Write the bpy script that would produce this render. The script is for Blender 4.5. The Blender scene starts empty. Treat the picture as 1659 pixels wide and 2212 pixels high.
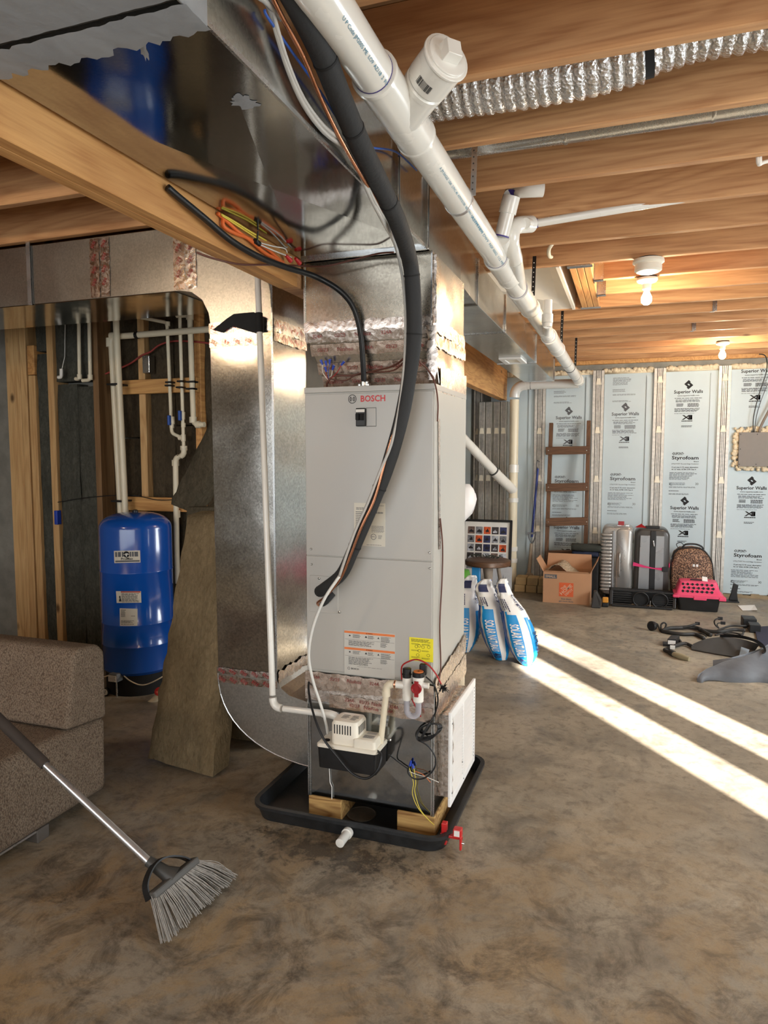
import bpy, bmesh, math, random
from mathutils import Vector, Matrix, Quaternion
random.seed(7)
S = bpy.context.scene
COL = S.collection
# ------------------------------------------------------------------ camera
IW, IH, FPX = 1659.0, 2212.0, 1507.0
PITCH, YAW, HCAM = math.radians(4.6), math.radians(19.4), 1.50
FWD = Vector((-math.sin(YAW) * math.cos(PITCH), math.cos(YAW) * math.cos(PITCH), -math.sin(PITCH)))
RGT = Vector((math.cos(YAW), math.sin(YAW), 0))
UPV = RGT.cross(FWD)
CAMO = Vector((0, 0, HCAM))
cd = bpy.data.cameras.new('camera')
cam = bpy.data.objects.new('camera', cd)
COL.objects.link(cam)
cam.matrix_world = Matrix((
    (RGT.x, UPV.x, -FWD.x, CAMO.x), (RGT.y, UPV.y, -FWD.y, CAMO.y),
    (RGT.z, UPV.z, -FWD.z, CAMO.z), (0, 0, 0, 1)))
cd.sensor_fit = 'HORIZONTAL'
cd.sensor_width = 36.0
cd.lens = FPX * 36.0 / IW
cd.clip_start = 0.02
S.camera = cam
# ------------------------------------------------------------------ colour, world, sun, daylight
S.view_settings.view_transform = 'Standard'
S.view_settings.look = 'None'
S.view_settings.gamma = 1.0
S.view_settings.use_curve_mapping = False
S.view_settings.exposure = 0.0
W = bpy.data.worlds.new('world')
S.world = W
W.use_nodes = True
wn = W.node_tree.nodes
wl = W.node_tree.links
sky = wn.new('ShaderNodeTexSky')
sky.sky_type = 'NISHITA'
sky.sun_disc = False
sky.sun_elevation = math.radians(20)
sky.sun_rotation = math.radians(143)
wl.new(sky.outputs[0], wn['Background'].inputs[0])
wn['Background'].inputs[1].default_value = 0.35
SUN_AZ = Vector((0.595, -0.803, 0)).normalized()
SUN_EL = math.radians(20.5)
sl = bpy.data.lights.new('sun', 'SUN')
sl.energy = 55.0
sl.angle = math.radians(0.6)
sl.color = (1.0, 0.95, 0.88)
so = bpy.data.objects.new('sun', sl)
COL.objects.link(so)
sd = SUN_AZ * math.cos(SUN_EL) + Vector((0, 0, math.sin(SUN_EL)))
so.rotation_euler = sd.to_track_quat('Z', 'Y').to_euler()
so.location = (6, -8, 6)


def area(name, loc, aim, sx, sy, watts, col):
    l = bpy.data.lights.new(name, 'AREA')
    l.shape = 'RECTANGLE'
    l.size = sx
    l.size_y = sy
    l.energy = watts
    l.color = col
    o = bpy.data.objects.new(name, l)
    COL.objects.link(o)
    o.location = loc
    o.rotation_euler = (Vector(loc) - Vector(aim)).to_track_quat('Z', 'Y').to_euler()
    return o


# added area lights standing in for daylight; no windows are modelled
area('daylight_fill_rear', (-1.3, -2.95, 1.45), (-1.3, 4.0, 1.25), 6.0, 1.9, 150, (0.93, 0.97, 1.0))
area('daylight_fill_right', (2.66, 2.3, 1.15), (-2.0, 3.6, 0.9), 2.4, 1.7, 120, (0.90, 0.96, 1.0))
area('daylight_fill_far_right', (2.66, 5.9, 1.5), (-1.0, 6.6, 1.0), 2.0, 1.2, 150, (0.92, 0.97, 1.0))
BULB_STRENGTH = 600.0
BULB_COLOUR = (1.0, 0.78, 0.53)


# ------------------------------------------------------------------ helpers
def at(x, y, X=None, Y=None, Z=None):
    """world point seen at photo pixel (x, y) on an axis plane"""
    d = RGT * ((x - IW / 2) / FPX) - UPV * ((y - IH / 2) / FPX) + FWD
    if X is not None:
        t = (X - CAMO.x) / d.x
    elif Y is not None:
        t = (Y - CAMO.y) / d.y
    else:
        t = (Z - CAMO.z) / d.z
    return CAMO + d * t


def tag(o, label=None, cat=None, group=None, kind=None):
    if label:
        o['label'] = label
    if cat:
        o['category'] = cat
    if group:
        o['group'] = group
    if kind:
        o['kind'] = kind
    return o


def wloc(o):
    v = Vector((0, 0, 0))
    while o is not None:
        v += o.location
        o = o.parent
    return v


def thing(name, label, cat, loc=(0, 0, 0), group=None, rot=None):
    o = bpy.data.objects.new(name, None)
    o.empty_display_size = 0.05
    COL.objects.link(o)
    o.location = loc
    if rot:
        o.rotation_euler = rot
    return tag(o, label, cat, group)


_tc = {}


def text_data(s, bold):
    k = (s, bold)
    if k not in _tc:
        c = bpy.data.curves.new('lettering', 'FONT')
        c.body = s
        c.size = 1.0
        c.resolution_u = 2
        c.offset = 0.022 if bold else 0.0
        o = bpy.data.objects.new('lettering', c)
        me = bpy.data.meshes.new_from_object(o)
        vs = [v.co.copy() for v in me.vertices]
        fs = [tuple(p.vertices) for p in me.polygons]
        bpy.data.objects.remove(o)
        bpy.data.curves.remove(c)
        bpy.data.meshes.remove(me)
        _tc[k] = (vs, fs)
    return _tc[k]


class MB:
    def __init__(self):
        self.v = []
        self.f = []
        self.m = []
        self.mi = 0

    def add(self, vs, fs):
        n = len(self.v)
        self.v += [Vector(p) for p in vs]
        self.f += [tuple(i + n for i in f) for f in fs]
        self.m += [self.mi] * len(fs)
        return self

    def mat(self, i):
        self.mi = i
        return self

    def box(self, x0, x1, y0, y1, z0, z1, M=None):
        vs = [(x, y, z) for z in (z0, z1) for y in (y0, y1) for x in (x0, x1)]
        if M is not None:
            vs = [M @ Vector(p) for p in vs]
        return self.add(vs, [(0, 2, 3, 1), (4, 5, 7, 6), (0, 1, 5, 4), (2, 6, 7, 3), (0, 4, 6, 2), (1, 3, 7, 5)])

    def bar(self, a, b, w, h, up=(0, 0, 1)):
        """box beam from a to b, w wide across, h along up"""
        a, b = Vector(a), Vector(b)
        d = (b - a).normalized()
        u = Vector(up)
        r = d.cross(u)
        if r.length < 1e-5:
            r = d.cross(Vector((1, 0, 0)))
        r.normalize()
        u = r.cross(d)
        vs = []
        for p in (a, b):
            for sx, sy in ((-1, -1), (1, -1), (1, 1), (-1, 1)):
                vs.append(p + r * sx * w / 2 + u * sy * h / 2)
        return self.add(vs, [(3, 2, 1, 0), (4, 5, 6, 7), (0, 1, 5, 4), (1, 2, 6, 5), (2, 3, 7, 6), (3, 0, 4, 7)])

    def quad(self, a, b, c, d):
        return self.add([a, b, c, d], [(0, 1, 2, 3)])

    def prism(self, poly, off):
        """extrude polygon (list of 3d points) by vector off"""
        n = len(poly)
        off = Vector(off)
        vs = [Vector(p) for p in poly] + [Vector(p) + off for p in poly]
        fs = [tuple(range(n))[::-1], tuple(range(n, 2 * n))]
        for i in range(n):
            j = (i + 1) % n
            fs.append((i, j, n + j, n + i))
        return self.add(vs, fs)

    def rings(self, rings, cap=True, closed=True):
        n = len(rings[0])
        vs = [p for r in rings for p in r]
        fs = []
        for k in range(len(rings) - 1):
            for i in range(n if closed else n - 1):
                j = (i + 1) % n
                fs.append((k * n + i, k * n + j, (k + 1) * n + j, (k + 1) * n + i))
        if cap:
            fs.append(tuple(range(n))[::-1])
            fs.append(tuple((len(rings) - 1) * n + i for i in range(n)))
        return self.add(vs, fs)

    def tube(self, pts, r, seg=8, cap=True, smooth=0):
        pts = [Vector(p) for p in pts]
        if smooth:
            pts = crom(pts, smooth)
        n = len(pts)
        rad = r if isinstance(r, (list, tuple)) else [r] * n
        if len(rad) != n:
            rad = [rad[min(len(rad) - 1, int(i * len(rad) / n))] for i in range(n)]
        t0 = (pts[1] - pts[0]).normalized()
        nn = t0.cross(Vector((0, 0, 1)))
        if nn.length < 1e-3:
            nn = t0.cross(Vector((1, 0, 0)))
        nn.normalize()
        rs = []
        for i, p in enumerate(pts):
            if i == 0:
                t = t0
            elif i == n - 1:
                t = (pts[i] - pts[i - 1]).normalized()
            else:
                a = (pts[i] - pts[i - 1]).normalized()
                b = (pts[i + 1] - pts[i]).normalized()
                t = a + b
                t = t.normalized() if t.length > 1e-4 else a
            nn = nn - t * nn.dot(t)
            nn.normalize()
            bb = t.cross(nn)
            rs.append([p + (nn * math.cos(2 * math.pi * k / seg) + bb * math.sin(2 * math.pi * k / seg)) * rad[i] for k in range(seg)])
        return self.rings(rs, cap)

    def cyl(self, a, b, r, seg=16, r2=None):
        return self.tube([a, b], [r, r if r2 is None else r2], seg)

    def lathe(self, c, prof, seg=24, axis='Z', cap=True):
        """prof: list of (radius, height) along axis from c"""
        c = Vector(c)
        if isinstance(axis, str):
            ax = {'X': Vector((1, 0, 0)), 'Y': Vector((0, 1, 0)), 'Z': Vector((0, 0, 1))}[axis]
        else:
            ax = Vector(axis).normalized()
        e1 = ax.cross(Vector((0, 0, 1)))
        if e1.length < 1e-3:
            e1 = Vector((1, 0, 0))
        e1.normalize()
        e2 = ax.cross(e1)
        rs = [[c + ax * h + (e1 * math.cos(2 * math.pi * k / seg) + e2 * math.sin(2 * math.pi * k / seg)) * r for k in range(seg)] for r, h in prof]
        return self.rings(rs, cap)

    def ball(self, c, rx, ry=None, rz=None, seg=12, rows=8):
        ry = rx if ry is None else ry
        rz = rx if rz is None else rz
        rs = []
        for i in range(rows + 1):
            a = math.pi * i / rows
            s = max(math.sin(a), 0.02)
            rs.append([(c[0] + rx * s * math.cos(2 * math.pi * k / seg), c[1] + ry * s * math.sin(2 * math.pi * k / seg), c[2] - rz * math.cos(a)) for k in range(seg)])
        return self.rings(rs)

    def text(self, s, o, r, u, width=None, height=None, align='c', bold=False, lift=0.0):
        """flat lettering; o = anchor (centre or left, vertical middle)"""
        vs, fs = text_data(s, bold)
        if not vs:
            return self
        x0, x1 = min(p.x for p in vs), max(p.x for p in vs)
        y0, y1 = min(p.y for p in vs), max(p.y for p in vs)
        sx = width / (x1 - x0) if width else None
        sy = height / (y1 - y0) if height else None
        sx = sx or sy
        sy = sy or sx
        r, u = Vector(r).normalized(), Vector(u).normalized()
        nrm = r.cross(u)
        o = Vector(o) + nrm * lift
        xc = (x0 + x1) / 2 if align == 'c' else x0
        yc = (y0 + y1) / 2
        return self.add([o + r * (p.x - xc) * sx + u * (p.y - yc) * sy for p in vs], fs)

    def rect(self, o, r, u, w, h, lift=0.0):
        r, u = Vector(r).normalized(), Vector(u).normalized()
        o = Vector(o) + r.cross(u) * lift
        return self.quad(o - r * w / 2 - u * h / 2, o + r * w / 2 - u * h / 2, o + r * w / 2 + u * h / 2, o - r * w / 2 + u * h / 2)

    def lines(self, o, r, u, w, h, n, rnd=0.35, thick=0.45, lift=0.0):
        """o = top-left corner; n bars standing for small print"""
        r, u = Vector(r).normalized(), Vector(u).normalized()
        o = Vector(o) + r.cross(u) * lift
        p = h / n
        for i in range(n):
            x = 0.0
            lw = w * (1 - random.random() * rnd)
            y = -(i + 0.5) * p
            while x < lw - 0.02 * w:
                ww = min(lw - x, w * random.uniform(0.06, 0.2))
                c = o + r * (x + ww / 2) + u * y
                self.rect(c, r, u, ww * 0.86, p * thick)
                x += ww
        return self

    def build(self, name, mats, parent=None, smooth=None, bev=0, seg=2, label=None, local=False, keep=False, sub=0):
        me = bpy.data.meshes.new(name)
        if parent is None and not local and self.v:
            org = Vector(((min(p.x for p in self.v) + max(p.x for p in self.v)) / 2, (min(p.y for p in self.v) + max(p.y for p in self.v)) / 2, min(p.z for p in self.v)))
        elif local or parent is None:
            org = Vector((0, 0, 0))
        else:
            org = wloc(parent)
        me.from_pydata([p - org for p in self.v], [], self.f)
        o = bpy.data.objects.new(name, me)
        COL.objects.link(o)
        if parent is None:
            o.location = org
        else:
            o.parent = parent
        if not isinstance(mats, (list, tuple)):
            mats = [mats]
        for m in mats:
            me.materials.append(m)
        me.polygons.foreach_set('material_index', self.m)
        if smooth is not None:
            me.polygons.foreach_set('use_smooth', [True] * len(me.polygons))
            if smooth < 180:
                me.set_sharp_from_angle(angle=math.radians(smooth))
        me.update()
        if bev:
            b = o.modifiers.new('bevel', 'BEVEL')
            b.width = bev
            b.segments = seg
            b.limit_method = 'ANGLE'
            b.angle_limit = math.radians(35)
        if sub:
            q = o.modifiers.new('subdivision', 'SUBSURF')
            q.levels = sub
            q.render_levels = sub
        if label:
            o['label'] = label
        return o


def crom(P, k):
    out = []
    n = len(P)
    for i in range(n - 1):
        p0, p1, p2, p3 = P[max(i - 1, 0)], P[i], P[i + 1], P[min(i + 2, n - 1)]
        for j in range(k):
            t = j / k
            out.append(0.5 * ((2 * p1) + (p2 - p0) * t + (2 * p0 - 5 * p1 + 4 * p2 - p3) * t * t + (3 * p1 - p0 - 3 * p2 + p3) * t ** 3))
    out.append(P[-1].copy())
    return out


def arc_pts(a, corner, b, r, n=6):
    """polyline a-corner-b with the corner rounded by radius r"""
    a, c, b = Vector(a), Vector(corner), Vector(b)
    d1, d2 = (a - c).normalized(), (b - c).normalized()
    out = []
    for i in range(n + 1):
        t = i / n
        out.append((c + d1 * r) * (1 - t) ** 2 + c * 2 * t * (1 - t) + (c + d2 * r) * t * t)
    return out


def copy_tree(o, parent=None):
    c = o.copy()
    COL.objects.link(c)
    if parent is not None:
        c.parent = parent
    for ch in list(o.children):
        copy_tree(ch, c)
    return c


XA, YA, ZA = Vector((1, 0, 0)), Vector((0, 1, 0)), Vector((0, 0, 1))


# ------------------------------------------------------------------ materials
def lin(c):
    return tuple(((x / 255.0) / 12.92 if x / 255.0 <= 0.04045 else ((x / 255.0 + 0.055) / 1.055) ** 2.4) for x in c) + (1,)


class NT:
    def __init__(self, name):
        self.mat = bpy.data.materials.new(name)
        self.mat.use_nodes = True
        self.t = self.mat.node_tree
        self.b = self.t.nodes['Principled BSDF']

    def n(self, typ, **k):
        nd = self.t.nodes.new(typ)
        for a, v in k.items():
            if a.startswith('i_'):
                nd.inputs[a[2:].replace('_', ' ')].default_value = v
            else:
                setattr(nd, a, v)
        return nd

    def l(self, a, b):
        self.t.links.new(a, b)

    def coords(self, scale=(1, 1, 1), rnd=True):
        tc = self.n('ShaderNodeTexCoord')
        mp = self.n('ShaderNodeMapping')
        mp.inputs['Scale'].default_value = scale
        if rnd:
            oi = self.n('ShaderNodeObjectInfo')
            mul = self.n('ShaderNodeMath', operation='MULTIPLY')
            mul.inputs[1].default_value = 37.0
            self.l(oi.outputs['Random'], mul.inputs[0])
            ad = self.n('ShaderNodeVectorMath', operation='ADD')
            self.l(tc.outputs['Object'], ad.inputs[0])
            self.l(mul.outputs[0], ad.inputs[1])
            self.l(ad.outputs[0], mp.inputs['Vector'])
        else:
            self.l(tc.outputs['Object'], mp.inputs['Vector'])
        return mp.outputs[0]

    def noise(self, vec, scale, detail=4, rough=0.55, dist=0.0):
        nd = self.n('ShaderNodeTexNoise')
        nd.inputs['Scale'].default_value = scale
        nd.inputs['Detail'].default_value = detail
        nd.inputs['Roughness'].default_value = rough
        nd.inputs['Distortion'].default_value = dist
        self.l(vec, nd.inputs['Vector'])
        return nd.outputs[0]

    def ramp(self, fac, stops):
        r = self.n('ShaderNodeValToRGB')
        el = r.color_ramp.elements
        while len(el) > 1:
            el.remove(el[-1])
        el[0].position = stops[0][0]
        el[0].color = stops[0][1]
        for p, c in stops[1:]:
            e = el.new(p)
            e.color = c
        self.l(fac, r.inputs[0])
        return r.outputs[0]

    def vramp(self, fac, a, b, p0=0.3, p1=0.7):
        m = self.n('ShaderNodeMapRange')
        m.inputs[1].default_value = p0
        m.inputs[2].default_value = p1
        m.inputs[3].default_value = a
        m.inputs[4].default_value = b
        self.l(fac, m.inputs[0])
        return m.outputs[0]

    def mix(self, fac, a, b, mode='MIX'):
        m = self.n('ShaderNodeMix', data_type='RGBA', blend_type=mode)
        for sock, v in ((m.inputs[0], fac), (m.inputs[6], a), (m.inputs[7], b)):
            if isinstance(v, (int, float, tuple)):
                sock.default_value = v
            else:
                self.l(v, sock)
        return m.outputs[2]

    def set(self, name, v):
        s = self.b.inputs[name]
        if isinstance(v, (int, float, tuple)):
            s.default_value = v
        else:
            self.l(v, s)

    def bump(self, h, strength=0.3, dist=0.01, prev=None):
        b = self.n('ShaderNodeBump')
        b.inputs['Strength'].default_value = strength
        b.inputs['Distance'].default_value = dist
        self.l(h, b.inputs['Height'])
        if prev is not None:
            self.l(prev, b.inputs['Normal'])
        self.l(b.outputs[0], self.b.inputs['Normal'])
        return b.outputs[0]


def plain(name, c, rough=0.5, metal=0.0, var=0.12, vs=9.0, bump=0.0, bs=60.0, coat=0.0, sss=0.0):
    t = NT(name)
    v = t.coords()
    n = t.noise(v, vs)
    base = lin(c)
    dk = tuple(x * (1 - var) for x in base[:3]) + (1,)
    lt = tuple(min(1, x * (1 + var)) for x in base[:3]) + (1,)
    t.set('Base Color', t.ramp(n, [(0.3, dk), (0.7, lt)]))
    t.set('Roughness', t.vramp(n, max(rough - 0.06, 0.02), min(rough + 0.06, 1)))
    t.set('Metallic', metal)
    if coat:
        t.set('Coat Weight', coat)
        t.set('Coat Roughness', 0.08)
    if bump:
        t.bump(t.noise(v, bs, 3), bump, 0.004)
    return t.mat


def wood(name, axis, light, dark, scale=1.0, rough=0.6, knots=True, contrast=1.0):
    t = NT(name)
    st = [26.0 * scale, 26.0 * scale, 26.0 * scale]
    st[axis] = 1.3 * scale
    v = t.coords(tuple(st))
    big = [5.0 * scale, 5.0 * scale, 5.0 * scale]
    big[axis] = 0.55 * scale
    v2 = t.coords(tuple(big))
    g = t.noise(v2, 1.0, 3, 0.5, 0.6)
    rg = t.n('ShaderNodeMath', operation='MULTIPLY')
    t.l(g, rg.inputs[0])
    rg.inputs[1].default_value = 62.0
    sn = t.n('ShaderNodeMath', operation='SINE')
    t.l(rg.outputs[0], sn.inputs[0])
    ring = t.vramp(sn.outputs[0], 0.0, 1.0, -1.0, 1.0)
    fine = t.noise(v, 3.2, 4, 0.6)
    L, D = lin(light), lin(dark)
    c1 = t.ramp(ring, [(0.0, L), (0.75, tuple(L[i] * 0.45 + D[i] * 0.55 for i in range(3)) + (1,)), (1.0, D)])
    M = tuple(L[i] * 0.62 + D[i] * 0.38 for i in range(3)) + (1,)
    c2 = t.ramp(fine, [(0.3, D), (0.5, M), (0.72, L)])
    c = t.mix(0.42 * contrast, c2, c1)
    big2 = t.noise(v2, 0.7, 2)
    c = t.mix(t.vramp(big2, 0.0, 0.35, 0.35, 0.75), c, D)
    if knots:
        k3 = [3.4, 3.4, 3.4]
        k3[axis] = 1.9
        vk = t.coords(tuple(k3))
        vo = t.n('ShaderNodeTexVoronoi', feature='F1')
        vo.inputs['Scale'].default_value = 1.0
        t.l(vk, vo.inputs['Vector'])
        kd = t.vramp(vo.outputs['Distance'], 1.0, 0.0, 0.03, 0.085)
        c = t.mix(kd, c, tuple(x * 0.30 for x in D[:3]) + (1,))
    t.set('Base Color', c)
    t.set('Roughness', rough)
    t.bump(fine, 0.12, 0.004)
    return t.mat


def galv(name, tone=(168, 168, 164), r0=0.16, r1=0.42, spangle=0.5, wob=0.35, scratch=0.3):
    t = NT(name)
    v = t.coords()
    vo = t.n('ShaderNodeTexVoronoi', feature='F1')
    vo.inputs['Scale'].default_value = 130.0
    t.l(v, vo.inputs['Vector'])
    n = t.noise(v, 3.0, 5, 0.6, 0.5)
    sp = t.noise(v, 220.0, 2)
    B = lin(tone)
    base = t.ramp(vo.outputs['Color'], [(0.0, tuple(x * (1 - 0.35 * spangle) for x in B[:3]) + (1,)), (1.0, tuple(min(1, x * (1 + 0.25 * spangle)) for x in B[:3]) + (1,))])
    base = t.mix(t.vramp(n, 0.0, 0.25, 0.45, 0.8), base, tuple(x * 0.82 for x in B[:3]) + (1,))
    if scratch:
        vs = t.coords((14, 2.2, 5))
        sc = t.noise(vs, 6.0, 6, 0.75, 1.5)
        base = t.mix(t.vramp(sc, 0.0, scratch, 0.66, 0.74), base, (0.75, 0.76, 0.76, 1))
    t.set('Base Color', base)
    t.set('Metallic', 1.0)
    ro = t.mix(0.3, n, sp)
    t.set('Roughness', t.vramp(ro, r0, r1, 0.3, 0.75))
    low = t.noise(v, 2.2, 2, 0.5)
    b = t.bump(low, wob, 0.03)
    t.bump(sp, 0.05 * spangle * 2, 0.001, b)
    return t.mat


def foil(name, tone, crumple=0.6, scale=26.0, rough=0.22, metal=1.0, bd=0.0035):
    t = NT(name)
    v = t.coords()
    vo = t.n('ShaderNodeTexVoronoi', feature='F1')
    vo.inputs['Scale'].default_value = scale
    n = t.noise(v, scale * 0.5, 5, 0.7, 2.0)
    t.l(v, vo.inputs['Vector'])
    B = lin(tone)
    t.set('Base Color', t.ramp(n, [(0.3, tuple(x * 0.88 for x in B[:3]) + (1,)), (0.7, B)]))
    t.set('Metallic', metal)
    t.set('Roughness', t.vramp(n, rough * 0.6, rough * 1.5))
    b = t.bump(vo.outputs['Distance'], crumple, bd)
    t.bump(n, crumple, bd * .8, b)
    return t.mat


def wool(name, c1, c2, scale=60.0, bump=0.9):
    t = NT(name)
    v = t.coords((1.0, 1.0, 0.45))
    n = t.noise(v, scale, 6, 0.75, 0.8)
    m = t.noise(v, 7.0, 4, 0.6)
    c = t.ramp(n, [(0.25, lin(c1)), (0.75, lin(c2))])
    c = t.mix(t.vramp(m, 0.0, 0.5, 0.35, 0.75), c, tuple(x * 0.45 for x in lin(c1)[:3]) + (1,))
    t.set('Base Color', c)
    t.set('Roughness', 1.0)
    t.set('Specular IOR Level', 0.1)
    b = t.bump(m, 0.6, 0.03)
    t.bump(n, bump, 0.012, b)
    return t.mat


def emit(name, col, s):
    t = NT(name)
    t.set('Base Color', (1, 1, 1, 1))
    t.set('Emission Color', tuple(col) + (1,))
    t.set('Emission Strength', s)
    return t.mat


def concrete():
    t = NT('concrete_floor')
    v = t.coords((1, 1, 1), rnd=False)
    vst = t.coords((1.0, 1.0, 1.0), rnd=False)
    a = t.noise(v, 1.1, 8, 0.68, 0.4)
    b = t.noise(v, 3.6, 8, 0.68, 0.5)
    c = t.noise(v, 17.0, 6, 0.7, 0.3)
    d = t.noise(v, 150.0, 3, 0.6)
    col = t.ramp(a, [(0.28, lin((112, 104, 92))), (0.46, lin((148, 137, 119))), (0.62, lin((170, 157, 136))), (0.78, lin((162, 155, 143)))])
    col = t.mix(t.vramp(b, 0.0, 0.85, 0.50, 0.70), col, lin((92, 86, 77)))
    col = t.mix(t.vramp(c, 0.0, 0.6, 0.50, 0.68), col, lin((84, 76, 66)))
    # rusty, sandy water stains round the drip pan and in the foreground
    tc = t.n('ShaderNodeTexCoord')
    sep = t.n('ShaderNodeSeparateXYZ')
    t.l(tc.outputs['Object'], sep.inputs[0])
    yy = t.vramp(sep.outputs['Y'], 1.0, 0.0, 1.8, 3.6)
    st = t.noise(v, 2.6, 10, 0.72, 0.8)
    sf = t.n('ShaderNodeMath', operation='MULTIPLY')
    t.l(t.vramp(st, 0.0, 0.75, 0.44, 0.60), sf.inputs[0])
    t.l(yy, sf.inputs[1])
    col = t.mix(sf.outputs[0], col, lin((158, 130, 90)))
    st2 = t.noise(v, 6.0, 10, 0.76, 0.6)
    sf2 = t.n('ShaderNodeMath', operation='MULTIPLY')
    t.l(t.vramp(st2, 0.0, 0.75, 0.48, 0.62), sf2.inputs[0])
    t.l(yy, sf2.inputs[1])
    col = t.mix(sf2.outputs[0], col, lin((66, 54, 42)))
    # damp patch in front of the drip pan
    dv = t.n('ShaderNodeVectorMath', operation='SUBTRACT')
    t.l(tc.outputs['Object'], dv.inputs[0])
    dv.inputs[1].default_value = (-1.02, 2.33, 0)
    ds = t.n('ShaderNodeVectorMath', operation='MULTIPLY')
    t.l(dv.outputs[0], ds.inputs[0])
    ds.inputs[1].default_value = (2.4, 7.0, 1)
    dl = t.n('ShaderNodeVectorMath', operation='LENGTH')
    t.l(ds.outputs[0], dl.inputs[0])
    da = t.n('ShaderNodeMath', operation='ADD')
    t.l(dl.outputs['Value'], da.inputs[0])
    t.l(t.vramp(c, -0.7, 0.7, 0.35, 0.65), da.inputs[1])
    col = t.mix(t.vramp(da.outputs[0], 0.8, 0.0, 0.25, 1.05), col, lin((52, 45, 38)))
    col = t.mix(t.vramp(d, 0.0, 0.3, 0.45, 0.7), col, lin((120, 108, 92)))
    t.set('Base Color', col)
    t.set('Roughness', t.vramp(b, 0.62, 0.36, 0.35, 0.7))
    t.set('Specular IOR Level', 0.4)
    bb = t.bump(c, 0.10, 0.01)
    t.bump(d, 0.12, 0.002, bb)
    return t.mat


WOODC = ((205, 150, 98), (150, 92, 52))
M = {}
M['joist'] = wood('fir_joist', 0, (214, 166, 116), (164, 112, 70))
M['joist_pale'] = wood('fir_joist_edge', 0, (222, 182, 128), (178, 128, 80))
M['beam'] = wood('fir_beam', 1, (222, 170, 106), (172, 116, 62))
M['stud'] = wood('pine_stud', 2, (222, 186, 132), (178, 134, 84))
M['blocking'] = wood('pine_blocking', 0, (224, 178, 112), (182, 128, 72))
M['pt'] = wood('treated_pine', 0, (206, 168, 104), (122, 80, 38), 1.8, 0.7, True, 1.6)
M['oldwood'] = wood('old_brown_timber', 2, (120, 84, 56), (74, 48, 30), 1.4)
M['oldrung'] = wood('old_brown_rung', 0, (120, 84, 56), (74, 48, 30), 1.4)
M['osb'] = wood('subfloor_sheathing', 0, (178, 136, 92), (120, 86, 54), 0.7)
M['floor'] = concrete()
M['galv'] = galv('galvanised_sheet', (190, 190, 186), 0.13, 0.32, 0.4, 0.3, 0.3)
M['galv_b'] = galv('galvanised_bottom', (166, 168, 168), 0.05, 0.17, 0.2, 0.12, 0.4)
M['galv_r'] = galv('galvanised_spangled', (196, 194, 188), 0.09, 0.22, 0.8, 0.2, 0.15)
M['galv_edge'] = galv('galvanised_edge', (196, 198, 198), 0.2, 0.35, 0.2, 0.0, 0.0)
M['foil'] = foil('foil_tape', (212, 194, 180), 0.22, 40.0, 0.26)
M['foil2'] = foil('foil_tape_bright', (222, 212, 204), 0.28, 48.0, 0.26)
M['flex'] = foil('flex_duct_foil', (228, 228, 228), 0.55, 95.0, 0.2, 1.0, 0.008)
M['mastic'] = plain('grey_duct_mastic', (146, 149, 152), 0.75, 0, 0.14, 5, 0.5, 30)
M['paint'] = plain('grey_enamel', (176, 174, 168), 0.34, 0.0, 0.02, 3, 0.03, 300)
M['paint_side'] = plain('pale_grey_enamel', (182, 180, 172), 0.36, 0.0, 0.02, 3)
M['seam'] = plain('dark_seam', (70, 70, 68), 0.7)
M['black'] = plain('black_plastic', (20, 20, 21), 0.45, 0, 0.2, 20, 0.1, 150)
M['black_m'] = plain('matt_black', (14, 14, 15), 0.8, 0, 0.2, 20)
M['ink'] = plain('black_ink', (34, 34, 36), 0.8, 0, 0.05)
M['ink2'] = plain('grey_ink', (92, 94, 98), 0.8, 0, 0.05)
M['ink_red'] = plain('red_ink', (164, 40, 46), 0.7, 0, 0.05)
M['ink_tape'] = plain('tape_red_ink', (142, 66, 62), 0.5, 0.3, 0.1)
M['ink_blue'] = plain('blue_pipe_ink', (70, 140, 168), 0.6, 0, 0.1)
M['logo_red'] = plain('brand_red', (196, 24, 30), 0.4, 0, 0.02)
M['label'] = plain('paper_label', (232, 230, 224), 0.6, 0, 0.03)
M['label_grey'] = plain('silver_label', (196, 194, 186), 0.4, 0, 0.03)
M['label_tan'] = plain('cream_label', (206, 200, 184), 0.45, 0, 0.03)
M['orange'] = plain('orange_stripe', (222, 122, 62), 0.5, 0, 0.03)
M['yellow'] = plain('yellow_label', (238, 226, 36), 0.5, 0, 0.03)
M['pvc'] = plain('white_pvc', (232, 230, 222), 0.24, 0, 0.03, 4, 0, 0, 0.3)
M['pvc_y'] = plain('cream_pvc', (228, 218, 192), 0.35, 0, 0.05, 4)
M['pvc_stain'] = plain('stained_pvc', (222, 212, 188), 0.35, 0, 0.10, 6)
M['primer'] = plain('purple_primer', (66, 54, 128), 0.5, 0, 0.2, 20)
M['rubber'] = plain('black_foam_insulation', (38, 39, 40), 0.78, 0, 0.2, 14, 0.3, 80)
M['copper'] = plain('copper', (204, 144, 112), 0.28, 1.0, 0.15, 10)
M['tubing'] = plain('milky_tubing', (214, 214, 208), 0.3, 0, 0.03)
M['cable'] = plain('black_cable', (26, 28, 30), 0.42, 0, 0.15, 20)
M['brown_wire'] = plain('brown_wire', (92, 54, 42), 0.5, 0, 0.1)
M['blue_wire'] = plain('blue_wire', (40, 84, 168), 0.45, 0, 0.1)
M['orange_cable'] = plain('orange_cable', (226, 110, 50), 0.5, 0, 0.08)
M['yellow_wire'] = plain('yellow_wire', (226, 206, 80), 0.5, 0, 0.08)
M['white_wire'] = plain('white_wire', (226, 222, 212), 0.5, 0, 0.05)
M['red_wire'] = plain('red_wire', (168, 30, 30), 0.5, 0, 0.05)
M['blue_nut'] = plain('blue_wire_nut', (40, 70, 176), 0.4, 0, 0.1)
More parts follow.
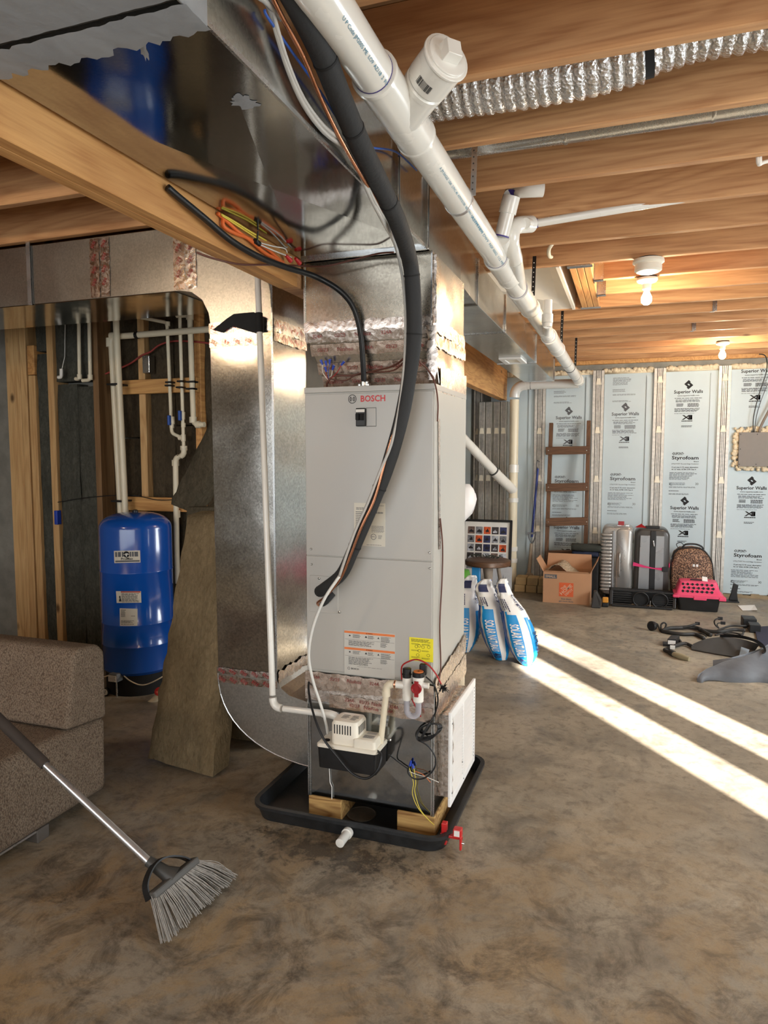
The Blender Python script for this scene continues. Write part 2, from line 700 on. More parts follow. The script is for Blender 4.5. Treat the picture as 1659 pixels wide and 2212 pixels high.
M['red_plastic'] = plain('red_plastic', (196, 40, 40), 0.35, 0, 0.06)
M['dark_red'] = plain('dark_red_cap', (150, 24, 30), 0.3, 0, 0.06)
M['white_pl'] = plain('white_plastic', (234, 228, 212), 0.35, 0, 0.04)
M['white_metal'] = plain('white_enamel', (236, 236, 234), 0.35, 0, 0.03)
M['pan'] = plain('black_pan_plastic', (34, 36, 38), 0.42, 0, 0.3, 30, 0.15, 90)
M['screw'] = plain('zinc_screw', (190, 190, 186), 0.3, 1.0, 0.1)
M['steel'] = plain('steel', (206, 206, 206), 0.3, 0.85, 0.08)
M['batt'] = wool('mineral_wool', (70, 64, 52), (120, 112, 94))
M['batt_g'] = wool('mineral_wool_grey', (62, 62, 56), (108, 108, 98))
M['batt_b'] = wool('mineral_wool_brown', (62, 54, 42), (104, 92, 74))
M['batt_t'] = wool('mineral_wool_tan', (116, 100, 74), (164, 146, 114))
# ================================================================== THE SETTING
ZJ, HJ, PJ = 2.547, 0.235, 0.4095          # joist bottoms, joist height, spacing
XW, YB = 2.70, 8.15                          # right-hand wall, stud faces of the back wall

fl = MB()
nx, ny = 8, 12
fl.add([(-5.2, -3.1, 0), (XW + 0.2, -3.1, 0), (XW + 0.2, 8.5, 0), (-5.2, 8.5, 0)], [(0, 1, 2, 3)])
o = fl.build('floor', M['floor'], local=True)
tag(o, kind='structure')

# ---- ceiling: sheathing with every joist as a piece of it
ceil = MB().box(-5.2, XW + 0.2, -3.1, 8.5, ZJ + HJ, ZJ + HJ + 0.02).build('ceiling', M['osb'], local=True)
tag(ceil, kind='structure')


def joist(x0, x1, y, h=HJ):
    """a joist whose near lower edge runs at y"""
    m = MB()
    m.box(x0, x1, y, y + 0.038, ZJ, ZJ + h)
    return m.build('joist', M['joist'], ceil, bev=0.0025, seg=1)


OPEN0, OPEN1 = 4.20, 5.20                     # stair opening framed out of the joists
for k in range(-12, 16):
    y = 1.98 + PJ * k
    if y > 8.0:
        break
    x0 = -0.235 if OPEN0 < y < OPEN1 else -1.23
    if k < -3 and k % 2:
        pass
    joist(x0, XW, y)
    joist(-4.95, -1.24, y - 0.075)
MB().box(-2.4, XW, 8.17, 8.21, ZJ, ZJ + HJ).build('rim_joist', M['joist'], ceil)

# trimmer boards and hangers at the stair opening
yo0, yo1 = 1.98 + PJ * 5 + 0.038, 1.98 + PJ * 8
for i, x in enumerate((-0.352, -0.312, -0.272)):
    MB().box(x, x + 0.037, yo0, yo1, ZJ, ZJ + HJ).build('trimmer_board', M['beam'], ceil, bev=0.002, seg=1)
for y in (1.98 + PJ * 6, 1.98 + PJ * 7):
    h = MB()
    h.box(-0.236, -0.233, y - 0.05, y + 0.088, ZJ - 0.002, ZJ + 0.15)
    h.box(-0.236, -0.18, y - 0.004, y - 0.001, ZJ - 0.004, ZJ + 0.13)
    h.box(-0.236, -0.18, y + 0.039, y + 0.042, ZJ - 0.004, ZJ + 0.13)
    h.box(-0.236, -0.18, y - 0.004, y + 0.042, ZJ - 0.004, ZJ - 0.001)
    h.build('joist_hanger', M['galv_edge'], ceil)
for y in (yo0 + 0.0, yo1 - 0.045):
    MB().box(-0.36, -0.225, y, y + 0.045, ZJ - 0.006, ZJ - 0.001).build('joist_hanger', M['galv_edge'], ceil)
dry = plain('unpainted_drywall', (222, 214, 200), 0.85, 0, 0.03)
m = MB()
m.prism([(-1.2, yo0, ZJ + 0.02), (-0.42, yo0, ZJ + 0.14), (-0.42, yo1, ZJ + 0.005), (-1.2, yo1, ZJ + 0.005)], (0, 0, 0.012))
m.box(-0.42, -0.40, yo0, yo1, ZJ - 0.004, ZJ + 0.16)
m.build('stair_soffit', dry, ceil)

# ---- back wall: precast studs with steel facing, blue foam panels between, printed
conc = plain('precast_concrete', (132, 130, 122), 0.9, 0, 0.2, 8, 0.6, 40)
foamblue = plain('blue_foam_board', (194, 208, 213), 0.7, 0, 0.04, 3, 0.05, 80)
sprayf = plain('cream_spray_foam', (222, 206, 176), 0.85, 0, 0.15, 18, 1.0, 36)
M['stud_steel'] = plain('stud_facing', (206, 202, 194), 0.42, 0.3, 0.16, 30)
wb = MB().box(-2.6, XW + 0.2, YB + 0.08, YB + 0.35, 0, ZJ + HJ).build('wall_back', conc, local=True)
tag(wb, kind='structure')
MB().box(-2.5, XW, YB - 0.02, YB + 0.1, ZJ - 0.04, ZJ).build('sill_plate', M['beam'], wb)
m = MB()
rr = random.Random(5)
m.box(-2.5, XW, YB + 0.035, YB + 0.09, 2.40, ZJ - 0.04)
m.build('bond_beam', conc, wb)
studs = [0.279 + 0.633 * i for i in range(-4, 4)]
CLIPZ = [at(1424, 820, Y=YB).z, at(1420, 928, Y=YB).z, at(1413, 1036, Y=YB).z, at(1405, 1150, Y=YB).z]
M['clip'] = plain('cream_clip', (236, 228, 208), 0.5, 0, 0.03)


def wall_stud(x, parent, y=YB, w=0.118, z1=2.44):
    s = MB()
    h = w / 2
    s.box(x - h, x + h, y + 0.008, y + 0.09, 0.02, z1)
    s.box(x - h, x - 0.030, y, y + 0.02, 0.02, z1)
    s.box(x + 0.030, x + h, y, y + 0.02, 0.02, z1)
    for dx in (-0.0155, 0.0, 0.0155):
        s.box(x + dx - 0.0055, x + dx + 0.0055, y + 0.001, y + 0.02, 0.02, z1)
    st = s.build('wall_stud', M['stud_steel'], parent)
    for dx in (-0.0255, -0.0078, 0.0078, 0.0255):
        MB().box(x + dx - 0.0022, x + dx + 0.0022, y + 0.0035, y + 0.012, 0.02, z1).build('groove', M['ink'], st)
    for z in CLIPZ:
        if z > z1:
            continue
        c = MB()
        c.prism([(x - 0.029, y - 0.012, z - 0.034), (x + 0.029, y - 0.012, z - 0.034), (x + 0.019, y - 0.006, z + 0.036), (x - 0.019, y - 0.006, z + 0.036)], (0, 0.02, 0))
        c.build('clip', M['clip'], st, bev=0.003, seg=1)
    return st


for x in studs:
    if x > -1.4:
        wall_stud(x, wb)
wall_stud(-1.70, wb, w=0.10)


def logo_block(m, x, z, s=1.0):
    """printed maker's block; x centre, z height of the name line"""
    y = YB + 0.0385
    n = lambda dx, dz: (x + dx * s, y, z + dz * s)
    # diamond mark made of two interlocking bars
    for pts in ([(0.0, 0.128), (0.020, 0.108), (-0.012, 0.082), (0.008, 0.066), (-0.008, 0.052), (-0.044, 0.086)],
                [(0.0, 0.030), (-0.020, 0.048), (0.014, 0.076), (-0.006, 0.092), (0.010, 0.106), (0.046, 0.072)]):
        m.add([n(a, b) for a, b in pts], [tuple(range(6))])
    m.text('Superior Walls', n(0, 0), XA, ZA, 0.285 * s, 0.046 * s, bold=True)
    m.text('www.superiorwalls.com', n(0, -0.038), XA, ZA, 0.215 * s, 0.016 * s, bold=True)
    m.lines(n(-0.135, -0.058), XA, ZA, 0.27 * s, 0.012 * s, 1, 0.0)
    m.lines(n(-0.125, -0.076), XA, ZA, 0.25 * s, 0.032 * s, 3, 0.3)
    m.lines(n(-0.115, -0.118), XA, ZA, 0.08 * s, 0.035 * s, 3, 0.3, 0.6)
    m.lines(n(-0.005, -0.118), XA, ZA, 0.12 * s, 0.04 * s, 3, 0.1, 0.6)
    m.lines(n(-0.135, -0.168), XA, ZA, 0.26 * s, 0.042 * s, 4, 0.15, 0.5)
    m.lines(n(-0.135, -0.222), XA, ZA, 0.2 * s, 0.008 * s, 1, 0.0, 0.4)
    m.text('Xi', n(-0.005, -0.268), XA, ZA, 0.105 * s, 0.05 * s, bold=True)
    m.rect(n(0.027, -0.268), XA, ZA, 0.036 * s, 0.05 * s)
    m.lines(n(-0.06, -0.300), XA, ZA, 0.11 * s, 0.014 * s, 1, 0.0, 0.7)
    m.lines(n(-0.06, -0.352), XA, ZA, 0.11 * s, 0.022 * s, 2, 0.3, 0.5)


def foam_block(m, x, z, s=1.0):
    y = YB + 0.0385
    n = lambda dx, dz: (x + dx * s, y, z + dz * s)
    m.text('\u2022DUPONT\u2022', n(-0.072, 0.05), XA, ZA, 0.118 * s, 0.028 * s, bold=True)
    m.text('Styrofoam', n(0, 0), XA, ZA, 0.265 * s, 0.050 * s, bold=True)
    m.text('Brand', n(0.11, -0.034), XA, ZA, 0.046 * s, 0.012 * s, bold=True)
    m.text('UTILITYFIT Routed Edge Insulation', n(0.0, -0.062), XA, ZA, 0.27 * s, 0.016 * s)
    m.text('15 psi max 0.1% water absorption', n(0, -0.098), XA, ZA, 0.265 * s, 0.017 * s, bold=True)
    m.text('At 1.6" thick, ASTM C578 Class A', n(-0.01, -0.12), XA, ZA, 0.245 * s, 0.017 * s, bold=True)
    m.lines(n(-0.155, -0.148), XA, ZA, 0.29 * s, 0.085 * s, 7, 0.4, 0.35)
    m.lines(n(-0.155, -0.262), XA, ZA, 0.17 * s, 0.03 * s, 3, 0.3, 0.35)
    m.lines(n(-0.155, -0.305), XA, ZA, 0.28 * s, 0.016 * s, 2, 0.1, 0.4)
    m.lines(n(-0.155, -0.348), XA, ZA, 0.11 * s, 0.012 * s, 1, 0.1, 0.5)
    m.lines(n(-0.155, -0.378), XA, ZA, 0.22 * s, 0.018 * s, 2, 0.2, 0.4)
    m.text('30', n(0.125, -0.275), XA, ZA, 0.03 * s, 0.024 * s)
    m.text('C', n(-0.135, -0.28), XA, ZA, 0.028 * s, 0.028 * s)


def wz(x, y):
    return at(x, y, Y=YB + 0.038).z


SW = {-0.67: [wz(1222, 903), wz(1218, 1140)], -0.036: [wz(1350, 895)], 0.596: [wz(1487, 847), wz(1477, 1098)], 1.228: [wz(1630, 802), wz(1618, 1055)]}
SF = {-0.67: [wz(1215, 1040), wz(1226, 776)], -0.036: [wz(1345, 1035), wz(1352, 768)], 0.596: [wz(1483, 990)], 1.228: [wz(1611, 1201), wz(1630, 935)]}
px = [-0.67, -0.036, 0.596, 1.228, -1.30, 1.861, -2.05]
offx = {-0.67: 0.02, -0.036: -0.01, 0.596: -0.01, 1.228: 0.0}
for x in px:
    w = 0.633 - 0.118
    p = MB().box(x - w / 2, x + w / 2, YB + 0.04, YB + 0.085, 0.03, 2.405).build('foam_panel', foamblue, wb, bev=0.004, seg=1)
    # right-hand routed edge strip, proud of the board
    MB().box(x + w / 2 - 0.075, x + w / 2, YB + 0.028, YB + 0.04, 0.03, 2.37).build('routed_edge', foamblue, p)
    if x in SW:
        t = MB()
        for z in SW[x]:
            if z < 2.42:
                logo_block(t, x + offx[x] - 0.02, z)
        for z in SF[x]:
            if 0.4 < z < 2.33:
                foam_block(t, x + offx[x] - 0.03, z)
            elif z >= 2.33:
                y = YB + 0.0385
                t.lines((x - 0.17, y, 2.36), XA, ZA, 0.25, 0.085, 7, 0.4, 0.35)
                t.lines((x - 0.17, y, 2.235), XA, ZA, 0.14, 0.035, 3, 0.3, 0.35)
                t.lines((x - 0.17, y, 2.18), XA, ZA, 0.25, 0.018, 2, 0.1, 0.4)
                t.lines((x - 0.17, y, 2.11), XA, ZA, 0.2, 0.018, 2, 0.2, 0.4)
        t.build('printed_lettering', M['ink2'] if x < 0.3 else M['ink'], p)
# sprayed foam along the top of every bay
for i, x in enumerate(px):
    m = MB()
    n = 30
    for j in range(n):
        xx = x - 0.255 + 0.51 * (j + .5) / n
        q = rr.uniform(.016, .028)
        m.ball((xx, YB + 0.030, 2.432 + rr.uniform(-.010, .012)), q * 1.15, q * .8, q, 8, 6)
    m.box(x - 0.257, x + 0.257, YB + 0.022, YB + 0.04, 2.400, 2.434)
    tag(m.build('spray_foam', sprayf, wb, smooth=180), kind='stuff')
m = MB()
n = 60
for j in range(n):
    x0 = -2.2 + 4.8 * j / n
    m.box(x0, x0 + 0.081, YB + 0.0, YB + 0.05, 0.0, 0.022 + 0.02 * rr.random())
o = m.build('footing_mortar', plain('tan_mortar', (150, 132, 104), 0.95, 0, 0.2, 12, 0.5), wb)
tag(o, kind='stuff')
# built-up pillar of precast studs carrying the beam
pl = MB().box(-1.67, -1.33, YB - 0.13, YB + 0.06, 0, 2.12).build('pillar', conc, wb, bev=0.006)
y_p = YB - 0.13
for x in (-1.625, -1.545, -1.455, -1.375):
    s = MB()
    for dx in (-0.0235, -0.008, 0.008, 0.0235):
        s.box(x + dx - 0.0045, x + dx + 0.0045, YB - 0.142, YB - 0.12, 0.02, 2.115)
    st = s.build('stud_facing', M['stud_steel'], pl)
    for dx in (-0.0158, 0.0, 0.0158):
        MB().box(x + dx - 0.0032, x + dx + 0.0032, y_p - 0.0065, y_p, 0.02, 2.115).build('groove', M['ink'], st)
    for z in (CLIPZ[1], CLIPZ[2], CLIPZ[3]):
        MB().prism([(x - 0.025, YB - 0.152, z - 0.03), (x + 0.025, YB - 0.152, z - 0.03), (x + 0.016, YB - 0.146, z + 0.036), (x - 0.016, YB - 0.146, z + 0.036)], (0, 0.02, 0)).build('clip', M['clip'], st)

M['stud_dim'] = wood('dimmed_pine_stud', 2, (150, 116, 78), (104, 76, 46))  # darker copy of the pine stud, its dim light put into the colour
# ---- utility corner: framed wall with mineral-wool batts
wl_ = MB().box(-5.2, -2.3, 4.36, 4.5, 0, ZJ).build('wall_left', conc, local=True)
tag(wl_, kind='structure')
YL, YR = 3.90, 3.985


def xr(px, y=1000):
    return at(px, y, Y=YR).x


for x0, x1, z0, z1, mt in ((-4.262, -4.19, 0, 2.5, 'stud'), (-4.188, -4.135, 0, 2.5, 'stud'), (-4.132, -4.076, 0, 2.5, 'stud'),
                           (-4.06, -4.0, 0, 2.07, 'stud'), (-4.062, -4.0, 2.075, 2.28, 'beam'),
                           (-3.886, -3.832, 0, 2.5, 'stud'), (at(206, 1000, Y=3.9).x, at(218, 1000, Y=3.9).x, 0, 2.5, 'stud_dim')):
    MB().box(x0, x1, YL, YL + 0.14, z0, z1).build('wall_stud', M[mt], wl_, bev=0.003, seg=1)
MB().box(-5.2, -3.44, YL + 0.14, YL + 0.4, 0, 2.5).build('concrete_backing', conc, wl_)


def batt(x0, x1, y0, y1, z0, z1, mat, parent, name='insulation_batt', seed=0, amp=0.012):
    """soft-edged batt with an uneven front"""
    r = random.Random(seed)
    m = MB()
    nxx, nzz = 8, max(4, int((z1 - z0) / 0.12))
    vs = []
    for k in range(nzz + 1):
        for i in range(nxx + 1):
            u, v = i / nxx, k / nzz
            e = min(u, 1 - u, 0.12) / 0.12
            e2 = min(v, 1 - v, 0.06) / 0.06
            b = (1 - e * e2) * 0.02
            vs.append((x0 + (x1 - x0) * u + (r.uniform(-1, 1) * amp * 0.4 if 0 < i < nxx else 0), y0 + b + r.uniform(-1, 1) * amp * 0.6, z0 + (z1 - z0) * v))
    fs = [(k * (nxx + 1) + i, k * (nxx + 1) + i + 1, (k + 1) * (nxx + 1) + i + 1, (k + 1) * (nxx + 1) + i) for k in range(nzz) for i in range(nxx)]
    m.add(vs, fs)
    m.box(x0, x1, y0 + 0.03, y1, z0, z1)
    return m.build(name, mat, parent, smooth=60)


for i, (a, b, z0, z1) in enumerate(((-3.998, -3.888, 0, 2.22), (-3.998, -3.888, 2.24, 2.5), (-3.83, -3.65, 0, 2.0), (-3.83, -3.47, 2.02, 2.5), (-3.648, -3.47, 0, 1.98))):
    batt(a, b, YL + 0.012, YL + 0.13, z0, z1, M['batt_g'], wl_, seed=i)
for i, (p0, p1, z0) in enumerate(((304, 318, 1.2), (424, 437, 0))):
    MB().box(xr(p0), xr(p1), YR, YR + 0.09, z0, 2.5).build('wall_stud', M['stud' if i == 0 else 'beam'], wl_, bev=0.003, seg=1)
for ya, yb_ in ((823, 853), (1072, 1101)):
    z1, z0 = at(270, ya, Y=YR).z, at(270, yb_, Y=YR).z
    MB().box(xr(265), xr(436), YR - 0.04, YR - 0.002, z0, z1).build('blocking', M['blocking'], wl_, bev=0.003, seg=1)
ed = [218, 236, 303, 319, 372, 423, 438, 639]
for i, (a, b, z0, z1) in enumerate(((0, 1, 0, 2.5), (1, 2, 0, 1.62), (1, 2, 1.63, 2.45), (3, 4, 0, 1.2), (3, 4, 1.21, 2.45), (4, 5, 0, 1.7), (4, 5, 1.71, 2.45), (6, 7, 0, 2.45))):
    batt(xr(ed[a]) + 0.002, xr(ed[b]) - 0.002, YR + 0.03, YR + 0.14, z0, z1, M['batt_b'], wl_, seed=20 + i)
# other enclosing walls, outside the frame
wr = MB()
H = 2.28
for y0, y1, z0, z1 in ((-3.1, 0.02, 0, ZJ + HJ), (0.70, 0.80, 0, H), (1.46, 8.5, 0, ZJ + HJ), (0.02, 1.46, H, ZJ + HJ), (0.02, 1.46, 0, 0.03)):
    wr.box(XW, XW + 0.2, y0, y1, z0, z1)
tag(wr.build('wall_right', plain('pale_concrete_wall', (170, 178, 180), 0.9, 0, 0.1), local=True), kind='structure')
tag(MB().box(-5.2, XW + 0.2, -3.25, -3.1, 0, ZJ + HJ).build('wall_front', plain('concrete_wall', (160, 160, 156), 0.9, 0, 0.1), local=True), kind='structure')
m = MB().box(-5.35, -5.2, -3.1, 8.5, 0, ZJ + HJ).box(-2.6, -2.45, 4.5, 8.5, 0, ZJ + HJ)
tag(m.build('wall_side', plain('dim_concrete_wall', (120, 112, 100), 0.9, 0, 0.1), local=True), kind='structure')
# main carrying beam, two lengths
bm = thing('carrying_beam', 'built-up timber beam running beside the galvanised trunk duct above the blue tank', 'beam', (-1.27, 1.2, 2.15))
for i, x in enumerate((-1.27, -1.309)):
    MB().box(x, x + 0.038, -3.0, 2.49, 2.15, ZJ - 0.001).build('ply', M['beam'], bm, bev=0.002, seg=1)
MB().box(-1.309, -1.235, 2.492, 3.3, 2.152, ZJ - 0.001).build('ply', M['joist'], bm, bev=0.002, seg=1)
bm2 = MB().box(-1.44, -1.36, 3.2, YB - 0.03, 2.135, ZJ - 0.001).build('carrying_beam', M['beam'], bev=0.002, seg=1)
tag(bm2, 'far timber beam behind the air handler, resting on the grey ribbed pillar', 'beam')
# ================================================================== AIR HANDLER AND DUCTWORK
AX0, AX1, AF, AB = -1.222, -0.69, 2.53, 3.05
Z0, Z1, Z2, Z3, ZT = 0.10, 0.625, 1.102, 1.767, 2.25


def front(x, y, d=0.0):
    return at(x, y, Y=AF - d)


ah = thing('air_handler', 'tall grey air handler between galvanised boxes, standing in the black drip pan', 'air handler', ((AX0 + AX1) / 2, (AF + AB) / 2, Z0))
cab = MB().box(AX0, AX1, AF, AB, Z1, Z3).build('cabinet', M['paint_side'], ah, bev=0.003)
# two front doors
up = MB().box(AX0 + 0.002, AX1 - 0.006, AF - 0.007, AF + 0.002, Z2 + 0.002, Z3 - 0.026).build('upper_panel', M['paint'], ah, bev=0.002)
lo = MB().box(AX0 + 0.002, AX1 - 0.006, AF - 0.007, AF + 0.002, Z1 + 0.012, Z2 - 0.002).build('lower_panel', M['paint'], ah, bev=0.002)
MB().box(AX0 - 0.001, AX1 + 0.001, AF - 0.010, AB, Z3 - 0.021, Z3 + 0.001).build('top_cap', M['paint'], ah, bev=0.002)
yf = AF - 0.0076
# maker's sign: a ring with an anchor and the name in red
c = at(761, 862, Y=yf)
g = MB()
for r0, r1 in ((0.0148, 0.0172), (0.0092, 0.0114)):
    n = 32
    if r0 < 0.012:
        # inner anchor: broken arcs and bars
        for s in (-1, 1):
            a0 = [(-55 + 110 * i / 10 + (0 if s > 0 else 180)) for i in range(11)]
            for i in range(10):
                p = [(r0, a0[i]), (r1, a0[i]), (r1, a0[i + 1]), (r0, a0[i + 1])]
                g.add([(c.x + r * math.cos(math.radians(t)), yf, c.z + r * math.sin(math.radians(t))) for r, t in p], [(0, 1, 2, 3)])
            g.rect((c.x + s * 0.0056, yf, c.z), XA, ZA, 0.0020, 0.018)
        g.rect((c.x, yf, c.z + 0.0032), XA, ZA, 0.0112, 0.0020)
        g.rect((c.x, yf, c.z - 0.0032), XA, ZA, 0.0112, 0.0020)
    else:
        for i in range(n):
            p = [(r0, i), (r1, i), (r1, i + 1), (r0, i + 1)]
            g.add([(c.x + r * math.cos(2 * math.pi * t / n), yf, c.z + r * math.sin(2 * math.pi * t / n)) for r, t in p], [(0, 1, 2, 3)])
g.build('emblem', M['ink'], up)
c = at(805.5, 860.5, Y=yf)
MB().text('BOSCH', c, XA, ZA, 0.100, 0.0245, bold=True).build('brand_lettering', M['logo_red'], up)
# breaker with two toggles beside a blank cover plate
a, b = at(771, 882, Y=yf), at(791, 921, Y=yf)
br = MB().box(a.x, b.x, AF - 0.022, AF, b.z, a.z).build('circuit_breaker', M['black'], ah, bev=0.003, label='black double circuit breaker')
w = b.x - a.x
for i in (0, 1):
    MB().box(a.x + w * (0.08 + 0.46 * i), a.x + w * (0.46 + 0.46 * i), AF - 0.034, AF - 0.02, (a.z + b.z) / 2 - 0.012, (a.z + b.z) / 2 + 0.014).build('toggle', M['black_m'], br, bev=0.003)
MB().box(a.x + 0.002, b.x - 0.001, AF - 0.0235, AF - 0.021, a.z - 0.016, a.z - 0.005).build('breaker_label', M['label'], br)
a2 = at(812, 881, Y=yf)
MB().box(b.x + 0.0015, a2.x, AF - 0.009, AF, b.z + 0.001, a.z).build('cover_plate', M['paint'], ah, bev=0.001, seg=1)
m = MB()
for zz in (a.z + 0.0008, b.z):
    m.box(b.x, a2.x + 0.001, AF - 0.0078, AF, zz - 0.001, zz + 0.0008)
m.box(a2.x, a2.x + 0.0015, AF - 0.0078, AF, b.z, a.z)
m.build('plate_edge', M['seam'], ah)


def sticker(parent, x0, y0, x1, y1, mat, name, dy=0.0):
    a, b = at(x0, y0, Y=yf), at(x1, y1, Y=yf)
    o = MB().box(a.x, b.x, yf - 0.0010 - dy, yf + 0.001, b.z, a.z).build(name, mat, parent)
    return o, a, b, yf - 0.0014 - dy


# rating label
o, a, b, y = sticker(up, 765, 1086, 832, 1181, M['label_tan'], 'rating_label')
m = MB()
W_, H_ = b.x - a.x, a.z - b.z
P_ = lambda u, v: (a.x + W_ * u, y, a.z - H_ * v)
m.text('BOSCH', P_(0.88, 0.055), XA, ZA, W_ * 0.16, H_ * 0.022, bold=True)
m.lines(P_(0.06, 0.10), XA, ZA, W_ * 0.6, H_ * 0.06, 2, 0.3)
m.lines(P_(0.05, 0.19), XA, ZA, W_ * 0.3, H_ * 0.36, 9, 0.5, 0.4)
m.lines(P_(0.05, 0.58), XA, ZA, W_ * 0.25, H_ * 0.16, 5, 0.3, 0.4)
m.lines(P_(0.56, 0.52), XA, ZA, W_ * 0.42, H_ * 0.16, 6, 0.1, 0.35)
m.lines(P_(0.40, 0.96), XA, ZA, W_ * 0.5, H_ * 0.025, 1, 0.2, 0.4)
for k in range(9):
    m.rect(P_(0.70 + 0.028 * k, 0.22), XA, ZA, W_ * random.choice((0.008, 0.016)), H_ * 0.04)
n = 20
for r0, r1 in ((0.075, 0.09),):
    for i in range(n):
        q = [(r0, i), (r1, i), (r1, i + 1), (r0, i + 1)]
        m.add([P_(0.63 + r * math.cos(2 * math.pi * t / n), 0.78 + r * W_ / H_ * math.sin(2 * math.pi * t / n)) for r, t in q], [(0, 1, 2, 3)])
m.text('ETL', P_(0.63, 0.78), XA, ZA, W_ * 0.11, H_ * 0.028, bold=True)
m.lines(P_(0.78, 0.74), XA, ZA, W_ * 0.14, H_ * 0.09, 4, 0.3, 0.4)
m.build('printed_lettering', M['ink2'], up)
MB().rect(P_(0.82, 0.22), XA, ZA, W_ * 0.30, H_ * 0.14).build('barcode_sticker', M['label'], up).location.y += 0.0008
# warning label with two orange bands
o, a, b, y = sticker(lo, 744, 1360, 853, 1467, M['label_grey'], 'warning_label')
W_, H_ = b.x - a.x, a.z - b.z
P_ = lambda u, v: (a.x + W_ * u, y, a.z - H_ * v)
mo = MB()
mi = MB()
for v in (0.02, 0.39):
    mo.rect(P_(0.5, v + 0.022), XA, ZA, W_, H_ * 0.05)
    mi.text('\u25B2 WARNING', P_(0.5, v + 0.022), XA, ZA, W_ * 0.13, H_ * 0.022, bold=True, lift=0.0003)
    for k, (u, ww) in enumerate(((0.17, 0.16), (0.47, 0.13), (0.73, 0.20))):
        mi.lines(P_(u, v + 0.065), XA, ZA, W_ * ww, H_ * (0.08, 0.08, 0.12)[k], (4, 4, 6)[k], 0.3, 0.4)
    mi.rect(P_(0.11, v + 0.10), XA, ZA, W_ * 0.028, H_ * 0.03)
    mi.add([P_(0.41, v + 0.12), P_(0.46, v + 0.12), P_(0.435, v + 0.075)], [(0, 1, 2)])
    mi.add([P_(0.66, v + 0.12), P_(0.70, v + 0.12), P_(0.68, v + 0.08)], [(0, 1, 2)])
    mi.rect(P_(0.5, v + 0.185), XA, ZA, W_ * 0.98, H_ * 0.004)
    mi.lines(P_(0.08, v + 0.205), XA, ZA, W_ * 0.52, H_ * (0.12 if v < 0.1 else 0.18), 6 if v < 0.1 else 9, 0.25, 0.4)
    mi.lines(P_(0.72, v + 0.205), XA, ZA, W_ * 0.14, H_ * 0.10, 5, 0.3, 0.4)
mi.lines(P_(0.25, 0.80), XA, ZA, W_ * 0.55, H_ * 0.012, 1, 0.1, 0.4)
mi.text('BOSCH', P_(0.215, 0.865), XA, ZA, W_ * 0.15, H_ * 0.04, bold=True)
for i in range(16):
    q = [(0.020, i), (0.026, i), (0.026, i + 1), (0.020, i + 1)]
    mi.add([P_(0.09 + r * math.cos(2 * math.pi * t / 16), 0.865 + r * W_ / H_ * math.sin(2 * math.pi * t / 16)) for r, t in q], [(0, 1, 2, 3)])
mo.build('orange_band', M['orange'], lo)
mi.build('printed_lettering', M['ink'], lo)
# yellow label
o, a, b, y = sticker(lo, 884.5, 1376, 935.5, 1431, M['yellow'], 'yellow_label')
W_, H_ = b.x - a.x, a.z - b.z
P_ = lambda u, v: (a.x + W_ * u, y, a.z - H_ * v)
m = MB()
m.lines(P_(0.07, 0.05), XA, ZA, W_ * 0.85, H_ * 0.14, 4, 0.2, 0.45)
for u, v in ((0.30, 0.38), (0.42, 0.34), (0.58, 0.38), (0.82, 0.36), (0.42, 0.55), (0.80, 0.72), (0.36, 0.74)):
    for i in range(12):
        q = [(0.055, i), (0.068, i), (0.068, i + 1), (0.055, i + 1)]
        m.add([P_(u + r * math.cos(2 * math.pi * t / 12), v + r * math.sin(2 * math.pi * t / 12)) for r, t in q], [(0, 1, 2, 3)])
for u, v in ((0.08, 0.24), (0.52, 0.24), (0.08, 0.52), (0.52, 0.52), (0.08, 0.82), (0.52, 0.84)):
    m.lines(P_(u, v), XA, ZA, W_ * 0.38, H_ * 0.06, 3, 0.3, 0.4)
m.build('printed_lettering', M['ink'], lo)
# screws of the doors
for x, y in ((672, 1186), (928, 1194), (673, 1219), (929, 1228)):
    c = at(x, y, Y=yf)
    MB().lathe((c.x, yf + 0.001, c.z), [(0.0045, 0), (0.0045, -0.003), (0.002, -0.005)], 10, 'Y').build('screw', M['screw'], ah, smooth=40)
# bright refrigerant access plate
a, b = at(684, 1243, Y=yf), at(731, 1326, Y=yf)
ap = MB().box(AX0 + 0.018, b.x, yf - 0.002, yf + 0.001, b.z, a.z).build('access_plate', M['paint'], ah, bev=0.001, seg=1)
for x, y in ((734, 1322), (690, 1249)):
    c = at(x, y, Y=yf)
    MB().lathe((c.x, yf, c.z), [(0.005, 0), (0.005, -0.004), (0.002, -0.006)], 10, 'Y').build('screw', M['screw'], ap, smooth=40)
# return box underneath
rb = MB()
rb.box(AX0 + 0.001, AX1 + 0.006, AF + 0.001, AB, Z0, Z1)
rbx = rb.build('return_box', M['galv'], ah, bev=0.002, seg=1)
m = MB()
xm, zm, yq = (AX0 + AX1) / 2, (Z0 + 0.55) / 2, AF - 0.001
cr = [(AX0 + 0.012, yq, Z0 + 0.003), (AX1 - 0.006, yq, Z0 + 0.003), (AX1 - 0.006, yq, 0.565), (AX0 + 0.012, yq, 0.565), (xm, yq - 0.006, zm)]
m.add(cr, [(0, 1, 4), (1, 2, 4), (2, 3, 4), (3, 0, 4)])
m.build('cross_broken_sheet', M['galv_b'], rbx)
for x in (AX0 - 0.001, AX1 - 0.008):
    for dx in (0.0, 0.0085):
        MB().box(x + dx, x + dx + 0.006, AF - 0.006, AF + 0.004, Z0, 0.60).build('corner_seam', M['galv_edge'], rbx, bev=0.001, seg=1)
m = MB()
m.tube([at(711, 1655, Y=AF - 0.009), at(713, 1690, Y=AF - 0.009), at(717, 1700, Y=AF - 0.009), at(717, 1726, Y=AF - 0.009)], 0.0018, 5)
